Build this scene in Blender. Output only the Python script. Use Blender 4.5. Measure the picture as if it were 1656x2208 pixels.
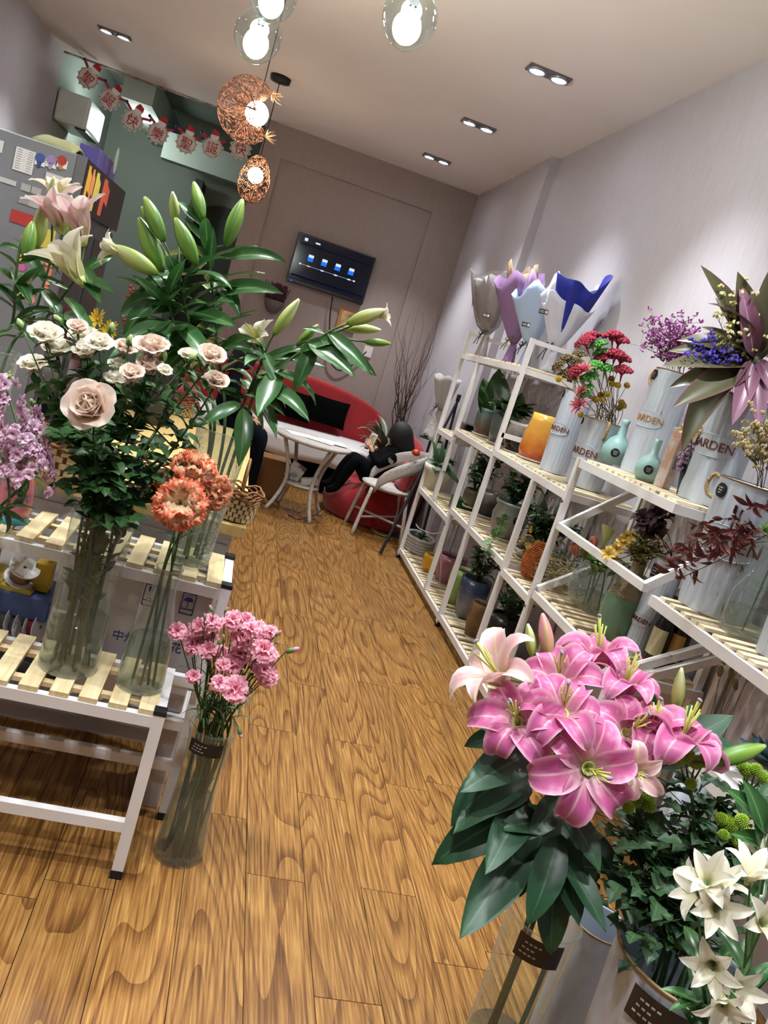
import bpy, math, random
import numpy as np
from mathutils import Vector, Matrix
random.seed(11)
rng = np.random.default_rng(5)
R, U = random.random, random.uniform
for o in list(bpy.data.objects): bpy.data.objects.remove(o, do_unlink=True)
sc = bpy.context.scene; COL = sc.collection
# ---------------------------------------------------------------- camera
FPX = 1760.0; CAM = Vector((0, 0, 1.6))
YAW, PITCH, ROLL = -0.2152, -0.1882, 0.3047
def cam_rot():
    r, u, f = Vector((1, 0, 0)), Vector((0, 0, 1)), Vector((0, 1, 0))
    f2 = math.cos(PITCH)*f + math.sin(PITCH)*u; u2 = -math.sin(PITCH)*f + math.cos(PITCH)*u
    r3 = math.cos(ROLL)*r + math.sin(ROLL)*u2; u3 = -math.sin(ROLL)*r + math.cos(ROLL)*u2
    m = Matrix((r3, u3, -f2)).transposed()
    return Matrix.Rotation(YAW, 3, 'Z') @ m
CR = cam_rot()
cd = bpy.data.cameras.new('camera'); cam = bpy.data.objects.new('camera', cd); COL.objects.link(cam)
cd.sensor_fit = 'VERTICAL'; cd.sensor_height = 36; cd.sensor_width = 27; cd.lens = FPX/2208*36
cd.clip_start = .02; cd.clip_end = 60
cam.matrix_world = Matrix.Translation(CAM) @ CR.to_4x4(); sc.camera = cam
def at(px, py, X=None, Y=None, Z=None, d=None):
    """a point of the shop seen at photo pixel (px,py), on the plane X=, Y=, Z= or at depth d"""
    v = CR @ Vector(((px-828)/FPX, -(py-1104)/FPX, -1))
    if X is not None: t = X/v.x
    elif Y is not None: t = Y/v.y
    elif Z is not None: t = (Z-1.6)/v.z
    else: t = d
    return CAM + v*t
def pxm(p, n):
    """metres covered by n photo pixels at the distance of point p"""
    return n*abs((Vector(p)-CAM).dot(CR @ Vector((0, 0, -1))))/FPX
# ---------------------------------------------------------------- world, exposure
w = bpy.data.worlds.new('night'); sc.world = w; w.use_nodes = True
w.node_tree.nodes['Background'].inputs[0].default_value = (.5, .52, .6, 1)
w.node_tree.nodes['Background'].inputs[1].default_value = .02
sc.view_settings.view_transform = 'Standard'; sc.view_settings.look = 'None'
sc.view_settings.exposure = 0.3; sc.view_settings.gamma = 1
sc.view_settings.use_curve_mapping = False
cy = sc.cycles; cy.max_bounces = 6; cy.diffuse_bounces = 3; cy.glossy_bounces = 3; cy.transmission_bounces = 4; cy.transparent_max_bounces = 24; cy.use_adaptive_sampling = True; cy.adaptive_threshold = .085; cy.adaptive_min_samples = 14; cy.caustics_reflective = False; cy.caustics_refractive = False; cy.sample_clamp_indirect = 6
ZC = 3.5; XR = 2.05; XL = -2.55; YB = 9.35; YF = -1.9
DOWNLIGHTS_AND_FILL = [(1.33, 5.34), (1.29, 6.87), (1.28, 8.40), (-1.79, 8.2), (1.33, 3.80), (1.33, 2.27), (1.33, .72), (-1.79, 6.6), (-1.79, 5.0), (-1.79, 3.4),
              (-1.79, 1.8), (-.3, 2.8), (-.3, 1.3), (-.2, .2), (1.33, -.8)]  # the ones along the middle are added as fill over the foreground flowers
def lamp(name, kind, loc, energy, col=(1, 1, 1), size=.05, aim=None, angle=None, blend=.5):
    l = bpy.data.lights.new(name, kind); l.energy = energy; l.color = col
    if kind in ('POINT', 'SPOT'): l.shadow_soft_size = size
    if kind == 'SPOT': l.spot_size = angle; l.spot_blend = blend
    if kind == 'AREA': l.size = size
    o = bpy.data.objects.new(name, l); COL.objects.link(o); o.location = loc
    if aim is not None: o.rotation_euler = (Vector(aim)-Vector(loc)).to_track_quat('-Z', 'Y').to_euler()
    return o
COOL = (.93, .96, 1.0)
for i, (x, y) in enumerate(DOWNLIGHTS_AND_FILL):
    for s in (-.075, .075):
        lamp('downlight_and_fill_spot', 'SPOT', (x+s, y, ZC-.035), 88, COOL, .03, (x+s+(.16 if x > 0 else -.16 if x < -1 else 0), y, 0), math.radians(84), .8)
lamp('back_room_light', 'POINT', (-1.9, 10.6, 3.05), 20, (.90, 1.0, .95), .12)

# ---------------------------------------------------------------- helpers
def C(h):
    h = h.lstrip('#'); c = [int(h[i:i+2], 16)/255 for i in (0, 2, 4)]
    return tuple(x/12.92 if x <= .04045 else ((x+.055)/1.055)**2.4 for x in c)+(1,)
MATS = {}
def mat(name, col, rough=.55, metal=0, var=None, bump=None, emit=None, spec=.5, coat=0, sss=0, sheen=0, alpha=None):
    """principled material; var=(colour2, scale[, contrast, stretch]) mottles it, bump=(scale, strength[, stretch])"""
    if name in MATS: return MATS[name]
    m = bpy.data.materials.new(name); m.use_nodes = True; MATS[name] = m
    nt = m.node_tree; b = nt.nodes['Principled BSDF']; L = nt.links.new
    c = C(col) if isinstance(col, str) else col
    b.inputs['Base Color'].default_value = c; b.inputs['Roughness'].default_value = rough
    b.inputs['Metallic'].default_value = metal; b.inputs['Specular IOR Level'].default_value = spec
    b.inputs['Coat Weight'].default_value = coat; b.inputs['Sheen Weight'].default_value = sheen
    if sss: b.inputs['Subsurface Weight'].default_value = sss; b.inputs['Subsurface Scale'].default_value = .02
    def coords(stretch):
        tc = nt.nodes.new('ShaderNodeTexCoord'); oi = nt.nodes.new('ShaderNodeObjectInfo')
        mp = nt.nodes.new('ShaderNodeMapping'); L(tc.outputs['Object'], mp.inputs['Vector'])
        mul = nt.nodes.new('ShaderNodeMath'); mul.operation = 'MULTIPLY'; mul.inputs[1].default_value = 37
        L(oi.outputs['Random'], mul.inputs[0]); cmb = nt.nodes.new('ShaderNodeCombineXYZ')
        for k in range(3): L(mul.outputs[0], cmb.inputs[k])
        L(cmb.outputs[0], mp.inputs['Location']); mp.inputs['Scale'].default_value = stretch
        return mp.outputs['Vector']
    if var:
        n = nt.nodes.new('ShaderNodeTexNoise'); n.inputs['Scale'].default_value = var[1]; n.inputs['Detail'].default_value = 5
        L(coords(var[3] if len(var) > 3 else (1, 1, 1)), n.inputs['Vector'])
        cr = nt.nodes.new('ShaderNodeValToRGB'); k = var[2] if len(var) > 2 else .2
        cr.color_ramp.elements[0].position = .5-k; cr.color_ramp.elements[1].position = .5+k
        cr.color_ramp.elements[0].color = c; cr.color_ramp.elements[1].color = C(var[0])
        L(n.outputs['Fac'], cr.inputs['Fac']); L(cr.outputs['Color'], b.inputs['Base Color'])
    if bump:
        n = nt.nodes.new('ShaderNodeTexNoise'); n.inputs['Scale'].default_value = bump[0]; n.inputs['Detail'].default_value = 4
        L(coords(bump[2] if len(bump) > 2 else (1, 1, 1)), n.inputs['Vector'])
        bp = nt.nodes.new('ShaderNodeBump'); bp.inputs['Strength'].default_value = bump[1]; bp.inputs['Distance'].default_value = .01
        L(n.outputs['Fac'], bp.inputs['Height']); L(bp.outputs['Normal'], b.inputs['Normal'])
    if emit: b.inputs['Emission Color'].default_value = C(emit[0]); b.inputs['Emission Strength'].default_value = emit[1]
    return m
def petal_mat(name, stops, rough=.5, edge=None, sss=.25, streak=0, mid=None):
    """colour along the petal's own length (attribute uv: x = along, y = across 0 centre 1 edge)"""
    if name in MATS: return MATS[name]
    m = bpy.data.materials.new(name); m.use_nodes = True; MATS[name] = m
    nt = m.node_tree; b = nt.nodes['Principled BSDF']; L = nt.links.new
    a = nt.nodes.new('ShaderNodeAttribute'); a.attribute_name = 'along'; sp = nt.nodes.new('ShaderNodeSeparateXYZ'); L(a.outputs['Vector'], sp.inputs[0])
    cr = nt.nodes.new('ShaderNodeValToRGB'); e = cr.color_ramp.elements
    while len(e) < len(stops): e.new(.5)
    for i, (p, c) in enumerate(stops): e[i].position = p; e[i].color = C(c)
    fac = sp.outputs[0]
    if streak:
        n = nt.nodes.new('ShaderNodeTexNoise'); n.inputs['Scale'].default_value = 14; tc = nt.nodes.new('ShaderNodeTexCoord')
        mp = nt.nodes.new('ShaderNodeMapping'); mp.inputs['Scale'].default_value = (9, 1.5, 2); L(tc.outputs['Object'], mp.inputs[0]); L(mp.outputs[0], n.inputs['Vector'])
        ma = nt.nodes.new('ShaderNodeMath'); ma.operation = 'MULTIPLY_ADD'; ma.inputs[1].default_value = streak; L(n.outputs['Fac'], ma.inputs[0])
        sb = nt.nodes.new('ShaderNodeMath'); sb.operation = 'SUBTRACT'; sb.inputs[1].default_value = streak*.5; L(sp.outputs[0], sb.inputs[0])
        L(sb.outputs[0], ma.inputs[2]); fac = ma.outputs[0]
    L(fac, cr.inputs['Fac']); out = cr.outputs['Color']
    for k, spec in (('edge', edge), ('mid', mid)):
        if not spec: continue
        rp = nt.nodes.new('ShaderNodeValToRGB'); q = rp.color_ramp.elements
        if k == 'edge': q[0].position, q[1].position = spec[1], 1; q[0].color = (0, 0, 0, 1); q[1].color = (1, 1, 1, 1)
        else: q[0].position, q[1].position = 0, spec[1]; q[0].color = (1, 1, 1, 1); q[1].color = (0, 0, 0, 1)
        L(sp.outputs[1], rp.inputs['Fac']); mx = nt.nodes.new('ShaderNodeMixRGB'); L(rp.outputs['Color'], mx.inputs['Fac'])
        L(out, mx.inputs[1]); mx.inputs[2].default_value = C(spec[0]); out = mx.outputs[0]
    L(out, b.inputs['Base Color']); b.inputs['Roughness'].default_value = rough
    if sss:
        t = nt.nodes.new('ShaderNodeBsdfTranslucent'); L(out, t.inputs['Color']); ms = nt.nodes.new('ShaderNodeMixShader'); ms.inputs[0].default_value = sss
        L(b.outputs[0], ms.inputs[1]); L(t.outputs[0], ms.inputs[2]); L(ms.outputs[0], nt.nodes['Material Output'].inputs['Surface'])
    return m
def glass_mat(name, tint='#e8f2ee', rough=.03, gloss=.9, crackle=0, body=0.0, body_col='#cfd8d4'):
    """thin clear glass: see-through with fresnel reflections, optional crackle relief"""
    if name in MATS: return MATS[name]
    m = bpy.data.materials.new(name); m.use_nodes = True; MATS[name] = m
    nt = m.node_tree; L = nt.links.new; nt.nodes.remove(nt.nodes['Principled BSDF'])
    t = nt.nodes.new('ShaderNodeBsdfTransparent'); t.inputs[0].default_value = C(tint)
    g = nt.nodes.new('ShaderNodeBsdfGlossy'); g.inputs['Roughness'].default_value = rough; g.inputs[0].default_value = (gloss, gloss, gloss, 1)
    fr = nt.nodes.new('ShaderNodeLayerWeight'); fr.inputs['Blend'].default_value = .5
    pw = nt.nodes.new('ShaderNodeMath'); pw.operation = 'POWER'; pw.inputs[1].default_value = 3; L(fr.outputs['Facing'], pw.inputs[0])
    ml = nt.nodes.new('ShaderNodeMath'); ml.operation = 'MULTIPLY_ADD'; ml.inputs[1].default_value = .6; ml.inputs[2].default_value = .07; L(pw.outputs[0], ml.inputs[0])
    mx = nt.nodes.new('ShaderNodeMixShader'); L(ml.outputs[0], mx.inputs[0]); L(t.outputs[0], mx.inputs[1]); L(g.outputs[0], mx.inputs[2])
    last = mx.outputs[0]
    if body:
        df = nt.nodes.new('ShaderNodeBsdfTranslucent'); df.inputs[0].default_value = C(body_col); m2 = nt.nodes.new('ShaderNodeMixShader')
        mb_ = nt.nodes.new('ShaderNodeMath'); mb_.operation = 'MULTIPLY_ADD'; mb_.inputs[1].default_value = body*2.2; mb_.inputs[2].default_value = body*.6; L(pw.outputs[0], mb_.inputs[0]); L(mb_.outputs[0], m2.inputs[0])
        d2 = nt.nodes.new('ShaderNodeBsdfDiffuse'); d2.inputs[0].default_value = C(body_col); ad = nt.nodes.new('ShaderNodeMixShader'); ad.inputs[0].default_value = .5; L(df.outputs[0], ad.inputs[1]); L(d2.outputs[0], ad.inputs[2]); df = ad
        L(last, m2.inputs[1]); L(df.outputs[0], m2.inputs[2]); last = m2.outputs[0]
    if crackle:
        v = nt.nodes.new('ShaderNodeTexVoronoi'); v.feature = 'DISTANCE_TO_EDGE'; v.inputs['Scale'].default_value = crackle
        tc = nt.nodes.new('ShaderNodeTexCoord'); L(tc.outputs['Object'], v.inputs['Vector'])
        bp = nt.nodes.new('ShaderNodeBump'); bp.inputs['Strength'].default_value = .8; bp.inputs['Distance'].default_value = .01
        L(v.outputs['Distance'], bp.inputs['Height']); L(bp.outputs[0], g.inputs['Normal']); L(bp.outputs[0], fr.inputs['Normal'])
    L(last, nt.nodes['Material Output'].inputs['Surface'])
    return m
def emit_mat(name, col, s):
    if name in MATS: return MATS[name]
    m = bpy.data.materials.new(name); m.use_nodes = True; MATS[name] = m; nt = m.node_tree
    e = nt.nodes.new('ShaderNodeEmission'); e.inputs[0].default_value = C(col); e.inputs[1].default_value = s
    nt.links.new(e.outputs[0], nt.nodes['Material Output'].inputs['Surface']); return m
def frame(loc, d, roll=0.0, s=1.0):
    """matrix whose Z axis points along d"""
    d = Vector(d).normalized(); a = Vector((0, 0, 1)) if abs(d.z) < .95 else Vector((0, 1, 0))
    x = a.cross(d).normalized(); y = d.cross(x)
    m = Matrix((x, y, d)).transposed().to_4x4() @ Matrix.Rotation(roll, 4, 'Z') @ Matrix.Scale(s, 4)
    return Matrix.Translation(loc) @ m
def leaf_frame(loc, d, n, s=1.0, sx=1.0):
    """matrix: Y along d, Z towards n"""
    y = Vector(d).normalized(); n = Vector(n); z = n - y*n.dot(y)
    if z.length < 1e-4: z = Vector((0, .3, 1)); z = z - y*z.dot(y)
    z.normalize(); x = y.cross(z)
    return Matrix.Translation(loc) @ Matrix((x*sx*s, y*s, z*s)).transposed().to_4x4()
class MB:
    """collects shapes in world (or local) coordinates into one mesh"""
    def __init__(s): s.v = []; s.f = []; s.a = []; s.n = 0
    def add(s, v, f, a=None):
        v = np.asarray(v, float).reshape(-1, 3); s.v.append(v); n = s.n
        s.f += [tuple(i+n for i in q) for q in f]; s.n += len(v)
        s.a.append(np.zeros((len(v), 3)) if a is None else np.asarray(a, float)); return s
    def box(s, lo, hi):
        x0, y0, z0 = lo; x1, y1, z1 = hi
        return s.add([(x0, y0, z0), (x1, y0, z0), (x1, y1, z0), (x0, y1, z0), (x0, y0, z1), (x1, y0, z1), (x1, y1, z1), (x0, y1, z1)],
                     [(3, 2, 1, 0), (4, 5, 6, 7), (0, 1, 5, 4), (1, 2, 6, 5), (2, 3, 7, 6), (3, 0, 4, 7)])
    def obox(s, c, size, M=None):
        h = Vector(size)/2; M = M or Matrix(); vs = []
        for z in (-1, 1):
            for x, y in ((-1, -1), (1, -1), (1, 1), (-1, 1)): vs.append(Vector(c)+(M.to_3x3() @ Vector((x*h.x, y*h.y, z*h.z))))
        return s.add(vs, [(3, 2, 1, 0), (4, 5, 6, 7), (0, 1, 5, 4), (1, 2, 6, 5), (2, 3, 7, 6), (3, 0, 4, 7)])
    def bar(s, a, b, w, h, up=(0, 0, 1)):
        a, b = Vector(a), Vector(b); d = (b-a).normalized(); x = d.cross(Vector(up))
        if x.length < 1e-4: x = d.cross(Vector((1, 0, 0)))
        x.normalize(); u = x.cross(d); vs = []
        for p in (a, b):
            for i, j in ((-1, -1), (1, -1), (1, 1), (-1, 1)): vs.append(p+x*(i*w/2)+u*(j*h/2))
        return s.add(vs, [(0, 1, 2, 3), (7, 6, 5, 4), (0, 4, 5, 1), (1, 5, 6, 2), (2, 6, 7, 3), (3, 7, 4, 0)])
    def tube(s, pts, r, n=6, cap=True, flat=1.0):
        P = [Vector(p) for p in pts]; m = len(P); rr = r if hasattr(r, '__len__') else [r]*m
        ref = None; vs = []
        for i, p in enumerate(P):
            t = (P[min(i+1, m-1)]-P[max(i-1, 0)])
            t = t.normalized() if t.length > 1e-9 else Vector((0, 0, 1))
            if ref is None: ref = t.orthogonal().normalized()
            ref = (ref-t*ref.dot(t)); ref = ref.normalized() if ref.length > 1e-6 else t.orthogonal().normalized()
            b = t.cross(ref)
            for k in range(n):
                a = 2*math.pi*k/n; vs.append(p+ref*(math.cos(a)*rr[i])+b*(math.sin(a)*rr[i]*flat))
        f = [(i*n+k, i*n+(k+1) % n, (i+1)*n+(k+1) % n, (i+1)*n+k) for i in range(m-1) for k in range(n)]
        if cap: f += [tuple(range(n-1, -1, -1)), tuple((m-1)*n+k for k in range(n))]
        a = [(i/(m-1), 0, 0) for i in range(m) for k in range(n)]
        return s.add(vs, f, a)
    def lathe(s, prof, n=24, c=(0, 0, 0), sy=1.0, ridge=0, rn=12, M=None):
        vs = []; m = len(prof)
        for (r, z) in prof:
            for k in range(n):
                a = 2*math.pi*k/n; q = r*(1+ridge*(1 if (k % 2) else -1)) if ridge else r
                p = Vector((q*math.cos(a), q*math.sin(a)*sy, z))
                vs.append((M @ p if M else p)+Vector(c))
        f = [(i*n+k, i*n+(k+1) % n, (i+1)*n+(k+1) % n, (i+1)*n+k) for i in range(m-1) for k in range(n)]
        a = [(i/max(1, m-1), 0, 0) for i in range(m) for k in range(n)]
        if prof[0][0] > 1e-6: pass
        return s.add(vs, f, a)
    def grid(s, G, a=None, flip=False):
        G = np.asarray(G, float); m, n = G.shape[:2]
        f = [(i*n+j, i*n+j+1, (i+1)*n+j+1, (i+1)*n+j) for i in range(m-1) for j in range(n-1)]
        if flip: f = [q[::-1] for q in f]
        return s.add(G.reshape(-1, 3), f, None if a is None else np.asarray(a).reshape(-1, 3))
    def ball(s, c, r, nu=10, nv=6, sc3=(1, 1, 1), M=None):
        vs = []; M = M.to_3x3() if M else None
        for i in range(nv+1):
            th = math.pi*i/nv
            for k in range(nu):
                a = 2*math.pi*k/nu; p = Vector((r*sc3[0]*math.sin(th)*math.cos(a), r*sc3[1]*math.sin(th)*math.sin(a), r*sc3[2]*math.cos(th)))
                vs.append(Vector(c)+(M @ p if M else p))
        f = [(i*nu+k, (i+1)*nu+k, (i+1)*nu+(k+1) % nu, i*nu+(k+1) % nu) for i in range(nv) for k in range(nu)]
        return s.add(vs, f)
    def poly(s, pts, thick, nrm):
        """flat outline extruded by thick along nrm"""
        P = [Vector(p) for p in pts]; n = len(P); t = Vector(nrm)*thick
        return s.add([tuple(p) for p in P]+[tuple(p+t) for p in P], [tuple(range(n-1, -1, -1)), tuple(range(n, 2*n))]+[(i, (i+1) % n, n+(i+1) % n, n+i) for i in range(n)])
    def mesh(s, name, m=None, smooth=False, base=None):
        v = np.concatenate(s.v) if s.v else np.zeros((0, 3))
        if base is not None: v = v-np.array(base)
        me = bpy.data.meshes.new(name); me.from_pydata(v.tolist(), [], s.f)
        at_ = me.attributes.new('along', 'FLOAT_VECTOR', 'POINT'); at_.data.foreach_set('vector', np.concatenate(s.a).astype(np.float32).ravel())
        if m: me.materials.append(m)
        if smooth: me.polygons.foreach_set('use_smooth', [True]*len(me.polygons))
        me.update(); return me
    def obj(s, name, m=None, parent=None, smooth=False, **kw):
        v = np.concatenate(s.v); lo, hi = v.min(0), v.max(0); base = ((lo[0]+hi[0])/2, (lo[1]+hi[1])/2, lo[2])
        return place(s.mesh(name, m, smooth, base), name, Matrix.Translation(base), parent, **kw)
def wm(o):
    return (wm(o.parent) @ o.matrix_basis) if o.parent else o.matrix_basis
def place(me, name, M, parent=None, **kw):
    o = bpy.data.objects.new(name, me); COL.objects.link(o)
    if parent is not None: o.parent = parent; M = wm(parent).inverted() @ M
    o.matrix_basis = M
    for k, v in kw.items(): o[k] = v
    return o
def thing(name, label, cat, loc=(0, 0, 0), group=None):
    o = bpy.data.objects.new(name, None); COL.objects.link(o); o.location = loc; o.empty_display_size = .05
    o['label'] = label; o['category'] = cat
    if group: o['group'] = group
    return o
def tag(o, label, cat, group=None):
    o['label'] = label; o['category'] = cat
    if group: o['group'] = group
    return o
ORD = ['leftmost', 'second from the left', 'third from the left', 'fourth from the left', 'fifth from the left', 'sixth from the left', 'seventh from the left', 'eighth from the left', 'ninth from the left', 'tenth from the left', 'eleventh from the left', 'twelfth from the left', 'thirteenth from the left', 'fourteenth from the left']
def struct(o): o['kind'] = 'structure'; return o
def weld_smooth(o, lv=1):
    md = o.modifiers.new('subdivision', 'SUBSURF'); md.levels = lv; md.render_levels = lv; return o
def bevel(o, wdt, seg=2):
    md = o.modifiers.new('bevel', 'BEVEL'); md.width = wdt; md.segments = seg; md.limit_method = 'ANGLE'; return o
TXT = {}
def text_mesh(s, size, m, extrude=.0006, key=None):
    """a word as a mesh in its own XY plane, centred"""
    k = (s, round(size, 4), m.name)
    if k in TXT: return TXT[k]
    cu = bpy.data.curves.new('lettering', 'FONT'); cu.body = s; cu.size = size; cu.align_x = 'CENTER'; cu.align_y = 'CENTER'; cu.extrude = extrude; cu.resolution_u = 3
    o = bpy.data.objects.new('lettering', cu); COL.objects.link(o)
    dg = bpy.context.evaluated_depsgraph_get(); me = bpy.data.meshes.new_from_object(o.evaluated_get(dg)); me.name = 'lettering'
    bpy.data.objects.remove(o); bpy.data.curves.remove(cu); me.materials.clear(); me.materials.append(m); TXT[k] = me; return me
def curve_pts(ctrl, n=8):
    """points of a smooth curve through the control points (Catmull-Rom)"""
    P = [Vector(p) for p in ctrl]
    if len(P) == 2: return [P[0].lerp(P[1], i/n) for i in range(n+1)]
    P = [P[0]*2-P[1]]+P+[P[-1]*2-P[-2]]; out = []
    for i in range(1, len(P)-2):
        for k in range(n):
            t = k/n; a, b, c, d = P[i-1:i+3]
            out.append(.5*((2*b)+(c-a)*t+(2*a-5*b+4*c-d)*t*t+(3*b-a-3*c+d)*t**3))
    out.append(P[-2]); return out
# ---------------------------------------------------------------- the room
def plank_material():
    m = bpy.data.materials.new('oak_laminate'); m.use_nodes = True; nt = m.node_tree; L = nt.links.new; N = nt.nodes.new
    b = nt.nodes['Principled BSDF']; tc = N('ShaderNodeTexCoord'); oi = N('ShaderNodeObjectInfo')
    mu = N('ShaderNodeMath'); mu.operation = 'MULTIPLY'; mu.inputs[1].default_value = 61; L(oi.outputs['Random'], mu.inputs[0])
    cx = N('ShaderNodeCombineXYZ'); L(mu.outputs[0], cx.inputs[0]); L(mu.outputs[0], cx.inputs[1])
    ad = N('ShaderNodeVectorMath'); L(tc.outputs['Object'], ad.inputs[0]); L(cx.outputs[0], ad.inputs[1])
    def noise(scale, det, sc3):
        mp = N('ShaderNodeMapping'); mp.inputs['Scale'].default_value = sc3; L(ad.outputs[0], mp.inputs[0])
        n = N('ShaderNodeTexNoise'); n.inputs['Scale'].default_value = scale; n.inputs['Detail'].default_value = det; L(mp.outputs[0], n.inputs['Vector']); return n.outputs['Fac']
    big = noise(1, 1, (3.6, .42, 1))                                  # cathedral growth rings
    r1 = N('ShaderNodeMath'); r1.operation = 'MULTIPLY'; r1.inputs[1].default_value = 26; L(big, r1.inputs[0])
    fr = N('ShaderNodeMath'); fr.operation = 'FRACT'; L(r1.outputs[0], fr.inputs[0])
    ring = N('ShaderNodeValToRGB'); e = ring.color_ramp.elements; e[0].position = 0; e[0].color = (1, 1, 1, 1); e[1].position = .4; e[1].color = (0, 0, 0, 1)
    L(fr.outputs[0], ring.inputs[0])
    fine = noise(1, 6, (150, 5, 1)); fm = N('ShaderNodeMath'); fm.operation = 'MULTIPLY_ADD'; fm.inputs[1].default_value = .95; L(fine, fm.inputs[0]); 
    rm = N('ShaderNodeMath'); rm.operation = 'MULTIPLY'; rm.inputs[1].default_value = .2; L(ring.outputs[0], rm.inputs[0]); L(rm.outputs[0], fm.inputs[2])
    cr = N('ShaderNodeValToRGB'); e = cr.color_ramp.elements; e[0].position = .28; e[0].color = C('#aa8349'); e[1].position = .86; e[1].color = C('#432911')
    q = e.new(.46); q.color = C('#8f6633'); q = e.new(.62); q.color = C('#704a22'); L(fm.outputs[0], cr.inputs[0])
    tone = N('ShaderNodeHueSaturation'); tone.inputs['Saturation'].default_value = 1.0
    tv = N('ShaderNodeMath'); tv.operation = 'MULTIPLY_ADD'; tv.inputs[1].default_value = .18; tv.inputs[2].default_value = .9; L(oi.outputs['Random'], tv.inputs[0])
    L(tv.outputs[0], tone.inputs['Value']); L(cr.outputs[0], tone.inputs['Color']); L(tone.outputs[0], b.inputs['Base Color'])
    b.inputs['Roughness'].default_value = .36; b.inputs['Specular IOR Level'].default_value = .35
    bp = N('ShaderNodeBump'); bp.inputs['Strength'].default_value = .12; bp.inputs['Distance'].default_value = .003; L(fine, bp.inputs['Height']); L(bp.outputs[0], b.inputs['Normal'])
    return m
M_plank = plank_material()
def wallpaper(name, col, col2):
    m = mat(name, col, .75, var=(col2, 60, .3, (1, 1, .12)), bump=(220, .18, (1, 1, .15)), spec=.2); return m
M_wall = wallpaper('lilac_wallpaper', '#bcb8bd', '#b1acb2')
M_wallb = wallpaper('mauve_wallpaper', '#9d908c', '#94867f')
M_ceil = mat('ceiling_paint', '#e8e2de', .8, var=('#dfd8d3', 1.3, .3), bump=(40, .05), spec=.2)
M_green = mat('pale_green_paint', '#b3bdb6', .7, var=('#a7b3ab', 1.2, .3), spec=.2)
M_dark = mat('grey_green_paint', '#5a625e', .75, spec=.2)
M_joint = mat('dark_joint', '#3a2412', .8)
PW, PL = .1833, .92
fl = struct(MB().box((XL, YF, -.12), (XR, 12.6, -.012)).obj('floor', M_joint))
pm = MB().box((-PW/2+.0011, -PL/2+.0011, -.012), (PW/2-.0011, PL/2-.0011, 0)).mesh('plank', M_plank)
known = {0: 2.16, 1: 2.65, 2: 2.18, -1: 2.43, -3: 2.0, 3: 2.83}
for k in range(-16, 9):
    x = .4+PW*k+PW/2; off = known.get(k, U(0, PL)); y = off-PL*math.ceil((off-.35)/PL)
    while y < 9.5 and x < XR+.05:
        place(pm, 'plank', Matrix.Translation((x, y+PL/2, 0)), fl); y += PL
struct(MB().box((XR, YF, 0), (XR+.12, 6.95, ZC)).obj('wall_right', M_wall))
struct(MB().box((1.975, 6.95, 0), (XR+.12, 7.5, ZC)).obj('wall_pillar', M_wall))
struct(MB().box((1.99, 7.5, 0), (XR+.12, YB+.3, ZC)).obj('wall_right_far', M_wall))
struct(MB().box((XL-.12, YF, 0), (XL, 9.7, ZC)).obj('wall_left', M_wall))
struct(MB().box((XL-.12, 9.7, 0), (XL, 12.6, 4.0)).obj('wall_left_back_room', M_green))
struct(MB().box((XL-.12, YF-.12, 0), (XR+.12, YF, ZC)).obj('wall_front', M_wall))
XE = -.40
struct(MB().box((XE, YB+.03, 0), (1.99, YB+.3, ZC)).obj('wall_back', M_wallb))
pl, pr, pt = -.17, 1.545, 3.17
for nm, lo, hi in (('trim_1', (XE, YB, 0), (pl, YB+.03, ZC)), ('trim_2', (pl, YB, pt), (pr, YB+.03, ZC)), ('trim_3', (pr, YB, 0), (1.99, YB+.03, ZC))):
    struct(MB().box(lo, hi).obj(nm, M_wallb))
struct(MB().box((XL, YF, ZC), (XR, 9.68, ZC+.1)).obj('ceiling', M_ceil))
edge = MB()
xs = np.linspace(XL, XE, 26)
for i in range(25):
    h = U(.0, .03); edge.box((xs[i], 9.655, ZC-.008-h*.25), (xs[i+1], 9.70, ZC+.1))
struct(edge.obj('trim_4', mat('chipped_plaster_edge', '#6e4a34', .9, var=('#b9aca0', 9, .12))))
# room behind the opening
struct(MB().box((XL, 12.5, 0), (XE, 12.62, 4.0)).obj('wall_rear', M_green))
struct(MB().box((XE, YB+.3, 0), (XE+.12, 12.6, 4.0)).obj('wall_rear_right', M_dark))
struct(MB().box((XL, 9.68, 3.9), (XE+.12, 12.6, 4.0)).obj('ceiling_back_room', M_green))
struct(MB().box((XL, 9.68, 3.58), (XE, 9.8, 3.9)).obj('wall_header', M_green))
struct(MB().box((-1.95, 9.8, 3.30), (-1.62, 12.5, 3.62)).obj('beam_long', M_green))
struct(MB().box((-1.62, 11.2, 3.02), (XE, 11.45, 3.34)).obj('beam_cross', M_green))
struct(MB().box((-1.62, 9.8, 3.60), (XE, 11.2, 3.66)).obj('ceiling_recess', M_dark))
def arch_pts(x0, x1, z0, z1, y):
    r = (x1-x0)/2; c = (x0+x1)/2
    return [(x0, y, z0), (x1, y, z0)]+[(c+r*math.cos(a), y, z1-r*.55+r*.55*math.sin(a)) for a in np.linspace(0, math.pi, 12)]
struct(MB().poly(arch_pts(-1.12, XE+.0, 0, 2.82, 12.44), .06, (0, 1, 0)).obj('door_1', M_dark))
struct(MB().box((-1.22, 11.9, 0), (-1.12, 12.5, 3.0)).obj('trim_5', M_dark))

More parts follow.
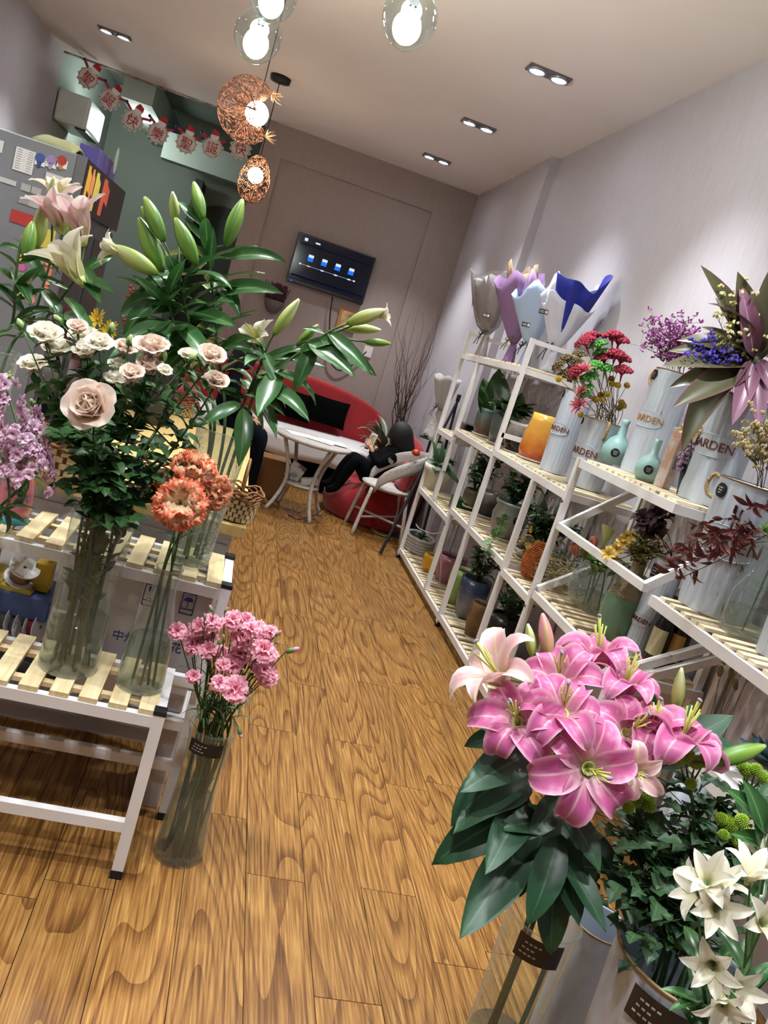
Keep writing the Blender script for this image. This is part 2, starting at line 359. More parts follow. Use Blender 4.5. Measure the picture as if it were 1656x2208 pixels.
# ---------------------------------------------------------------- ceiling downlights
M_fix = mat('downlight_frame', '#6a6a6e', .4, .3); M_led = emit_mat('led_disc', '#eef3ff', 60)
frm = MB().box((-.14, -.062, -.012), (.14, .062, 0)).mesh('frame', M_fix)
ring_ = MB().lathe([(.062, -.012), (.062, -.022), (.05, -.024), (.046, -.014)], 20).mesh('lamp_ring', mat('lamp_ring_grey', '#8b8d92', .35, .6), True)
led = MB().lathe([(.046, -.016), (.0001, -.017)], 20).mesh('lens', M_led)
DL = ['over the right side nearest the camera', 'second from the camera over the right side', 'nearest the back wall over the right side', 'alone above the cooler on the left']
for i, (x, y) in enumerate(DOWNLIGHTS_AND_FILL):  # the added middle fill lights get the same fittings
    t = thing('downlight', 'twin recessed ceiling spotlight '+(DL[i] if i < 4 else 'out of view, among the side rows and added middle fill lights'), 'downlight', (x, y, ZC), 'twin ceiling spotlights')
    T = Matrix.Translation((x, y, ZC)); place(frm, 'frame', T, t)
    for s in (-.075, .075):
        S = Matrix.Translation((x+s, y, ZC)); place(ring_, 'lamp_ring', S, t); place(led, 'lens', S, t)

# ---------------------------------------------------------------- pendant lamps
M_black = mat('black_plastic', '#141416', .45); M_cord = mat('black_cord', '#18181a', .6)
M_globe = glass_mat('pendant_glass', '#e9f1ee', .02, 1.0); M_chrome = mat('chrome', '#c8ccd0', .15, 1)
M_bulb = emit_mat('white_bulb', '#fbfaf6', 270); M_bulbw = emit_mat('warm_bulb', '#ffe2bd', 70)
def globe(px, py, d, label):
    c = at(px, py, d=d); r = pxm(c, 52 if d > 3 else 60)
    t = thing('glass_pendant', label, 'pendant lamp', (c.x, c.y, c.z-r*1.15), 'clear glass pendant lamps')
    prof = [(r*math.sin(a)*(1 if a < 1.57 else (.55+.45*math.sin(a))**.5), r*(math.cos(a) if a < 1.57 else math.cos(a)*1.15)) for a in np.linspace(.28, math.pi-.02, 22)]
    MB().lathe(prof, 32, c).obj('glass_shade', M_globe, t, True)
    MB().lathe([(.022, r*.96), (.03, r*.98), (.032, r*1.12), (.02, r*1.2), (.006, r*1.24)], 20, c).obj('socket_cap', M_chrome, t, True)
    MB().lathe([(.016, r*.95), (.018, r*.45), (.014, r*.35)], 16, c).obj('lamp_holder', M_chrome, t, True)
    MB().ball(c-Vector((0, 0, r*.38)), r*.52, 18, 12, (1, 1, 1.1)).obj('bulb', M_bulb, t, True)
    MB().tube([c+Vector((0, 0, r*1.2)), (c.x, c.y, ZC)], .003, 6).obj('cord', M_cord, t)
    MB().lathe([(.0, ZC), (.055, ZC), (.05, ZC-.025), (.004, ZC-.035)], 24, (c.x, c.y, 0)).obj('ceiling_canopy', M_black, t, True)
    return t
globe(557, 74, 3.45, 'round clear glass pendant lamp hanging above the wicker moon lamp')
globe(884, 36, 2.8, 'largest clear glass pendant lamp, alone right of the other lamps')
globe(590, -14, 3.1, 'clear glass pendant lamp at the top edge, overlapping another globe')
M_rattan = mat('rattan_strands', '#553527', .7, var=('#7a4f3a', 30, .2))
def strands(fn, n, m, r, s_rng, mb, wig=1.0):
    for k in range(n):
        s = U(*s_rng); p = U(0, 2*math.pi); ds = U(-1, 1)*.10*wig; dp = U(-1, 1)*.8; pts = []
        for i in range(m):
            pts.append(fn(min(max(s, s_rng[0]), s_rng[1]), p)); s += ds/2+U(-.02, .02); p += dp/2
        mb.tube(pts, r, 3, False)
mc = at(553, 243, d=4.55); mr = pxm(mc, 78)
t = thing('wicker_moon_lamp', 'crescent moon shaped brown wicker pendant lamp with glowing bulb', 'pendant lamp', (mc.x, mc.y, mc.z-mr), 'wicker pendant lamps')
mx, mz = Vector((.98, .2, 0)), Vector((0, 0, 1)); my = mx.cross(mz)
def moon(s, p):
    a = math.radians(62+s*250); tr = mr*.56*math.sin(math.pi*min(max(s*.93+.035, 0), 1))**.75+.004; cr = mr*.56
    rad = mx*math.cos(a)+mz*math.sin(a)
    return mc+mx*(-.06*mr)+rad*(cr-.12*mr*math.sin(math.pi*s))+rad*(tr*math.cos(p))+my*(tr*1.05*math.sin(p))
mb = MB(); strands(moon, 560, 7, .0015, (0, 1), mb); o = mb.obj('wicker_shell', M_rattan, t); o['kind'] = 'stuff'
MB().ball(mc+mx*(.02*mr)+mz*(-.02*mr), pxm(mc, 25), 16, 10).obj('bulb', M_bulbw, t, True)
top = moon(.06, 0); MB().tube([mc+mx*.0+mz*(mr*.1), mc+mz*(mr*.5), (mc.x, mc.y, ZC)], .003, 6).obj('cord', M_cord, t)
MB().lathe([(.0, ZC), (.055, ZC), (.05, ZC-.025), (.004, ZC-.035)], 24, (mc.x, mc.y, 0)).obj('ceiling_canopy', M_black, t, True)
for s0, nm in ((.0, 'raffia_tuft'), (1.0, 'raffia_tuft')):
    mb = MB()
    for k in range(14):
        p = moon(s0, 0); q = p+mx*U(.0, .07)+mz*U(-.02, .05)*(1 if s0 else -1)+my*U(-.03, .03); mb.tube([p, p.lerp(q, .6)+Vector((U(-.01, .01), 0, U(-.01, .01))), q], [.004, .003, .001], 4, False)
    mb.obj(nm, mat('raffia', '#a07a5a', .8), t)
ec0 = at(606, 166, Z=ZC); ed = at(549, 386, Y=ec0.y); ec = Vector((ec0.x, ec0.y, ed.z)); eh = pxm(ec, 50); ew = pxm(ec, 33)
t = thing('wicker_egg_lamp', 'egg shaped brown wicker pendant lamp hanging below the moon lamp', 'pendant lamp', (ec.x, ec.y, ec.z-eh), 'wicker pendant lamps')
ec = Vector((ed.x, ed.y, ed.z))
def egg(s, p):
    a = math.pi*s; r = ew*math.sin(a)*(1-.18*math.cos(a)); return ec+Vector((r*math.cos(p), r*math.sin(p), eh*math.cos(a)))
mb = MB(); strands(egg, 330, 6, .0024, (.02, .98), mb, 1.3); o = mb.obj('wicker_shell', M_rattan, t); o['kind'] = 'stuff'
MB().ball(ec+Vector((0, 0, eh*.15)), pxm(ec, 17), 16, 10).obj('bulb', M_bulbw, t, True)
MB().tube([ec+Vector((0, 0, eh*.2)), ec+Vector((0, 0, eh)), (ec0.x, ec0.y, ZC)], .004, 6).obj('cord', M_cord, t)
MB().lathe([(.0, ZC), (.09, ZC), (.085, ZC-.04), (.006, ZC-.05)], 24, (ec0.x, ec0.y, 0)).obj('ceiling_canopy', M_black, t, True)

# ---------------------------------------------------------------- paper garland
M_flake = mat('lace_paper', '#d9d2cb', .6, sss=0); M_red = mat('red_print', '#b3202a', .5); M_blue = mat('blue_print', '#2a3a80', .5); M_paper = mat('white_paper', '#e9e7e6', .7)
gp = [(190, 168), (236, 214), (286, 259), (340, 287), (402, 308), (458, 318), (519, 320)]
words = ['聖', '誕', '快', '樂', '聖', '誕', '快']
wl = ['beside the left wall', 'second from the left wall', 'third from the left wall', 'in the middle of the string', 'third from the moon lamp', 'second from the moon lamp', 'half behind the moon lamp']
t = None; prev = None; YG = 9.58
for i, (x, y) in enumerate(gp):
    c = at(x, y, Y=YG); r = pxm(c, 25)
    nx = c+Vector((r*.6, 0, 0)); t = thing('paper_snowflake', 'lace paper snowflake with red character '+words[i]+', '+wl[i], 'garland', (c.x, c.y, c.z-r), 'paper snowflake garland')
    tilt = Matrix.Rotation([.5, .45, .35, .2, .1, .0, -.05][i], 4, 'Y'); T = Matrix.Translation(c) @ tilt
    pts = [T @ Vector((r*(1 if k % 2 else .80)*math.cos(a), 0, r*(1 if k % 2 else .80)*math.sin(a))) for k, a in enumerate(np.linspace(0, 2*math.pi, 25)[:-1])]
    MB().poly(pts, .004, (0, 1, 0)).obj('snowflake', M_flake, t)
    mb = MB()
    for k in range(24):
        a = k*math.pi/12; p = T @ Vector((r*.78*math.cos(a), -.003, r*.78*math.sin(a))); mb.obox(p, (.012, .002, .012), tilt @ Matrix.Rotation(.78, 4, 'Y'))
    mb.obj('lace_dots', mat('lace_shadow', '#8f8783', .7), t)
    me = text_mesh(words[i], r*1.05, M_red); place(me, 'character', T @ Matrix.Translation((0, -.005, -r*.12)) @ Matrix.Rotation(math.pi/2, 4, 'X'), t)
    h = T @ Vector((0, -.002, r*.95)); MB().lathe([(.0001, -.003), (r*.36, -.003), (r*.36, .003), (.0001, .003)], 16, h, M=Matrix.Rotation(math.pi/2, 3, 'X')).obj('paper_disc', M_paper, t)
    MB().poly([T @ Vector(q) for q in ((-r*.36, -.006, r*1.0), (r*.38, -.006, r*1.02), (r*.30, -.006, r*1.34), (-.02, -.006, r*1.5), (-r*.3, -.006, r*1.3))], .003, (0, -1, 0)).obj('red_cap', M_red, t)
    for s in (-1, 1):
        a, b2 = T @ Vector((s*r*.55, -.003, r*.62)), T @ Vector((s*r*1.05, -.003, r*.85)); MB().bar(a, b2, r*.22, .005, (0, 1, 0)).obj('red_tab', M_red, t)
        MB().ball(b2.lerp(a, -.2), r*.14, 8, 5).obj('blue_link', M_blue, t)
# ---------------------------------------------------------------- white metal shelves along the right wall
M_white = mat('white_enamel', '#e6e4e2', .35, var=('#dad7d5', 8, .3)); M_pine = mat('pine_slat', '#e8dabb', .6, var=('#d8c59b', 6, .3, (1, 14, 1)), bump=(60, .05, (1, 8, 1)))
M_pineY = mat('pine_slat_long', '#e6d5ad', .6, var=('#d2b985', 6, .22, (14, 1, 1))); M_rub = mat('black_rubber', '#101012', .6); M_bolt = mat('brass_bolt', '#5d5236', .4, .8)
X0, X1, TB = 1.64, 2.015, .030
slat_me = MB().box((X0+.004, -.019, -.006), (X1-.004, .019, .006)).mesh('slat', M_pine)
bolt_me = MB().lathe([(.0001, .004), (.006, .003), (.008, 0)], 10, M=Matrix.Rotation(-math.pi/2, 3, 'Y')).mesh('bolt', M_bolt, True)
foot_me = MB().lathe([(.0001, 0), (.016, 0), (.02, .012), (.02, .03), (.0001, .03)], 12).mesh('foot_cap', M_rub, True)
def upright(t, y, z0, z1, xs=(X0, X1), feet=True):
    for x in xs:
        MB().box((x-TB/2, y-TB/2, z0+(.02 if z0 < .01 else 0)), (x+TB/2, y+TB/2, z1)).obj('upright', M_white, t)
        if z0 < .01 and feet: place(foot_me, 'foot_cap', Matrix.Translation((x, y, 0)), t)
def tier(t, y0, y1, z, slats=True, pitch=.066, bolts=()):
    for x in (X0, X1): MB().box((x-.011, y0, z-.038), (x+.011, y1, z)).obj('rail', M_white, t)
    for y in (y0+.012, y1-.012): MB().box((X0+.01, y-.011, z-.038), (X1-.01, y+.011, z-.002)).obj('end_rail', M_white, t)
    if slats:
        n = int((y1-y0-.03)/pitch); p = (y1-y0-.03)/n
        for i in range(n): place(slat_me, 'slat', Matrix.Translation((0, y0+.015+p*(i+.5), z+.0065+U(-.001, .001))) @ Matrix.Rotation(U(-.012, .012), 4, 'Z'), t)
    for y in bolts: place(bolt_me, 'bolt', Matrix.Translation((X0-TB/2-.001, y, z-.05)), t)
GS = 'white metal shelves along the right wall'
A = thing('flower_shelf', 'tallest white metal shelf with slatted boards, farthest from the camera', 'shelf', (1.83, 5.68, 0), GS)
for y, a, b in ((6.45, 0, 1.93), (5.94, .64, 1.71), (5.40, .09, 1.15), (4.91, 0, 1.93)): upright(A, y, a, b)
tier(A, 4.91, 6.45, 1.75, bolts=(4.91,)); tier(A, 5.95, 6.45, 1.13, bolts=(5.94,)); tier(A, 4.91, 5.95, 1.195); tier(A, 5.42, 6.45, .625, bolts=(5.40,)); tier(A, 4.91, 5.42, .70); tier(A, 4.91, 6.45, .085)
for y in (4.91, 6.45): MB().box((X0, y-.013, 1.90), (X1, y+.013, 1.928)).obj('top_bar', M_white, A)
MB().box((X0, 4.895, 1.30), (1.80, 4.925, 1.33)).obj('side_bar', M_white, A)
B = thing('flower_shelf', 'white metal shelf holding the orange vase and tin cans, second farthest', 'shelf', (1.83, 4.28, 0), GS)
upright(B, 4.13, 0, 1.175); upright(B, 3.66, 0, 1.39); upright(B, 4.875, 0, 1.20, xs=(X1,))
tier(B, 3.675, 4.89, 1.215, bolts=(3.66,)); tier(B, 4.145, 4.89, .70, bolts=(4.13,)); tier(B, 3.675, 4.115, .665, bolts=(3.66,)); tier(B, 3.675, 4.89, .09)
Cc = thing('flower_shelf', 'white metal step shelf with open slanted frame above a green ceramic vase', 'shelf', (1.83, 3.16, 0), GS)
tier(Cc, 2.72, 3.635, 1.385, pitch=.05, bolts=(2.735,)); tier(Cc, 2.70, 3.635, .71)
for nm, a, b in (('slanted_frame_bar', (X0, 3.625, 1.05), (X1, 3.625, 1.365)), ('slanted_frame_bar', (X0, 2.735, 1.05), (X1, 2.735, 1.365)), ('slanted_frame_bar', (X0, 3.635, 1.05), (X0, 2.72, 1.05)),
                 ('slanted_frame_bar', (X1-.03, 3.63, 1.0), (X1-.03, 2.73, 1.0)), ('brace', (X0, 3.62, .725), (X1, 3.62, .985)), ('brace', (X0, 2.69, .715), (X1, 2.69, .93)), ('brace', (X0, 2.66, .68), (X1, 2.66, .88))):
    MB().bar(a, b, .028, .032).obj(nm, M_white, Cc)
upright(Cc, 2.74, 0, 1.36, xs=(X1,)); upright(Cc, 2.715, 0, .67, xs=(X0,)); upright(Cc, 3.61, 0, 1.35, xs=(X1,))
D = thing('flower_shelf', 'white metal shelf with wide pine slats, nearest and cut by right edge', 'shelf', (1.83, 2.05, 0), GS)
tier(D, 1.45, 2.655, 1.045); upright(D, 2.63, 0, 1.0, xs=(X1,)); upright(D, 1.47, 0, 1.0)
MB().box((X0, 1.5, .685), (X1-.02, 2.25, .71)).obj('board', M_white, D); MB().box((X0-.012, 1.5, .655), (X0+.012, 2.25, .715)).obj('board_edge', M_white, D)

# ---------------------------------------------------------------- stepped stand in the left foreground
SX = -1.05
st = thing('step_stand', 'two-step white metal plant stand with pale pine slats', 'stand', (-.3, 2.35, 0))
def leg(x, y, z1, w=.032):
    MB().box((x-w/2, y-w/2, .025), (x+w/2, y+w/2, z1)).obj('leg', M_white, st)
    MB().box((x-w/2-.001, y-w/2-.001, 0), (x+w/2+.001, y+w/2+.001, .026)).obj('foot_cap', M_rub, st)
    MB().box((x-w/2-.001, y-w/2-.001, z1-.012), (x+w/2+.001, y+w/2+.001, z1)).obj('top_cap', M_rub, st)
def xrail(y, z, x1, h=.032): MB().box((SX, y-.012, z-h), (x1, y+.012, z)).obj('rail', M_white, st)
def yrail(x, y0, y1, z): MB().box((x-.014, y0, z-.03), (x+.014, y1, z)).obj('side_rail', M_white, st)
T1, T2 = .50, .785
for x in (.03, SX): leg(x, 2.06, T1+.02)
for x in (.125, SX): leg(x, 2.36, T2+.02); leg(x, 2.66, T2+.02)
xrail(2.06, T1, .03); xrail(2.335, T1, .12); yrail(.03, 2.07, 2.35, T1+.008); yrail(.125, 2.37, 2.66, T2+.008)
xrail(2.36, T2, .125); xrail(2.645, T2, .125); xrail(2.06, .175, .03); xrail(2.36, .20, .125); xrail(2.36, .34, .125); xrail(2.655, .34, .125); xrail(2.36, .48, .12); xrail(2.655, .48, .12)
yrail(.125, 2.37, 2.66, .34)
s1 = MB().box((-.024, -.148, 0), (.024, .148, .014)).mesh('slat', M_pineY)
for k in range(14):
    x = -.005-.0765*k
    if x > SX: place(s1, 'slat', Matrix.Translation((x, 2.20, T1+.001)) @ Matrix.Rotation(U(-.015, .015), 4, 'Z'), st)
for k in range(15):
    x = .085-.0775*k
    if x > SX: place(s1, 'slat', Matrix.Translation((x, 2.505, T2+.001)) @ Matrix.Rotation(U(-.015, .015), 4, 'Z'), st)
for y in (2.13, 2.28): MB().box((SX, y-.012, T1-.012), (.02, y+.012, T1)).obj('cross_strip', M_pineY, st)
for y in (2.44, 2.58): MB().box((SX, y-.012, T2-.012), (.115, y+.012, T2)).obj('cross_strip', M_pineY, st)
MB().box((SX, 2.37, .325), (.11, 2.65, .339)).obj('lower_board', M_white, st)
# cartons on the stand's lower board
M_carton = mat('white_carton', '#c3bcb8', .7, var=('#b4aca8', 3, .3)); M_ink = mat('blue_ink', '#27307e', .6); M_tape = mat('clear_tape', '#cfc9c4', .3)
cb = thing('carton', 'white carton with blue glass and umbrella symbols under the slats', 'box', (-.08, 2.52, .34), 'cartons under the stand')
bevel(MB().box((-.27, 2.40, .341), (.098, 2.63, .755)).obj('box_body', M_carton, cb), .004)
MB().box((-.11, 2.398, .341), (-.06, 2.4, .755)).obj('tape_strip', M_tape, cb)
YI = 2.3985
def ink_frame(x0, x1, z0, z1, th=.003):
    mb = MB()
    for lo, hi in (((x0, z0), (x1, z0+th)), ((x0, z1-th), (x1, z1)), ((x0, z0), (x0+th, z1)), ((x1-th, z0), (x1, z1)), ((x0, z0+.016), (x1, z0+.016+th))): mb.box((lo[0], YI-.0006, lo[1]), (hi[0], YI+.001, hi[1]))
    return mb
mb = ink_frame(-.105, -.065, .665, .735)
mb.poly([(-.093, YI, .728), (-.077, YI, .728), (-.078, YI, .715), (-.0825, YI, .709), (-.0875, YI, .709), (-.092, YI, .715)], .0012, (0, -1, 0)); mb.box((-.0865, YI-.0012, .690), (-.0835, YI, .71)); mb.box((-.093, YI-.0012, .688), (-.077, YI, .691)); mb.obj('glass_symbol', M_ink, cb)
mb = ink_frame(.008, .05, .665, .735)
mb.poly([(.029+.014*math.cos(a), YI, .708+.013*math.sin(a)) for a in np.linspace(0, math.pi, 9)], .0012, (0, -1, 0)); mb.box((.028, YI-.0012, .69), (.0305, YI, .71)); mb.box((.0255, YI-.0012, .689), (.0305, YI, .6915))
for k in range(5): mb.box((.015+k*.006, YI-.0012, .725+.002*(k % 2)), (.017+k*.006, YI, .728+.002*(k % 2)))
mb.obj('umbrella_symbol', M_ink, cb)
RX = Matrix.Rotation(math.pi/2, 4, 'X')
for s, x, z in (('中州', -.128, .55), ('烧花', .012, .55)): place(text_mesh(s, .036, M_ink), 'lettering', Matrix.Translation((x, YI, z)) @ RX, cb)
cb2 = thing('carton', 'plain pale carton standing on the floor behind the pink carnations', 'box', (.06, 2.5, 0), 'cartons under the stand')
bevel(MB().box((.02, 2.40, 0), (.105, 2.60, .30)).obj('box_body', M_carton, cb2), .003)
M_spool = mat('white_spool', '#d8d4d2', .5)
def spool(c, r, h, axis, rib, label):
    F = frame(c, axis); t = thing('ribbon_spool', label, 'ribbon', c, 'ribbon spools on the stand'); F3 = F.to_3x3()
    MB().lathe([(r*.72, -h*.4), (r*.72, h*.4)], 24, c, M=F3).obj('ribbon', rib, t, True)
    for s in (-1, 1): MB().lathe([(r*.12, s*h*.5), (r, s*h*.5), (r, s*h*.4), (r*.12, s*h*.4), (r*.12, s*h*.5)], 28, c, M=F3).obj('flange', M_spool, t)
c = at(48, 1235, Y=2.46); spool(c, .045, .05, (.25, -.35, .9), mat('brown_ribbon', '#6b4a36', .5), 'white spool with brown ribbon lying on top of the pile')
for i, (x, y, cl, lb) in enumerate(((20, 1335, '#8d8f94', 'grey ribbon spool standing on edge at the left edge'), (38, 1345, '#5c5f66', 'dark grey ribbon spool second from the left edge'), (78, 1350, '#98323a', 'red ribbon spool standing beside the glass rose vase'))):
    spool(at(x, y, Y=2.45), .05, .03, (.95, -.3, .1), mat('ribbon_'+cl[1:], cl, .5), lb)
tag(bevel(MB().box((-.62, 2.42, .53), (-.36, 2.6, .60)).obj('craft_box', mat('blue_carton', '#4a5f94', .6, var=('#39497a', 9, .2))), .004), 'blue and white printed box among the ribbon spools', 'box')
tag(bevel(MB().obox(at(95, 1240, Y=2.5), (.05, .06, .09)).obj('sponge_block', mat('yellow_foam', '#c9a53a', .8, bump=(90, .3))), .004), 'yellow foam block beside the white ribbon spool', 'foam block')
tag(MB().box((-.66, 2.41, .341), (-.30, 2.62, .395)).obj('storage_tray', mat('dark_plastic', '#2e3038', .5)), 'dark plastic tray on the lower board of stand', 'tray')
tag(MB().box((-.66, 2.43, .60), (-.42, 2.6, .615)).obj('order_pad', mat('yellow_pad', '#b3a445', .7)), 'thin yellow notepad lying under the white spool', 'notepad')

# ---------------------------------------------------------------- wooden counter
M_ctr = mat('pale_wood_top', '#d9bd80', .45, var=('#c9a866', 4, .25, (12, 1, 1))); M_ctrb = mat('counter_white', '#c9c6c8', .5)
ct = thing('shop_counter', 'white counter with pale wooden top behind the plant stand', 'counter', (-.2, 3.8, 0))
bevel(MB().box((-.62, 2.74, .845), (.155, 4.95, .885)).obj('counter_top', M_ctr, ct), .003)
MB().box((-.60, 2.78, 0), (.12, 4.92, .844)).obj('counter_body', M_ctrb, ct)
MB().box((-.60, 2.772, .06), (.11, 2.779, .80)).obj('front_panel', M_ctrb, ct)

# ---------------------------------------------------------------- flower cooler with notes
M_steel = mat('grey_cooler_paint', '#85868a', .4, .2, var=('#7b7c81', 2, .3)); M_door = mat('black_glass_header', '#1d2022', .2); M_alu = mat('aluminium_trim', '#8f9196', .35, .7)
ck = thing('flower_cooler', 'tall grey flower cooler with notes on its side', 'cooler', (-1.3, 4.85, 0))
bevel(MB().box((-1.68, 4.25, .05), (-.97, 5.46, 2.03)).obj('cooler_body', M_steel, ck), .006)
MB().box((-.968, 4.26, 1.79), (-.935, 5.45, 2.03)).obj('header_panel', M_door, ck)
MB().box((-.97, 4.247, .05), (-.93, 4.275, 2.03)).obj('edge_trim', M_alu, ck)
for y in (4.28, 4.87):
    d = MB().box((-.968, y, .12), (-.95, y+.57, 1.77)).obj('door', mat('cooler_door_frame', '#55585c', .4, .4), ck)
    MB().box((-.949, y+.05, .2), (-.945, y+.52, 1.70)).obj('door_glass', mat('dark_glass', '#2b2f33', .08), d); MB().box((-.945, y+.01, .8), (-.925, y+.03, 1.2)).obj('door_handle', M_alu, d)
def stick(col, ys, z0, z1, nm='paper_letter'):
    MB().poly([(-.9345, y, z) for y, z in ys], .0015, (1, 0, 0)).obj(nm, mat('note_'+col[1:], col, .7), ck)
for col, y0, w in (('#d9a03c', 4.36, .10), ('#e08a5a', 4.47, .07), ('#d3c458', 4.56, .13), ('#c9553f', 4.76, .20)):
    stick(col, [(y0, 1.82), (y0+w*.45, 1.82), (y0+w*.5, 1.90), (y0+w, 1.88), (y0+w, 1.97), (y0+w*.6, 1.99), (y0+w*.5, 2.01), (y0+w*.1, 2.01)], 0, 0)
YS = 4.2485
def note(x0, y0, x1, y1, col, nm='note', dz=0):
    a, b = at(x0, y0, Y=YS), at(x1, y1, Y=YS)
    return MB().box((min(a.x, b.x), YS-.0015-dz, min(a.z, b.z)), (max(a.x, b.x), YS, max(a.z, b.z))).obj(nm, mat('note_'+col[1:], col, .7), ck)
n_ = note(36, 315, 68, 378, '#cfcdcb', 'price_list')
a, b = at(36, 315, Y=YS), at(68, 378, Y=YS); x0_, x1_, z0_, z1_ = min(a.x, b.x), max(a.x, b.x), min(a.z, b.z), max(a.z, b.z)
mb = MB()
for k in range(9):
    z = z1_-(z1_-z0_)*(.08+.1*k); mb.box((x0_+.008, YS-.002, z-.002), (x0_+.03, YS-.001, z)); mb.box((x1_-.03, YS-.002, z-.002), (x1_-.008, YS-.001, z))
mb.obj('printed_lines', mat('grey_ink', '#6a6a6e', .7), n_)
for i, (x, y) in enumerate(((86, 347), (110, 351), (133, 352))):
    ph = note(x-10, y-12, x+10, y+14, '#d6d4d2', 'photo_card'); c = at(x, y, Y=YS)
    MB().lathe([(.0001, 0), (.022, 0)], 12, c+Vector((0, -.003, .012)), M=Matrix.Rotation(math.pi/2, 3, 'X')).obj('printed_bouquet', mat(['p_blue', 'p_lilac', 'p_red'][i], ['#3b4f8c', '#8d7aa6', '#a3352e'][i], .7), ph)
    MB().poly([c+Vector(q) for q in ((-.012, -.002, .0), (.012, -.002, .0), (.006, -.002, -.03), (-.006, -.002, -.03))], .001, (0, -1, 0)).obj('printed_wrap', mat(['w_blue', 'w_grey', 'w_tan'][i], ['#2d3f74', '#9a93a8', '#b07a4a'][i], .7), ph)
for (x, y) in ((57, 405), (78, 412), (52, 432), (74, 440)): note(x-10, y-11, x+9, y+11, ['#8f8d92', '#77757c', '#a3a09e', '#9a7f92'][(x+y) % 4], 'photo_card')
note(26, 450, 70, 492, '#a8322c', 'red_card'); note(100, 370, 140, 400, '#c3c1bf', 'note'); note(0, 380, 34, 402, '#b9b5b3', 'photo_card'); note(-6, 300, 4, 330, '#c8c6c4', 'note')
for i in range(15):
    x, y = 45-i*1.5+(60 if i % 2 else 0)*(1 if i < 12 else .5), 515+i*10; c = at(x+10, y, Y=YS); r = .022
    MB().lathe([(.0001, 0), (r, 0), (r, .002)], 12, c, M=Matrix.Rotation(math.pi/2, 3, 'X')).obj('paper_dot', mat('dot%d' % (i % 4), ['#d9c44a', '#dd8f70', '#c95f9a', '#d97f5f'][i % 4], .7), ck)
note(92, 490, 108, 560, '#c9b34a', 'paper_strip')
# things on top of the cooler
def topbox(nm, px0, py0, px1, py1, Y, dep, col, lab, cat='box', z=2.03):
    a, b = at(px0, py0, Y=Y), at(px1, py1, Y=Y); h = abs(a.z-b.z); 
    return tag(bevel(MB().box((min(a.x, b.x), Y, z), (max(a.x, b.x), Y+dep, z+h)).obj(nm, mat('box_'+col[1:], col, .6)), .003), lab, cat)
topbox('gift_box', 146, 278, 176, 335, 4.9, .25, '#c99aa8', 'pink box on top of the cooler beside the purple box')
bx = topbox('gift_box', 178, 288, 212, 350, 4.75, .5, '#4a3f7e', 'dark purple box with oval window on top of the cooler')
b0 = wm(bx).translation; MB().lathe([(.0001, 0), (.07, 0), (.07, .002)], 20, (b0.x+.085, b0.y+.02, 2.14), sy=.6, M=Matrix.Rotation(math.pi/2, 3, 'Y')).obj('oval_window', mat('window_grey', '#8d9a92', .4), bx)
mb = MB(); G = np.zeros((7, 9, 3)); c0 = at(118, 300, Y=4.5)
for i in range(7):
    for j in range(9):
        u, v = i/6, j/8; G[i, j] = (-1.20+.20*v, 4.30+.30*u, 2.032+.07*math.sin(math.pi*u)*(.5+.5*math.sin(math.pi*v))*(1+.15*math.sin(7*v+3*u)))
mb.grid(G); o = mb.obj('folded_cloth', mat('olive_cloth', '#8c8a62', .8, bump=(40, .3)), None, True); o.modifiers.new('thick', 'SOLIDIFY').thickness = .008
tag(o, 'folded olive cloth lying on top of the cooler', 'cloth')
# air conditioner on the left wall
c = at(205, 262, X=-2.2); ac = thing('air_conditioner', 'white wall air conditioner high on the back room wall', 'air conditioner', (c.x, c.y, c.z-.15))
o = MB().box((XL+.01, c.y-.35, c.z-.16), (-2.2, c.y+.45, c.z+.16)).obj('casing', mat('ac_white', '#c6ccc6', .4), ac); bevel(o, .03, 3)
MB().box((-2.32, c.y-.3, c.z-.175), (-2.205, c.y+.4, c.z-.155)).obj('outlet_flap', M_black, ac)

# ---------------------------------------------------------------- television wall
ty = YB-.02
a, b2, e2 = at(645, 500, Y=ty-.03), at(811, 556, Y=ty-.03), at(617, 604, Y=ty-.03)
x0, x1, z1, z0 = a.x, b2.x, (a.z+b2.z)/2, e2.z
tv = thing('television', 'flat black television showing a menu, on the back wall', 'television', ((x0+x1)/2, ty, z0))
bevel(MB().box((x0, ty-.05, z0), (x1, ty+.045, z1)).obj('casing', mat('tv_plastic', '#0b0b0d', .3), tv), .006)
scr = MB().box((x0+.015, ty-.053, z0+.035), (x1-.015, ty-.049, z1-.015)).obj('screen', mat('tv_screen', '#08090f', .12, emit=('#04050f', 1.0)), tv)
w_, h_ = x1-x0, z1-z0; E1 = emit_mat('ui_white', '#cfe0ff', .9); E2 = emit_mat('ui_blue', '#1f6fe0', 1.0); E3 = emit_mat('ui_dim', '#0a1030', .6); E4 = emit_mat('ui_yellow', '#c8c84a', .8)
def ui(nm, u0, v0, u1, v1, m, dy=0): return MB().box((x0+w_*u0, ty-.0545-dy, z0+h_*v0), (x0+w_*u1, ty-.0525-dy, z0+h_*v1)).obj(nm, m, scr)
ui('menu_band', .04, .80, .96, .82, E3); ui('menu_band', .04, .14, .96, .17, E3)
for k in range(4):
    u = .22+.175*k; ui('icon', u-.035, .50, u+.035, .60, E2); ui('icon_top', u-.03, .58, u+.035, .635, E1, .001); ui('caption', u-.02, .39, u+.02, .415, E4 if k == 0 else E1)
ui('menu_line', .12, .402, .80, .406, E1); ui('arrow', .10, .39, .125, .42, E1); ui('arrow', .80, .39, .825, .42, E1); ui('logo', .09, .87, .13, .93, E1); ui('title', .23, .875, .29, .905, E1)
MB().ball((x0+.05, ty-.05, z0+.012), .008, 8, 5).obj('power_light', emit_mat('ui_power', '#2a3cff', 3), tv)
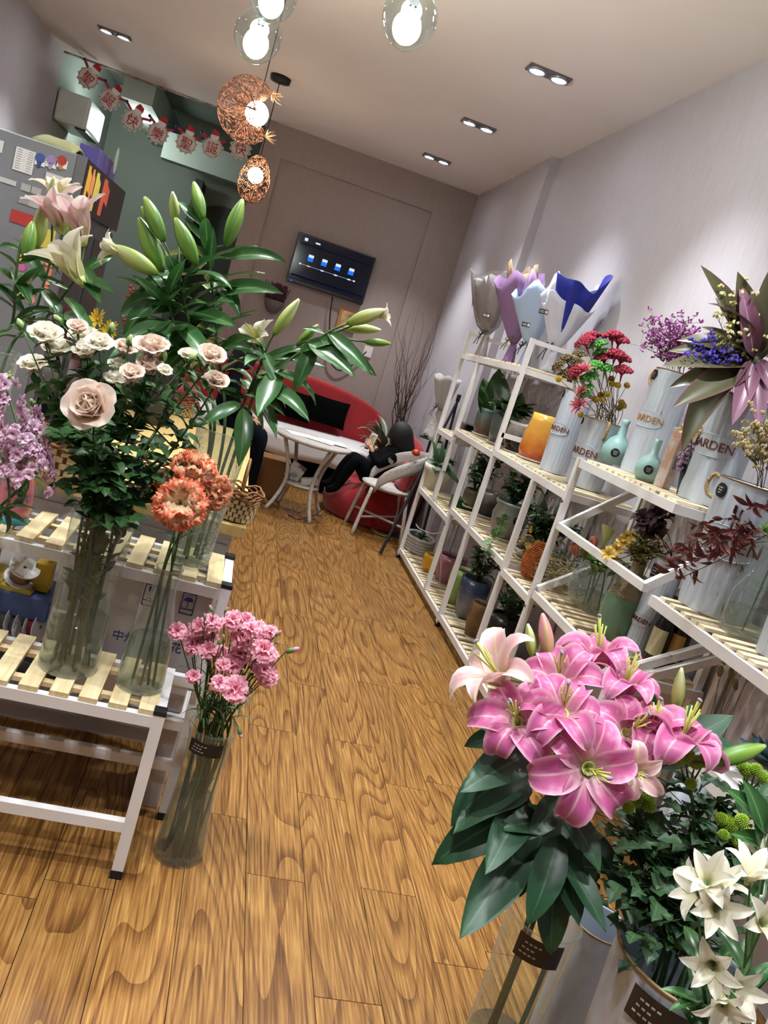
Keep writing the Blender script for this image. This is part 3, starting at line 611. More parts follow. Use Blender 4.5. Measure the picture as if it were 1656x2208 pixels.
tag(MB().tube(curve_pts([at(717, 640, Y=ty), at(711, 690, Y=ty), at(712, 770, Y=ty), at(722, 793, Y=ty), at(738, 798, Y=ty), at(765, 783, Y=ty), at(790, 758, Y=ty)]), .008, 6).obj('power_cable', M_cord, None, True), 'black cable hanging from the television to a socket', 'cable')
c = at(793, 758, Y=YB+.02); tag(MB().box((c.x-.05, YB+.012, c.z-.06), (c.x+.05, YB+.03, c.z+.06)).obj('wall_socket', mat('socket_white', '#cfc9c6', .4)), 'white wall socket at the end of the cable', 'socket')
c = at(750, 690, Y=YB); pf = thing('picture_frame', 'small orange wooden frame on the wall below the television', 'picture', (c.x, YB, c.z-.12))
MB().box((c.x-.11, YB, c.z-.12), (c.x+.11, YB+.029, c.z+.12)).obj('frame', mat('orange_wood', '#a9743e', .6), pf); MB().box((c.x-.08, YB-.003, c.z-.09), (c.x+.08, YB, c.z+.09)).obj('picture', mat('picture_tan', '#7d5a3a', .6, var=('#c7a878', 12, .2)), pf)
# wall pot with dried heather
c = at(590, 655, Y=YB-.06); wp = thing('wall_planter', 'small wall pot with dried purple heather left of the television', 'wall planter', (c.x, YB-.06, c.z-.12))
mb = MB(); mb.lathe([(.0001, -.10), (.05, -.095), (.10, -.02), (.115, .04), (.105, .04), (.09, -.0), (.0001, -.02)], 20, c, sy=.8); mb.obj('pot', mat('wall_pot_grey', '#5d5653', .7), wp, True)
mb = MB()
for k in range(220):
    a = U(0, 2*math.pi); r = U(0, .11); p = c+Vector((r*math.cos(a), r*.6*math.sin(a), .03)); q = p+Vector((U(-.05, .05), U(-.04, .03), U(.06, .2))); mb.tube([p, q], [.002, .006], 3, False)
o = mb.obj('dried_heather', mat('heather_purple', '#5b2f48', .9), wp); o['kind'] = 'stuff'

# ---------------------------------------------------------------- sofa corner
M_redf = mat('red_velvet', '#a5121c', .85, var=('#8a0d16', 7, .25), bump=(180, .15), sheen=.3); M_blkf = mat('black_fabric', '#060607', 1.0, bump=(160, .2), spec=.05); M_sheet = mat('white_sheet', '#d9d6d4', .8, bump=(14, .5))
sf = thing('sofa', 'red fabric sofa with arched back against the back wall', 'sofa', (.65, 8.85, 0))
def slab(nm, pts, y0, y1, m, par, bev=.04):
    o = MB().poly([(x, y0, z) for x, z in pts], y1-y0, (0, 1, 0)).obj(nm, m, par, True); bevel(o, bev, 3); return o
SXL, SXR = -.55, 1.72
bk = [(SXL, .3), (SXR, .3)]+[(SXR-(SXR-SXL)*(1-math.cos(a))/2, .72+.36*math.sin(a)**.8) for a in np.linspace(.04, math.pi-.04, 17)]
slab('backrest', bk, 9.02, 9.30, M_redf, sf)
bevel(MB().box((SXL+.05, 8.25, .30), (SXR-.08, 9.05, .52)).obj('seat', M_redf, sf, True), .05, 3)
bevel(MB().box((SXL+.08, 8.28, .04), (SXR-.1, 9.0, .30)).obj('base', M_blkf, sf), .01)
for x in (SXL, SXR-.2): bevel(MB().box((x, 8.25, .06), (x+.2, 9.1, .66)).obj('armrest', M_redf, sf, True), .07, 3)
for x in (.62,): MB().tube([(x, 9.02, .55), (x, 9.015, 1.02)], .008, 6).obj('back_seam', mat('dark_red', '#5f0a10', .9), sf)
G = np.zeros((9, 25, 3))
for i in range(9):
    for j in range(25):
        u, v = i/8, j/24; x = SXL+.12+(SXR-SXL-.28)*v
        if u < .6: y, z = 9.0-(9.0-8.24)*u/.6, .535+.008*math.sin(9*v+4*u)
        else: y, z = 8.235-.006*math.sin(21*v), .53-(u-.6)/.4*.24+.012*math.sin(17*v+2*u)
        G[i, j] = (x, y, z)
o = MB().grid(G).obj('sofa_sheet', M_sheet, None, True); o.modifiers.new('thick', 'SOLIDIFY').thickness = .006
tag(o, 'creased white sheet spread over the red sofa seat', 'sheet')
def cushion(c, w, h, th, M, nm, m, lab, cat='cushion', grp=None):
    G = []; n = 9
    for side in (1, -1):
        g = np.zeros((n, n, 3))
        for i in range(n):
            for j in range(n):
                u, v = i/(n-1)*2-1, j/(n-1)*2-1; k = (1-u**4)*(1-v**4); pin = 1-.06*(u*u*v*v)*0
                p = Vector((u*w/2*(1-.05*(1-v*v)), side*(th/2*k**.6), v*h/2*(1-.05*(1-u*u)))); p = M.to_3x3() @ p
                g[i, j] = Vector(c)+p
        G.append(g)
    mb = MB(); mb.grid(G[0]); mb.grid(G[1], flip=True); return tag(mb.obj(nm, m, None, True), lab, cat, grp)
cushion(at(632, 872, Y=8.93)+Vector((-.02, 0, .0)), .46, .30, .13, Matrix.Rotation(-.22, 4, 'X') @ Matrix.Rotation(.04, 4, 'Y'), 'sofa_cushion', M_blkf, 'black cushion on the sofa, half hidden by lily leaves', grp='black sofa cushions')
cushion(at(705, 887, Y=8.90), .46, .30, .13, Matrix.Rotation(-.22, 4, 'X') @ Matrix.Rotation(.02, 4, 'Y'), 'sofa_cushion', M_blkf, 'black cushion in the middle of the red sofa', grp='black sofa cushions')
# wicker table
M_wick = mat('white_wicker', '#cfc9c2', .7, var=('#a39b92', 70, .25, (.3, .3, 3)), bump=(200, .5, (.3, .3, 1))); M_wick2 = mat('wicker_weave', '#c9c3bc', .7, var=('#a8a098', 60, .25), bump=(150, .6))
tc_ = Vector((.76, 7.1, 0)); tb = thing('wicker_table', 'round grey-white wicker table with papers on it', 'table', tc_)
def ring_legs(mb, pts): mb.tube(curve_pts(pts, 5), .017, 8); return mb
MB().lathe([(.0001, .648), (.33, .648), (.345, .66), (.345, .675), (.33, .682), (.0001, .682)], 32, tc_).obj('table_top', M_wick2, tb, True)
MB().lathe([(.0001, .255), (.16, .255), (.165, .265), (.16, .275), (.0001, .275)], 24, tc_).obj('lower_shelf', M_wick2, tb, True)
for k in range(4):
    a = math.radians(28+90*k); d = Vector((math.cos(a), math.sin(a), 0)); ring_legs(MB(), [tc_+d*.29+Vector((0, 0, .65)), tc_+d*.20+Vector((0, 0, .45)), tc_+d*.17+Vector((0, 0, .28)), tc_+d*.22+Vector((0, 0, .12)), tc_+d*.29]).obj('leg', M_wick, tb, True)
for i, (dx, dy, r, lab) in enumerate(((-.12, .02, .3, 'white paper sheet hanging over the left rim of table'), (.06, -.02, -.25, 'long white sheet lying across the table'), (.17, .04, .1, 'white paper sheet at the right rim of table'))):
    tag(MB().obox(tc_+Vector((dx, dy, .6845+.0035*i)), (.24, .19, .0022), Matrix.Rotation(r, 4, 'Z')).obj('paper_sheet', M_paper), lab, 'paper', 'papers on the wicker table')
tag(MB().obox(tc_+Vector((-.08, .0, .36)), (.13, .07, .15), Matrix.Rotation(.4, 4, 'Y')).obj('charger_box', mat('white_box', '#b9b6b4', .5, var=('#4a4a50', 14, .08))), 'white printed box leaning on the lower table shelf', 'box')
tag(bevel(MB().obox(tc_+Vector((.06, -.02, .31)), (.15, .09, .06), Matrix.Rotation(-.25, 4, 'Y')).obj('power_strip', mat('strip_white', '#cbc7c2', .5)), .008), 'white plastic device lying on the lower table shelf', 'device')
tag(bevel(MB().box((.36, 7.42, 0), (.66, 7.72, .36)).obj('cardboard_box', mat('brown_cardboard', '#84582f', .8, var=('#744a26', 5, .3))), .004), 'brown cardboard box on the floor behind the wicker table', 'box')
# wicker chair
cc = Vector((1.5, 7.05, 0)); ch = thing('wicker_chair', 'grey-white wicker chair with rounded hoop back', 'chair', cc)
MB().lathe([(.0001, .435), (.21, .435), (.235, .45), (.235, .465), (.2, .475), (.0001, .47)], 28, cc).obj('seat', M_wick2, ch, True)
for (dx, dy) in ((-.20, -.2), (-.21, .19), (.2, -.2), (.2, .2)): MB().tube(curve_pts([cc+Vector((dx*.8, dy*.8, .44)), cc+Vector((dx*.98, dy*.98, .22)), cc+Vector((dx*1.12, dy*1.1, 0))], 5), .017, 8).obj('leg', M_wick, ch, True)
MB().tube([cc+Vector((-.2, -.2, .17)), cc+Vector((.2, .2, .17))], .011, 6).obj('stretcher', M_wick, ch); MB().tube([cc+Vector((-.2, .2, .17)), cc+Vector((.2, -.2, .17))], .011, 6).obj('stretcher', M_wick, ch)
def hoop(nm, z0, zt, r0, r1, wdt):
    g = np.zeros((25, 4, 3))
    for i in range(25):
        a = math.radians(-125+250*i/24); k = math.cos(a*.72)
        for j in range(4):
            z = z0+(zt-z0)*max(k, 0)**.7+wdt*(j/3-.5); rr = r0+(r1-r0)*max(k, 0); g[i, j] = cc+Vector((rr*math.cos(a), rr*math.sin(a), z))
    o = MB().grid(g).obj(nm, M_wick2, ch, True); o.modifiers.new('thick', 'SOLIDIFY').thickness = .02
hoop('backrest', .47, .78, .235, .27, .13)
cushion(cc+Vector((.13, .0, .585)), .36, .26, .12, Matrix.Rotation(math.pi/2, 4, 'Z') @ Matrix.Rotation(.15, 4, 'X'), 'seat_cushion', M_redf, 'small red cushion standing on the wicker chair')
# red lounge bag
bg = Vector((1.52, 7.66, 0)); mb = MB(); g = np.zeros((13, 33, 3))
for i in range(13):
    for j in range(33):
        v = i/12; a = 2*math.pi*j/32; k = .5+.5*math.cos(a)
        r = (.43, .465, .48, .48, .47, .45, .42, .385, .34, .28, .2, .1, 0.001)[i]; zt = .34+.58*k**1.5
        g[i, j] = (bg.x+min(r*math.cos(a), .45), bg.y+r*.98*math.sin(a), .01+zt*math.sin(v*math.pi/2)**.8-(.16*max(0, v-.75)*4*(1-k)))
mb.grid(g); tag(weld_smooth(mb.obj('lounge_bag', M_redf, None, True)), 'big soft red lounge bag under the person with the phone', 'bean bag')
# ---------------------------------------------------------------- plants: meshes shared by many leaves and petals
def surf(W, prof, curl=.5, cup=.1, wave=0, nL=8, nW=4, cp=1.4, twist=0, rnd=0, wf=3, fold=0, ser=0):
    """a leaf or petal of length 1 along +Y, upper face +Z; curl bends the tip back"""
    G = np.zeros((nL+1, nW+1, 3)); A_ = np.zeros_like(G); y = z = 0.0; pa = 0.0; ph = U(0, 6)
    for i in range(nL+1):
        t = i/nL
        if i:
            th = curl*((t-.5/nL)**cp); y += math.cos(th)/nL; z -= math.sin(th)/nL; pa = th
        w_ = W*prof(t)
        for j in range(nW+1):
            u = j/nW*2-1; x = u*w_; dz = cup*u*u*w_+fold*abs(u)*w_+wave*w_*abs(u)*math.sin(wf*math.pi*t+ph+(1.6 if u > 0 else 0))+(wave*.5*t*math.sin(5*u+ph)*W if wave else 0)
            a = twist*t; xx = x*math.cos(a)-dz*math.sin(a); dd = x*math.sin(a)+dz*math.cos(a); yy = y-rnd*u*u*t*t*W+ser*(1 if j % 2 else -1)*t**6
            G[i, j] = (xx, yy-dd*math.sin(pa)*-1*0+dd*math.sin(pa), z+dd*math.cos(pa)); A_[i, j] = (t, abs(u), 0)
    return G, A_
def leafm(nm, m, *a, smooth=True, **k): G, A_ = surf(*a, **k); return MB().grid(G, A_).mesh(nm, m, smooth)
p_lily = lambda t: max(0, math.sin(math.pi*min(1, t**.8)))**.85
p_grass = lambda t: (1-t)**.6*(.3+.7*min(1, t*4))
p_petal = lambda t: max(.0, math.sin(math.pi*(.10+.90*t**1.05)))**.8
p_rose = lambda t: max(.05, math.sin(math.pi*(.13+.70*t)))**.8
p_fan = lambda t: .12+.88*t**.8
p_ovate = lambda t: max(0, math.sin(math.pi*t**.7))**.8
V3 = lambda *a: Vector(a)
def cdir(r, u, b): return (CR @ Vector((r, u, b))).normalized()
# leaf materials
M_lleaf = petal_mat('lily_leaf_green', [(0, '#4a7038'), (.4, '#335c30'), (1, '#3f7038')], .3, mid=('#6f9a55', .12), sss=.15)
M_lleaf2 = petal_mat('dark_lily_leaf', [(0, '#2c4a30'), (.5, '#1f4029'), (1, '#2a5233')], .42, mid=('#41694a', .1), sss=.1)
M_rleaf = petal_mat('rose_leaf_green', [(0, '#41662f'), (1, '#2f5530')], .45, mid=('#4a7a3f', .12), sss=.2)
M_stem = mat('green_stem', '#4f7236', .5, var=('#3a5a2a', 9, .3)); M_stemd = mat('dark_green_stem', '#2c4526', .55, var=('#42602f', 9, .3))
M_gbud = petal_mat('lily_bud_green', [(0, '#5d8a2e'), (.45, '#769f3a'), (.85, '#98b84f'), (1, '#bccb70')], .4, mid=('#4c7a28', .55), sss=.1)
M_wbud = petal_mat('lily_bud_pale', [(0, '#93ad4a'), (.5, '#c8d27c'), (1, '#ece9c0')], .4, mid=('#9ab55a', .5), sss=.15)
M_pbud = petal_mat('lily_bud_pink', [(0, '#a9a25a'), (.4, '#c98d86'), (1, '#d98a9c')], .4, mid=('#b8a868', .4), sss=.15)
def lily_bud_mesh(nm, m):
    mb = MB(); n, k = 18, 11; vs = []; aa = []
    for i in range(k+1):
        t = i/k; r = .165*(math.sin(math.pi*(.06+.90*t))**.75)*(1-.12*t)
        for j in range(n):
            a = 2*math.pi*j/n; g = .5+.5*math.cos(3*a); q = r*(.90+.10*g+.03*math.cos(6*a)); vs.append((q*math.cos(a), q*math.sin(a), t)); aa.append((t, 1-g, 0))
    f = [(i*n+j, i*n+(j+1) % n, (i+1)*n+(j+1) % n, (i+1)*n+j) for i in range(k) for j in range(n)]+[tuple(range(n-1, -1, -1)), tuple(k*n+j for j in range(n))]
    return mb.add(vs, f, aa).mesh(nm, m, True)
BUDG, BUDW, BUDP = lily_bud_mesh('bud', M_gbud), lily_bud_mesh('bud', M_wbud), lily_bud_mesh('bud', M_pbud)
LLEAF = [leafm('leaf', M_lleaf, .13, p_lily, curl=c, cup=.35, wave=.12, nL=9, nW=4, twist=tw) for c, tw in ((.5, .2), (.9, -.3), (1.3, .4), (.25, -.15))]
LLEAFD = [leafm('leaf', M_lleaf2, .17, p_lily, curl=c, cup=.3, wave=.1, nL=9, nW=4, twist=tw) for c, tw in ((.5, .2), (.9, -.3), (1.2, .3), (.25, -.1))]
RLEAF = [leafm('leaf', M_rleaf, .34, p_ovate, curl=c, cup=.25, wave=.08, nL=5, nW=4, wf=6) for c in (.4, .8, .1)]
def lily_set(nm, stops, midc, w=.22, curl=2.4, edge=None, st=0):
    m = petal_mat(nm, stops, .4, mid=midc, sss=.3, edge=edge, streak=st)
    return [leafm('petal', m, w, p_petal, curl=curl*k, cup=.35, wave=.16, nL=11, nW=6, cp=1.9, twist=tw) for k, tw in ((1, .1), (.8, -.15), (1.2, .2))]
PINKL = lily_set('pink_lily_petal', [(0, '#d9c9a0'), (.18, '#cf93a4'), (.45, '#c75a92'), (.8, '#d074a4'), (1, '#ecc4d2')], ('#e0b6b4', .10), .25, 3.3, edge=('#e6b2c8', .72), st=.12)
PALEL = lily_set('pale_pink_lily_petal', [(0, '#d7cf9c'), (.35, '#dfb6ac'), (.7, '#e0b0b4'), (1, '#ecd9cf')], ('#e3d5a6', .14), .23, 2.3, edge=('#efdcd8', .6))
WHITL = lily_set('white_lily_petal', [(0, '#c3c578'), (.3, '#dfdcae'), (.7, '#efe6d3'), (1, '#f2ece0')], ('#d5cf98', .15), .2, 1.6)
BLUSH = lily_set('blush_lily_petal', [(0, '#c3c07a'), (.3, '#e2c3b8'), (.7, '#ecd2d2'), (1, '#f4ece4')], ('#e0a8b8', .3), .2, 1.2)
M_anther = mat('lily_anther', '#8a8290', .8); M_fil = mat('lily_filament', '#b9bf5a', .5); M_thr = mat('lily_throat', '#b6c070', .5)
STAM = MB().tube([(0, 0, 0), (.02, 0, .35), (.10, 0, .72)], .012, 5).mesh('stamen', M_fil, True)
PIST = MB().tube([(0, 0, 0), (0, 0, .5), (.03, 0, .85)], [.016, .014, .03], 6).mesh('pistil', M_fil, True)
ANTH = MB().ball((.03, 0, .88), .035, 8, 5, (1.5, .8, .7)).mesh('stigma', M_anther, True)
THRO = MB().lathe([(.001, -.06), (.045, -.05), (.07, .0), (.10, .1), (.09, .1), (.05, .02), (.001, 0)], 10).mesh('flower', M_thr, True)
def petal_M(a, a0, off=0.0, s=1.0, rz=0.0, lift=0):
    rad = Vector((math.cos(a), math.sin(a), 0)); d = rad*math.sin(a0)+Vector((0, 0, math.cos(a0))); n = -rad*math.cos(a0)+Vector((0, 0, math.sin(a0)))
    return leaf_frame(rad*off+Vector((0, 0, lift)), d, n, s)
def lily_flower(par, loc, d, s, petals, a0=.42, roll=None, stam=True, spread=1.0):
    F = frame(loc, d, U(0, 6) if roll is None else roll, s); f = place(THRO, 'flower', F, par)
    for k in range(6):
        a = k*math.pi/3+U(-.12, .12); aa = (a0 if k % 2 else a0*.85)*spread*U(.85, 1.15)
        place(petals[k % 3] if R() < .6 else random.choice(petals), 'petal', F @ petal_M(a, aa, .03, U(.92, 1.08)*(1 if k % 2 else .95)), f)
    if stam:
        for k in range(5): place(STAM, 'stamen', F @ Matrix.Rotation(k*1.26+.3, 4, 'Z'), f)
        place(PIST, 'pistil', F, f); place(ANTH, 'stigma', F, f)
    return f
def bud_px(par, tip, base, d0, d1, me, fat=1.0):
    a, b = at(*base, d=d0), at(*tip, d=d1); L_ = (b-a).length; F = frame(a, b-a, U(0, 6)); M = F @ Matrix.Diagonal((L_*fat, L_*fat, L_, 1)); place(me, 'bud', M, par); return a
def leaf_px(par, p0, p1, d0, d1, me, nrm=None, wid=1.0):
    a, b = at(*p0, d=d0), at(*p1, d=d1); L_ = (b-a).length*1.08; n = Vector(nrm) if nrm is not None else (Vector((0, 0, 1))*.8+(CAM-a).normalized()*.7+Vector((U(-.3, .3), U(-.3, .3), 0)))
    return place(me, 'leaf', leaf_frame(a, b-a, n, L_, wid), par)
def leaf_on(par, p, t, az, inc, L_, me, wid=1.0, nm='leaf'):
    t = t.normalized(); o = t.orthogonal().normalized(); rad = Matrix.Rotation(az, 3, t) @ o; d = t*math.cos(inc)+rad*math.sin(inc)
    return place(me, nm, leaf_frame(p, d, t+Vector((0, 0, .2)), L_, wid), par)
def path_at(pts, t):
    k = min(int(t*(len(pts)-1)), len(pts)-2); fr = t*(len(pts)-1)-k; return pts[k].lerp(pts[k+1], fr), (pts[k+1]-pts[k])
def lathe_vase(nm, lab, c, prof, m, grp=None, n=40, cat='vase', wall=.004, water=None, sy=1):
    """open vessel from an outer profile [(r,z)...] bottom to top"""
    t = thing(nm, lab, cat, c, grp)
    rt, zt = prof[-1]
    if m.name in ('vase_glass', 'crackle_glass', 'amber_glass'): body = [(.001, prof[0][1])]+prof
    else: body = [(.001, prof[0][1])]+prof+[(max(r-wall, .001), z if i else z+wall*2) for i, (r, z) in enumerate(prof)][::-1]+[(.001, prof[0][1]+wall*2)]
    MB().lathe(body, n, c, sy=sy).obj('vase_body', m, t, True)
    MB().tube([Vector(c)+Vector((rt*math.cos(a), rt*sy*math.sin(a), zt)) for a in np.linspace(0, 2*math.pi, 41)], .0022, 6, False).obj('rim', m, t, True)
    if water:
        wp = [(r-wall*1.3, z) for r, z in prof if z < water]; r_w = np.interp(water, [z for r, z in prof], [r for r, z in prof])-wall*1.3
        wp = [(wp[0][0], prof[0][1]+wall*2.2)]+[q for q in wp[1:]]+[(r_w, water), (.001, water)]
        MB().lathe([(.001, prof[0][1]+wall*2.2)]+wp, n, c, sy=sy).obj('water', M_water, t, True)
    return t
M_gl = glass_mat('vase_glass', '#eef3f0', .06, .9, body=.12, body_col='#dfe6e2'); M_glc = glass_mat('crackle_glass', '#eaf0ec', .12, 1.0, crackle=80, body=.22, body_col='#dde5e0'); M_water = glass_mat('vase_water', '#f2f5ee', .02, .5, body=.05, body_col='#e3e6d8')
M_lab = mat('black_label', '#131215', .4); M_labt = mat('label_print', '#b9b6b4', .6); M_brn = mat('brown_label', '#2a1f1c', .45)
def round_label(par, c, r0, z0, z1, az, half, lines=3, m=None, pm=None):
    """printed label bent around a round vessel at radius r0"""
    G = np.array([[(c.x+(r0+.001)*math.cos(az+half*(2*i/12-1)), c.y+(r0+.001)*math.sin(az+half*(2*i/12-1)), c.z+z) for i in range(13)] for z in (z0, z1)])
    o = MB().grid(G, flip=False).obj('label', m or M_lab, par); 
    for k in range(lines):
        za = z0+(z1-z0)*(.28+.45*k/max(1, lines-1)); h = (z1-z0)*.035
        for e in range(4-k % 2):
            a0_ = az-half*(.78-.2*e-.06*k); G = np.array([[(c.x+(r0+.0018)*math.cos(a0_+half*.045*i), c.y+(r0+.0018)*math.sin(a0_+half*.045*i), c.z+za+z) for i in range(4)] for z in (-h, h)]); MB().grid(G).obj('label_print', pm or M_labt, o)
# ---- the foreground vessels
CV = Vector((.19, 2.20, 0)); cv = lathe_vase('glass_vase', 'clear glass vase of pink carnations standing on the floor', CV, [(.074, 0), (.074, .02), (.066, .12), (.06, .22), (.058, .30), (.063, .38), (.072, .43)], M_gl, 'glass flower vases', water=.2)
round_label(cv, CV, .0685, .365, .405, -1.75, .75)
RV = Vector((-.245, 2.205, T1+.016)); rv = lathe_vase('glass_vase', 'tall clear glass cylinder full of white rose stems', RV, [(.078, 0), (.079, .03), (.079, .2), (.081, .40), (.083, .45)], M_gl, 'glass flower vases', water=.16)
OV = Vector((-.045, 2.18, T1+.016)); ov = lathe_vase('glass_bottle', 'clear glass bottle with narrow neck holding orange carnations', OV, [(.062, 0), (.066, .015), (.062, .12), (.045, .22), (.034, .28), (.031, .32), (.036, .355)], M_gl, 'glass flower vases', water=.15)
LV = Vector((.0, 2.50, T2+.016)); lv = lathe_vase('crackle_vase', 'tall crackled glass vase holding the green lily stems', LV, [(.058, 0), (.06, .02), (.066, .15), (.075, .3), (.083, .425)], M_glc, 'glass flower vases', water=.16)
WV = Vector((-.67, 2.50, T2+.016)); wv = lathe_vase('crackle_vase', 'crackled glass vase of white lilies cut by left edge', WV, [(.045, 0), (.047, .02), (.052, .2), (.058, .36), (.064, .475)], M_glc, 'glass flower vases', water=.16)
PV = at(1176, 1972, d=1.82); PV = Vector((PV.x, PV.y, 0)); pvh = at(1176, 1972, d=1.82).z
pv = lathe_vase('glass_vase', 'tall clear glass vase of pink lilies in the right foreground', PV, [(.078, 0), (.08, .02), (.075, .2), (.076, .35), (.084, pvh)], M_gl, 'glass flower vases', water=.2)
round_label(pv, PV, .0835, pvh-.07, pvh-.012, -1.95, .62, m=M_brn)
def stems_in(par, base, rim, n, r, tops, mat_, rad=.0035, nm='stem'): pass
# ---- white spray roses
def rose_set(nm, stops, edge=None):
    m = petal_mat(nm, stops, .5, sss=.42, edge=edge)
    return ([leafm('petal', m, .55, p_rose, curl=-.5, cup=.75, nL=5, nW=6, rnd=.3)], [leafm('petal', m, .62, p_rose, curl=.1, cup=.6, wave=.06, nL=6, nW=6, rnd=.35), leafm('petal', m, .62, p_rose, curl=.45, cup=.55, wave=.08, nL=6, nW=6, rnd=.35)],
            [leafm('petal', m, .64, p_rose, curl=1.25, cup=.45, wave=.12, nL=7, nW=6, rnd=.25, cp=2.2), leafm('petal', m, .60, p_rose, curl=.9, cup=.3, wave=.12, nL=7, nW=6, rnd=.3)], MB().ball((0, 0, .35), .26, 10, 6, (1, 1, 1.3)).mesh('bloom', m, True))
ROSEW = rose_set('cream_rose_petal', [(0, '#ddd6a4'), (.4, '#f3ecd2'), (1, '#fbf7ec')]); ROSEP = rose_set('blush_rose_petal', [(0, '#d9ba92'), (.4, '#efd3ba'), (1, '#f8e8da')], edge=('#f8eadf', .7))
SEPAL = leafm('sepal', M_rleaf, .16, p_grass, curl=.9, cup=.2, nL=4, nW=2)
def rose_bloom(par, loc, d, s, S, openness=1.0):
    F = frame(loc, d, U(0, 6), s); b = place(S[3], 'bloom', F, par)
    for k in range(4): place(S[0][0], 'petal', F @ petal_M(k*1.57+U(-.2, .2), .10*openness, .05, .74, lift=.05), b)
    for k in range(4): place(S[1][0], 'petal', F @ petal_M(k*1.57+.7+U(-.2, .2), .20*openness, .08, .72, lift=.04), b)
    for k in range(5): place(random.choice(S[1]), 'petal', F @ petal_M(k*1.257+U(-.2, .2), .26*openness, .10, .86), b)
    for k in range(5): place(random.choice(S[2]), 'petal', F @ petal_M(k*1.257+.6+U(-.2, .2), .50*openness, .10, .92, lift=-.04), b)
    for k in range(4): place(SEPAL, 'sepal', F @ petal_M(k*1.57, 1.7, .02, .6, lift=-.05), b)
M_rbud = petal_mat('rose_bud_green', [(0, '#5d8a3d'), (.6, '#86a85a'), (1, '#cfd3a0')], .45, sss=.1)
RBUD = MB().lathe([(.01, 0), (.22, .12), (.30, .4), (.22, .75), (.06, 1)], 12).mesh('bud', M_rbud, True)
def branch(par, pts, r0, r1, m=M_stem, nm='stem', n=6): 
    k = len(pts); MB().tube(pts, [r0+(r1-r0)*i/(k-1) for i in range(k)], n).obj(nm, m, par, True)
roses = [((98, 735), 30, 'W'), ((122, 765), 29, 'W'), ((187, 768), 25, 'W'), ((167, 716), 20, 'P'), ((183, 740), 27, 'W'), ((214, 752), 25, 'W'), ((74, 800), 26, 'W'), ((325, 768), 34, 'P'), ((321, 802), 26, 'P'), ((256, 832), 26, 'W'), ((453, 780), 27, 'P'),
         ((463, 833), 24, 'P'), ((201, 882), 44, 'P'), ((268, 762), 22, 'P'), ((285, 818), 24, 'P'), ((352, 806), 15, 'W'), ((255, 800), 20, 'W'), ((404, 773), 17, 'W')]
rbuds = [(50, 712), (237, 722), (277, 748), (347, 784), (405, 782), (172, 860), (135, 700)]
V3z = lambda *a: Vector(a)
def vase_pt(c, r, z): 
    a, q = U(0, 2*math.pi), r*math.sqrt(R()); return Vector((c.x+q*math.cos(a), c.y+q*math.sin(a), c.z+z))
rose_groups = [[0, 6, 1], [3, 4, 2], [5, 13, 16], [7, 8, 15], [9, 14], [10, 17], [11], [12]]
rl = ['left side of the bunch with three cream blooms', 'with cream blooms rising from the back of the bunch', 'with small cream blooms in the middle of the bunch', 'with the blush blooms right of the middle', 'with two blooms low in the bunch centre', 'with blush bloom beside its closed bud on the right', 'with single blush bloom farthest right', 'with the largest open blush rose facing the camera']
rc = Vector((-.26, 2.22, 0)); nbud = 0
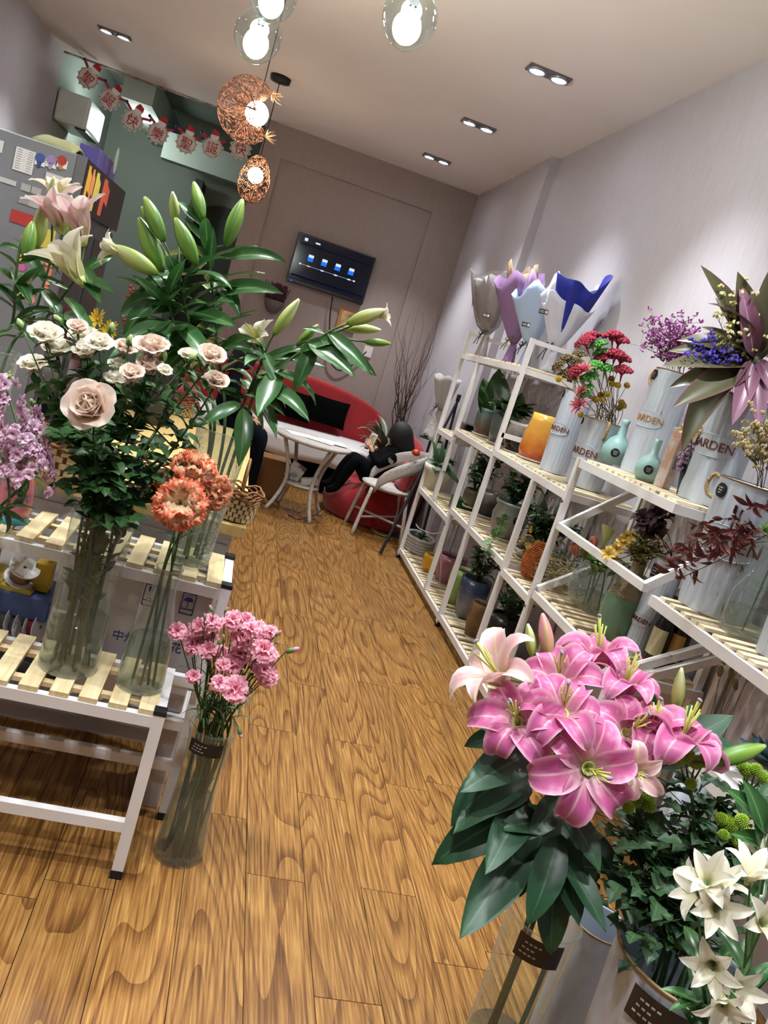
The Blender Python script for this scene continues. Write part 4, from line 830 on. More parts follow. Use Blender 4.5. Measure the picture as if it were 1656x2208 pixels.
for gi, ids in enumerate(rose_groups):
    t = thing('spray_rose', 'spray rose stem '+rl[gi], 'rose', RV+Vector((0, 0, .01)), 'white spray roses in the glass cylinder')
    b = vase_pt(RV, .055, .012); mid = vase_pt(RV, .06, .44)
    P_ = [at(*roses[i][0], d=2.13+U(-.06, .10) if i != 12 else 1.99) for i in ids]; cen = sum(P_, Vector())/len(P_)
    fork = mid.lerp(cen, .55); main = curve_pts([b, mid, fork], 6); branch(t, main, .0052, .004, M_stemd)
    for e in range(1): branch(t, curve_pts([vase_pt(RV, .06, .012), vase_pt(RV, .06, .44), fork], 5), .0045, .0035, M_stemd, 'side_stem')
    for j, i in enumerate(ids):
        (px, py), s, kind = roses[i]; p = P_[j]; d = (p-fork).normalized()*.6+Vector((U(-.3, .3), -.75, .75)); d = d if i != 12 else cdir(.05, .25, 1)
        pts = curve_pts([fork, fork.lerp(p, .5)+Vector((0, 0, -.01)), p-d.normalized()*.008], 5); branch(t, pts, .003, .0022, M_stem, 'branch')
        rose_bloom(t, p, d, pxm(p, s)*1.62, ROSEW if kind == 'W' else ROSEP, U(.75, 1.05) if i != 12 else 1.25)
        for q in (.12, .34, .56, .78):
            pp, tt = path_at(pts, q); az = U(0, 6)
            for e in range(4): leaf_on(t, pp+tt.normalized()*.004*e, tt, az+(e-1)*1.3, U(.7, 1.5), U(.034, .055), random.choice(RLEAF))
    if nbud < len(rbuds):
        x, y = rbuds[nbud]; nbud += 1; p = at(x, y, d=2.15); pts = curve_pts([fork, fork.lerp(p, .6)+Vector((0, 0, -.01)), p], 5); branch(t, pts, .0025, .0018, M_stem, 'branch'); d = p-fork
        bd = place(RBUD, 'bud', frame(p, d, 0, .034), t)
        for k in range(4): place(SEPAL, 'sepal', frame(p, d, 0, .034) @ petal_M(k*1.57, .5, .2, .9), bd)
    for q in np.linspace(.2, .5, 16):
        pp, tt = path_at(main, q); leaf_on(t, pp, tt, U(0, 6), U(.4, 1.1), U(.035, .055), random.choice(RLEAF))
    for q in np.linspace(.5, .98, 15):
        pp, tt = path_at(main, q); az = U(0, 6); sd = Matrix.Rotation(az, 3, 'Z') @ Vector((1, 0, .25)); L0 = U(.04, .10); tw = MB().tube([pp, pp+sd*L0], .0012, 4).obj('leaf_stalk', M_stemd, t)
        for e, (f_, a_) in enumerate(((1, 0), (.75, 1.0), (.75, -1.0), (.4, 1.1), (.4, -1.1))):
            if e > 2 and R() < .5: continue
            q2 = pp+sd*L0*f_; dd = Matrix.Rotation(a_, 3, 'Z') @ sd; place(random.choice(RLEAF), 'leaf', leaf_frame(q2, dd+Vector((0, 0, U(-.5, .2))), Vector((U(-.4, .4), U(-.6, .2), 1)), U(.036, .058)), t)
# ---- carnations
def carn_set(nm, stops, edge, n=3):
    m = petal_mat(nm, stops, .6, sss=.3, edge=edge); return [leafm('petal', m, .52, p_fan, curl=c, cup=.1, wave=.32, nL=6, nW=10, wf=5, rnd=.15, ser=.045) for c in (.9, .3, 1.5)]
CARNP = carn_set('pink_carnation_petal', [(0, '#d9738c'), (.5, '#f093aa'), (1, '#fbc0ce')], None)
M_orp = petal_mat('orange_carnation_petal', [(0, '#ebc492'), (.78, '#f8dcb6'), (.91, '#f0976a'), (1, '#e2603f')], .6, sss=.25, streak=.34)
CARNO = [leafm('petal', M_orp, .5, p_fan, curl=c, cup=.1, wave=.42, nL=7, nW=12, wf=6, rnd=.15, ser=.06) for c in (.9, .3, 1.5)]
M_orp2 = petal_mat('salmon_carnation_petal', [(0, '#cda06a'), (.6, '#dfae80'), (1, '#dc8a64')], .6, sss=.25, streak=.5)
CARNS = [leafm('petal', M_orp2, .5, p_fan, curl=c, cup=.1, wave=.42, nL=7, nW=12, wf=6, rnd=.15, ser=.06) for c in (.9, .3, 1.5)]
CALYX = MB().lathe([(.02, -.75), (.13, -.62), (.17, -.3), (.18, .02), (.12, .1), (.001, .1)], 10).mesh('bloom', mat('calyx_green', '#4c6b34', .5), True)
def carnation(par, loc, d, s, S, layers=((5, 1.35, 1), (5, .95, .95), (4, .5, .85), (3, .2, .7))):
    F = frame(loc, d, U(0, 6), s); b = place(CALYX, 'bloom', F, par)
    for n, a0, k in layers:
        o = U(0, 6)
        for i in range(n): place(random.choice(S), 'petal', F @ petal_M(o+i*2*math.pi/n+U(-.15, .15), a0*U(.9, 1.1), .03, k*U(.9, 1.05)), b)
CLEAF = [leafm('leaf', petal_mat('carnation_leaf_green', [(0, '#3f5e3c'), (1, '#57774c')], .5, sss=.1), .055, p_grass, curl=c, cup=.4, nL=6, nW=2) for c in (.6, 1.3, 2.0)]
CBUD = MB().lathe([(.02, 0), (.16, .1), (.2, .35), (.17, .62), (.05, .68)], 10).mesh('bud', mat('carnation_bud_green', '#55753a', .5), True); CTIP = MB().lathe([(.14, .6), (.17, .72), (.12, .92), (.02, 1)], 10).mesh('bud_tip', mat('carnation_bud_pink', '#e08aa6', .5), True)
pk = lambda x, y: (340+x*.2053, 1260+y*.2053)
pcs = [(205, 490, 17), (330, 580, 15), (370, 650, 20), (440, 450, 19), (500, 470, 18), (510, 560, 20), (530, 690, 18), (570, 400, 18), (610, 440, 15), (790, 380, 20), (850, 440, 18), (930, 390, 18), (980, 470, 16), (890, 560, 22), (900, 640, 18), (660, 730, 19), (870, 740, 20), (770, 850, 21), (690, 850, 14),
       (1060, 470, 18), (1120, 520, 17), (1090, 600, 19), (1110, 690, 24), (1180, 760, 15), (1060, 850, 18), (1110, 900, 18), (1160, 970, 20), (650, 1040, 17), (815, 1100, 24), (375, 970, 14), (1190, 500, 13)]
pbs = [((545, 215), (580, 300)), ((740, 240), (700, 300)), ((690, 520), (700, 600)), ((640, 560), (650, 640)), ((495, 300), (495, 380)), ((905, 880), (890, 930)), ((1300, 485), (1230, 545)), ((1490, 670), (1340, 710)), ((880, 1620), (850, 1500)), ((960, 1190), (950, 1120)), ((460, 1060), (450, 1110)), ((690, 1150), (690, 1210)), ((1280, 600), (1230, 620))]
pcs.sort(key=lambda q: q[0]); pbs.sort(key=lambda q: q[0][0])
for gi in range(9):
    ids = [i for i in range(len(pcs)) if i*9//len(pcs) == gi]; pts3 = [at(*pk(pcs[i][0], pcs[i][1]), d=2.22+U(-.05, .07)) for i in ids]
    t = thing('carnation', ORD[gi]+' of the pink carnation sprays in the floor vase', 'carnation', CV+Vector((0, 0, .01)), 'pink spray carnations')
    b = vase_pt(CV, .05, .012); mid = vase_pt(CV, .05, .41); cen = sum(pts3, Vector())/len(pts3); fork = mid.lerp(cen, .4); main = curve_pts([b, mid, fork], 5); branch(t, main, .0042, .003, M_stemd)
    for e in range(2): branch(t, curve_pts([vase_pt(CV, .055, .012), vase_pt(CV, .052, .40), fork+V3z(U(-.01, .01), U(-.01, .01), 0)], 5), .0038, .0025, M_stemd, 'side_stem')
    for q in (.25, .4, .5): pp, tt = path_at(main, q); leaf_on(t, pp, tt, U(0, 6), .5, .07, random.choice(CLEAF))
    for j, i in enumerate(ids):
        p = pts3[j]; d = (p-fork).normalized()*.7+cdir(U(-.3, .3), U(.0, .5), .9)*.6; d.normalize(); s = pxm(p, pcs[i][2])*1.25
        br = curve_pts([fork, fork.lerp(p-d*s*.7, .5), p-d*s*.72], 4); branch(t, br, .0022, .0018, M_stemd, 'branch', 5); carnation(t, p, d, s, CARNP)
        pp, tt = path_at(br, .5); leaf_on(t, pp, tt, U(0, 6), .5, .05, random.choice(CLEAF))
    for q in (.6, .75, .9): pp, tt = path_at(main, q); a = U(0, 6); leaf_on(t, pp, tt, a, .5, .08, random.choice(CLEAF)); leaf_on(t, pp, tt, a+3.14, .5, .08, random.choice(CLEAF))
    for (tp, bs) in [q for k, q in enumerate(pbs) if k*9//len(pbs) == gi]:
        e, bq = at(*pk(*tp), d=2.2), at(*pk(*bs), d=2.2); br = curve_pts([fork, fork.lerp(bq, .6), bq], 4); branch(t, br, .0018, .0014, M_stemd, 'branch', 5); F = frame(bq, e-bq, 0, (e-bq).length); bd = place(CBUD, 'bud', F, t); place(CTIP, 'bud_tip', F, bd)
oc = [((390, 1087), 48, 2.06, cdir(.05, .2, 1), CARNO, 'large orange and cream carnation facing the camera'), ((418, 1012), 40, 2.18, cdir(.35, .85, .25), CARNO, 'orange carnation seen from the side above the largest one'), ((462, 1060), 36, 2.24, cdir(.7, .0, .4), CARNS, 'pale salmon carnation in front of the crackled vase'), ((362, 1045), 26, 2.24, cdir(-.7, .2, -.3), CARNO, 'orange carnation turned away behind the largest one')]
for (px, s, dep, d, S, lab) in oc:
    p = at(*px, d=dep); t = thing('carnation', lab, 'carnation', OV+Vector((0, 0, .01)), 'orange carnations in the bottle'); s = pxm(p, s)*1.18
    b = vase_pt(OV, .04, .012); nk = vase_pt(OV, .02, .33); pts = curve_pts([b, nk, nk.lerp(p, .6)-d*s*.5, p-d*s*.72], 6); branch(t, pts, .004, .003, M_stemd)
    carnation(t, p, d, s, S, ((7, 1.5, 1), (7, 1.15, 1.02), (7, .8, 1.0), (6, .5, .95), (5, .22, .85)))
    for q in (.62, .70, .78, .86):
        pp, tt = path_at(pts, q); a = U(0, 6); leaf_on(t, pp, tt, a, .6, U(.06, .1), random.choice(CLEAF)); leaf_on(t, pp, tt, a+3.14, .6, U(.06, .1), random.choice(CLEAF))
# ---- green and white lilies in the crackled vase
GL = 'green budded lilies in the crackled vase'
def lily_stem(lab, grp, base, ctrl, buds=(), flowers=(), leaves=(), r=.0055, leafset=LLEAF, rnd=None, m=M_stem, dmain=None, wid=1.0):
    """ctrl: 3D points; buds: (tip px, base px, depth, mesh, fat); leaves: (from px, to px, depth0, depth1); rnd=(n,t0,t1,L)"""
    t = thing('lily', lab, 'lily', base, grp); pts = curve_pts(ctrl, 7); branch(t, pts, r, r*.65, m)
    end, dr = path_at(pts, .999)
    for b in buds:
        tip, bs, dep, me = b[:4]; fat = b[4] if len(b) > 4 else 1.0; a = bud_px(t, tip, bs, dep, dep+U(-.03, .03), me, fat)
        q = min(pts, key=lambda p: (p-a).length if (p-pts[0]).length > .3 else 9); j, _ = path_at(pts, U(.86, .97)); j = j if (j-a).length < (q-a).length*2.2 else q
        branch(t, curve_pts([j, j.lerp(a, .5)+Vector((0, 0, .008)), a], 4), r*.6, r*.5, m, 'flower_stalk', 6)
    for (loc, d, s, pet, a0, st, spread) in flowers:
        j, _ = path_at(pts, U(.88, .97)); a = loc-d.normalized()*s*.05; branch(t, curve_pts([j, j.lerp(a, .6)-d.normalized()*.01, a], 4), r*.6, r*.55, m, 'flower_stalk', 6); lily_flower(t, loc, d, s, pet, a0, None, st, spread)
    for l in leaves: leaf_px(t, l[0], l[1], l[2], l[3] if len(l) > 3 else l[2], random.choice(leafset), wid=wid*U(.85, 1.2))
    if rnd:
        n, t0, t1, L_ = rnd
        for i in range(n):
            pp, tt = path_at(pts, t0+(t1-t0)*(i+R()*.6)/n); leaf_on(t, pp, tt, i*2.4+U(-.4, .4), U(.7, 1.35), L_*U(.75, 1.2), random.choice(leafset), wid*U(.9, 1.2))
    return t
rim = lambda dx, dy: LV+Vector((dx, dy, .42)); bot = lambda dx, dy: LV+Vector((dx, dy, .012))
lily_stem('lily stem with tall upright green buds right of the others', GL, bot(.02, 0), [bot(.02, .01), rim(0, .02), at(470, 760, d=2.52), at(455, 600, d=2.5), at(445, 520, d=2.5)],
          [((418, 393), (438, 476), 2.48, BUDG), ((523, 430), (487, 530), 2.45, BUDG)], (), [((480, 560), (600, 525), 2.5, 2.45), ((440, 520), (400, 470), 2.5), ((455, 600), (520, 640), 2.5, 2.4), ((462, 640), (570, 585), 2.5, 2.35), ((440, 490), (385, 430), 2.5), ((430, 590), (345, 575), 2.5)], rnd=(21, .42, .93, .165))
lily_stem('lily stem with a cluster of closed green buds in the middle', GL, bot(-.02, .01), [bot(-.02, .01), rim(-.03, 0), at(430, 780, d=2.45), at(400, 660, d=2.42), at(380, 590, d=2.4)],
          [((312, 425), (353, 520), 2.38, BUDG, 1.1), ((300, 470), (350, 586), 2.4, BUDG, 1.05), ((378, 470), (424, 570), 2.34, BUDG, 1.1), ((372, 413), (380, 482), 2.46, BUDW, 1.15), ((305, 445), (325, 495), 2.5, BUDG)], (),
          [((400, 660), (270, 670), 2.42, 2.3), ((395, 640), (240, 620), 2.42, 2.35), ((410, 700), (310, 745), 2.42, 2.2), ((400, 600), (480, 560), 2.4, 2.3), ((405, 670), (500, 690), 2.4, 2.3), ((385, 600), (300, 590), 2.4, 2.3), ((420, 740), (340, 790), 2.42, 2.3)], rnd=(21, .42, .93, .165))
lily_stem('lily stem whose opening pale bud points left', GL, bot(-.01, -.02), [bot(-.01, -.02), rim(-.04, -.02), at(400, 790, d=2.4), at(370, 680, d=2.36), at(355, 600, d=2.34)],
          [((245, 530), (338, 590), 2.32, BUDW, 1.15)], [(at(262, 545, d=2.32), cdir(-.85, .3, .1), .085, WHITL, .3, False, 1.2)], [((370, 690), (240, 740), 2.35, 2.2), ((360, 640), (250, 690), 2.35, 2.25), ((375, 700), (460, 740), 2.36, 2.2), ((380, 730), (300, 780), 2.36, 2.2)], rnd=(16, .42, .9, .155))
lily_stem('lily stem leaning right with pale buds opening in front of the wall', GL, bot(.03, .0), [bot(.03, 0), rim(.05, 0), at(560, 830, d=2.45), at(640, 765, d=2.42), at(700, 722, d=2.4)],
          [((832, 668), (748, 698), 2.38, BUDW, 1.1), ((822, 712), (742, 708), 2.42, BUDW, .9), ((843, 741), (785, 737), 2.4, BUDG), ((687, 700), (640, 745), 2.45, BUDG)], [(at(812, 682, d=2.38), cdir(.9, .15, .2), .055, WHITL, .3, False, 1.1)],
          [((700, 722), (720, 708), 2.4), ((690, 730), (805, 795), 2.4, 2.35), ((665, 740), (760, 795), 2.4, 2.3), ((640, 765), (730, 705), 2.42, 2.35), ((705, 715), (795, 790), 2.4, 2.3), ((590, 800), (700, 830), 2.42, 2.4), ((560, 835), (660, 850), 2.45, 2.3), ((575, 820), (620, 770), 2.45, 2.4), ((550, 850), (600, 920), 2.45, 2.35), ((680, 735), (640, 830), 2.42, 2.35), ((600, 800), (560, 880), 2.45, 2.3), ((700, 720), (655, 700), 2.4)])
lily_stem('lily stem with white open bloom and upright pale bud', GL, bot(.01, .03), [bot(.01, .03), rim(.03, .03), at(530, 860, d=2.52), at(560, 790, d=2.5), at(575, 750, d=2.48)],
          [((645, 645), (590, 722), 2.46, BUDW, .95)], [(at(562, 742, d=2.52), cdir(-.35, .5, .55), .10, WHITL, .55, True, 1.2)], [((560, 790), (650, 720), 2.48, 2.4), ((570, 770), (500, 720), 2.48, 2.4), ((575, 770), (690, 770), 2.48, 2.4), ((540, 850), (580, 800), 2.5), ((530, 860), (470, 830), 2.5), ((525, 880), (530, 980), 2.45, 2.35), ((520, 870), (440, 900), 2.45, 2.35), ((530, 850), (610, 870), 2.45, 2.35), ((570, 760), (600, 830), 2.45, 2.4)], rnd=(14, .42, .85, .13))
# ---- white lilies at the left edge
WG = 'white and blush lilies at the left edge'; wr = lambda dx, dy: WV+Vector((dx, dy, .47)); wb = lambda dx, dy: WV+Vector((dx, dy, .012))
lily_stem('lily stem with white trumpet and blush pink bloom near the cooler', WG, wb(.02, 0), [wb(.02, 0), wr(.03, 0), at(95, 690, d=2.4), at(150, 620, d=2.4), at(170, 580, d=2.4)],
          [], [(at(178, 612, d=2.34), cdir(-.45, .85, .2), .17, WHITL, .2, False, 1.0), (at(180, 525, d=2.42), cdir(-.15, .95, .25), .16, BLUSH, .22, True, 1.0)], [((170, 590), (238, 540), 2.38), ((165, 600), (232, 610), 2.38, 2.3), ((150, 625), (80, 590), 2.4, 2.3), ((140, 640), (190, 690), 2.35, 2.25), ((175, 570), (100, 560), 2.4), ((110, 680), (200, 660), 2.4, 2.2), ((170, 570), (215, 640), 2.4, 2.3), ((120, 670), (30, 660), 2.4, 2.3)])
lily_stem('lily stem with pale half-open blooms and green bud at the top', WG, wb(-.02, .01), [wb(-.02, .01), wr(-.02, .01), at(55, 720, d=2.45), at(95, 610, d=2.45), at(115, 540, d=2.45)],
          [((116, 380), (112, 462), 2.42, BUDW, .9), ((92, 440), (78, 535), 2.44, BUDW, 1.15), ((162, 440), (145, 508), 2.4, BUDW)], [(at(132, 500, d=2.42), cdir(-.25, .95, .2), .15, BLUSH, .22, False, 1.0), (at(118, 450, d=2.46), cdir(.1, .98, .1), .12, WHITL, .22, False, 1.0)], [((95, 610), (50, 500), 2.45, 2.4), ((90, 620), (150, 690), 2.4, 2.3), ((80, 640), (0, 560), 2.45, 2.35), ((60, 700), (100, 655), 2.45, 2.3), ((60, 690), (0, 600), 2.4, 2.3)])
lily_stem('leafy lily stem without blooms at the very left edge', WG, wb(0, -.02), [wb(0, -.02), wr(-.01, -.03), at(25, 700, d=2.35), at(35, 590, d=2.32), at(45, 520, d=2.32)],
          [((70, 478), (55, 560), 2.32, BUDG, 1.2)], [], [((30, 620), (-30, 600), 2.32), ((35, 600), (65, 640), 2.32, 2.25), ((30, 650), (90, 620), 2.32), ((20, 700), (80, 720), 2.3), ((45, 540), (-20, 510), 2.32), ((40, 570), (100, 540), 2.32)], rnd=(6, .5, .9, .14))
# ---- pink lilies in the right foreground
PG = 'pink lilies in the right foreground'; pr_ = lambda dx, dy: PV+Vector((dx, dy, pvh-.01)); pb_ = lambda dx, dy: PV+Vector((dx, dy, .012))
def pstem(lab, off, via, flowers, buds, leaves):
    lily_stem(lab, PG, pb_(*off), [pb_(*off), pr_(off[0]*1.2, off[1]*1.2)]+[at(x, y, d=d) for x, y, d in via], buds, [(at(*q[0], d=q[1]), cdir(*q[2]), q[3], q[4], q[5], True, q[6]) for q in flowers], leaves, .006, LLEAFD, m=M_stemd, wid=1.15)
pstem('pink lily stem with pale bloom reaching left over the floor', (-.03, 0), [(1130, 1800, 1.72), (1150, 1620, 1.66), (1150, 1540, 1.64)],
      [((1090, 1478), 1.62, (-.55, .75, .3), .135, PALEL, .5, 1.0), ((1118, 1560), 1.56, (-.25, .55, .8), .125, PINKL, .62, 1.15)], [], [((1150, 1650), (985, 1710), 1.62, 1.5), ((1145, 1690), (1000, 1740), 1.62, 1.5), ((1150, 1640), (1040, 1530), 1.64), ((1140, 1740), (970, 1810), 1.65, 1.5), ((1140, 1800), (1010, 2000), 1.6, 1.45), ((1150, 1620), (1010, 1690), 1.6, 1.5), ((1140, 1720), (1060, 1860), 1.6, 1.45), ((1150, 1600), (1000, 1570), 1.66), ((1145, 1780), (1030, 1790), 1.66, 1.6)])
pstem('pink lily stem with closed bloom and rosy bud at the top', (0, .03), [(1185, 1800, 1.78), (1200, 1600, 1.74), (1200, 1500, 1.72)],
      [((1205, 1478), 1.66, (-.1, .75, .65), .125, PINKL, .55, 1.15), ((1290, 1440), 1.74, (.0, .95, .15), .13, PINKL, .42, 1.0), ((1335, 1505), 1.68, (.25, .9, .3), .125, PINKL, .36, .95)], [((1170, 1322), (1185, 1420), 1.74, BUDP, 1.1), ((1138, 1345), (1150, 1420), 1.76, BUDW, 1.0)], [((1190, 1640), (1090, 1580), 1.7), ((1195, 1620), (1300, 1560), 1.7), ((1185, 1720), (1250, 1840), 1.66, 1.55), ((1185, 1760), (1130, 1900), 1.62, 1.5), ((1190, 1700), (1110, 1640), 1.7, 1.6)])
pstem('pink lily stem with the wide open bloom facing the camera', (.01, -.04), [(1195, 1830, 1.66), (1225, 1700, 1.6), (1240, 1680, 1.58)],
      [((1265, 1655), 1.50, (.05, .15, 1), .135, PINKL, .75, 1.45), ((1212, 1545), 1.55, (-.05, .75, .7), .12, PINKL, .62, 1.15)], [], [((1225, 1710), (1150, 1790), 1.58, 1.5), ((1215, 1740), (1300, 1860), 1.58, 1.5), ((1205, 1800), (1160, 1980), 1.56, 1.45), ((1210, 1780), (1110, 1760), 1.58, 1.5), ((1200, 1830), (1310, 1990), 1.56, 1.48), ((1200, 1860), (1180, 2060), 1.6, 1.5), ((1205, 1800), (1250, 1980), 1.58, 1.5)])
pstem('pink lily stem bending right with side bloom and big green bud', (.04, .0), [(1240, 1800, 1.72), (1330, 1680, 1.66), (1420, 1640, 1.62)],
      [((1458, 1622), 1.58, (.25, .88, .25), .135, PINKL, .48, 1.05), ((1395, 1605), 1.62, (.1, .9, .35), .125, PINKL, .30, .9), ((1345, 1585), 1.60, (.25, .55, .75), .115, PINKL, .55, 1.1), ((1362, 1660), 1.52, (.1, .1, 1), .075, PALEL, .6, 1.1)], [((1650, 1608), (1532, 1645), 1.55, BUDG, .95), ((1470, 1440), (1455, 1540), 1.66, BUDW, .85)], [((1420, 1640), (1480, 1520), 1.6), ((1400, 1650), (1320, 1540), 1.66), ((1430, 1630), (1570, 1540), 1.68), ((1400, 1660), (1540, 1600), 1.68), ((1350, 1670), (1400, 1500), 1.72, 1.7), ((1440, 1620), (1600, 1600), 1.7), ((1260, 1780), (1340, 1900), 1.66, 1.6), ((1250, 1800), (1230, 1990), 1.66, 1.55)])
# ---- tin cans (shared with the shelf) and green pompon chrysanthemums
def tin_mat():
    m = mat('pale_blue_tin', '#bfc8d2', .42, .15, var=('#b3bcc8', 3, .3)); nt = m.node_tree; b = nt.nodes['Principled BSDF']; L = nt.links.new
    src = b.inputs['Base Color'].links[0].from_socket; tc = nt.nodes.new('ShaderNodeTexCoord'); mp = nt.nodes.new('ShaderNodeMapping'); mp.inputs['Scale'].default_value = (70, 70, 9); L(tc.outputs['Object'], mp.inputs[0])
    n = nt.nodes.new('ShaderNodeTexNoise'); n.inputs['Scale'].default_value = 1; n.inputs['Detail'].default_value = 6; L(mp.outputs[0], n.inputs['Vector'])
    cr = nt.nodes.new('ShaderNodeValToRGB'); cr.color_ramp.elements[0].position = .66; cr.color_ramp.elements[1].position = .74; L(n.outputs['Fac'], cr.inputs[0])
    mx = nt.nodes.new('ShaderNodeMixRGB'); L(cr.outputs[0], mx.inputs[0]); L(src, mx.inputs[1]); mx.inputs[2].default_value = C('#a87f4c'); L(mx.outputs[0], b.inputs['Base Color']); return m
M_tin = tin_mat(); M_rim = mat('tin_rim_rust', '#8c7350', .5, .5); M_gtxt = mat('garden_lettering', '#6e3a2e', .6); M_gtxt2 = mat('garden_lettering_ochre', '#a8793a', .6); M_rope = mat('jute_rope', '#a58a62', .9, bump=(120, .8))
def wrap_text(s, size, c, r0, slope, z, az, m):
    """lettering bent round a can"""
    me = text_mesh(s, size, m, .0012).copy(); me.materials.clear(); me.materials.append(m)
    for v in me.vertices:
        x, y, q = v.co; rr = r0+slope*(z+y)+.0022+q; a = az+x/r0; v.co = (rr*math.cos(a), rr*math.sin(a), z+y)
    me.name = 'lettering'; return me
def tin_can(lab, c, r0, r1, h, az=-2.2, txt='GARDEN', tm=None, sticker=None, rope=False, ridges=True, plate=.52, nm='tin_can', tsize=None):
    t = thing(nm, lab, 'tin can', c, 'pale blue tin flower cans'); n = 72; zs = [0, .004, .03, .05, .5, .93, .95, .985, 1]
    prof = []
    for q in zs: prof.append((r0+(r1-r0)*q, q*h))
    mb = MB(); vs = []
    for i, (r, z) in enumerate(prof):
        for k in range(n):
            q = zs[i]; amp = .022 if (ridges and .04 < q < .94) else 0; a = 2*math.pi*k/n; rr = r*(1+amp*math.cos(n/3*a)); vs.append((c.x+rr*math.cos(a), c.y+rr*math.sin(a), c.z+z))
    f = [(i*n+k, i*n+(k+1) % n, (i+1)*n+(k+1) % n, (i+1)*n+k) for i in range(len(prof)-1) for k in range(n)]+[tuple(range(n-1, -1, -1))]
    mb.add(vs, f); o = mb.obj('can_body', M_tin, t, True); o.modifiers.new('wall', 'SOLIDIFY').thickness = .003
    MB().lathe([(r1*1.0, h*.992), (r1*1.025, h*.996), (r1*1.025, h*1.006), (r1*.98, h*1.006)], 40, c).obj('rim', M_rim, t, True)
    if txt:
        z = h*plate; rr = r0+(r1-r0)*plate; half = .95; pts = []; hh = min(rr*.42, h*.12)
        G = np.array([[(c.x+(rr+(r1-r0)*(dz/h)+.003)*math.cos(az+a), c.y+(rr+(r1-r0)*(dz/h)+.003)*math.sin(az+a), c.z+z+dz) for dz in [hh*u*(max(0, 1-(abs(a)/half)**2.6)**.5) for u in np.linspace(-1, 1, 5)]] for a in np.linspace(-half, half, 19)])
        pl_ = MB().grid(G, flip=False).obj('name_plate', M_tin, t, True); pts = [tuple(g[0]) for g in G]+[tuple(g[4]) for g in G[::-1]]; MB().tube(pts+[pts[0]], .0016, 5, False).obj('plate_rim', M_tin, pl_, True)
        me = wrap_text(txt, tsize or hh*1.15, c, rr+.003, (r1-r0)/h, 0, 0, tm or M_gtxt)
        place(me, 'lettering', Matrix.Translation((c.x, c.y, c.z+z)) @ Matrix.Rotation(az, 4, 'Z'), t)
    if sticker:
        saz, sz, sr = sticker; rr = r0+(r1-r0)*sz+.004; F = frame(Vector((c.x+rr*math.cos(saz), c.y+rr*math.sin(saz), c.z+h*sz)), (math.cos(saz), math.sin(saz), 0)).to_3x3(); p = Vector((c.x+rr*math.cos(saz), c.y+rr*math.sin(saz), c.z+h*sz))
        sk = MB().lathe([(.0001, .003), (sr, .003), (sr, -.006)], 20, p, M=F).obj('round_sticker', M_lab, t)
        for k in range(3): MB().obox(p+Vector((math.cos(saz), math.sin(saz), 0))*.0036+Vector((0, 0, sr*(.35-.35*k))), (.0008, sr*(1.1-.2*k), sr*.12), Matrix.Rotation(saz, 4, 'Z')).obj('sticker_print', M_labt, sk)
    if rope:
        s = rope; a = az+s; p0 = Vector((c.x+r1*math.cos(a), c.y+r1*math.sin(a), c.z+h*.97)); d = Vector((math.cos(a), math.sin(a), 0))
        MB().tube(curve_pts([p0, p0+d*.03+V3(0, 0, .01), p0+d*.045+V3(0, 0, -.03), p0+d*.03+V3(0, 0, -.065), p0+V3(0, 0, -.075)], 5), .008, 7).obj('rope_handle', M_rope, t, True)
    return t
MP = at(1478, 2075, d=1.62); MC = Vector((MP.x, MP.y, 0)); MH = MP.z
mcn = tin_can('pale tin bucket of green chrysanthemums in the right foreground', MC, .105, .135, MH, txt=None, ridges=True, nm='tin_bucket')
round_label(mcn, MC, .1385, MH-.085, MH-.02, -2.35, .42, m=M_brn)
WC2 = at(1300, 1990, d=1.98); tin_can('plain pale can behind the pink lily vase', Vector((WC2.x, WC2.y, 0)), .07, .075, WC2.z, txt=None, ridges=False)
AV = Vector((1.02, .98, 0)); lathe_vase('glass_vase', 'glass vase of white alstroemeria at the lower right edge', AV, [(.06, 0), (.06, .3), (.065, .62)], M_gl, 'glass flower vases')
c = at(1300, 2080, d=2.0); lathe_vase('glass_vase', 'small yellowish glass vase between the pale cans', Vector((c.x+.02, c.y+.14, 0)), [(.05, 0), (.055, .03), (.06, .3)], glass_mat('amber_glass', '#e6dfb8', .05, .7, body=.1, body_col='#c8bd80'), 'glass flower vases')
M_mum = petal_mat('green_pompon', [(0, '#7aa51f'), (1, '#bad447')], .6, sss=.1)
def spiky(n=150, r=.5):
    mb = MB()
    for i in range(n):
        z = 1-2*(i+.5)/n
        if z < -.7: continue
        a = i*2.39996; q = math.sqrt(1-z*z); d = Vector((q*math.cos(a), q*math.sin(a), z)); o1 = d.orthogonal().normalized(); o2 = d.cross(o1); b = d*r*.72; w_ = r*.14
        mb.add([b+o1*w_, b+o2*w_, b-o1*w_, b-o2*w_, d*r], [(0, 1, 4), (1, 2, 4), (2, 3, 4), (3, 0, 4)], [(0, 0, 0)]*4+[(1, 0, 0)])
    mb.ball((0, 0, 0), r*.76, 10, 7); return mb
POM = spiky().mesh('pompon', M_mum)
M_mleaf = petal_mat('mum_leaf_green', [(0, '#3f5f35'), (1, '#34563a')], .5, mid=('#54704c', .15), sss=.15)
MLEAF = [leafm('leaf', M_mleaf, .36, lambda t: p_ovate(t)*(.45+.55*abs(math.cos(t*9.4))), curl=c_, cup=.3, wave=.15, nL=8, nW=4, wf=4) for c_ in (.5, 1.0, .2)]
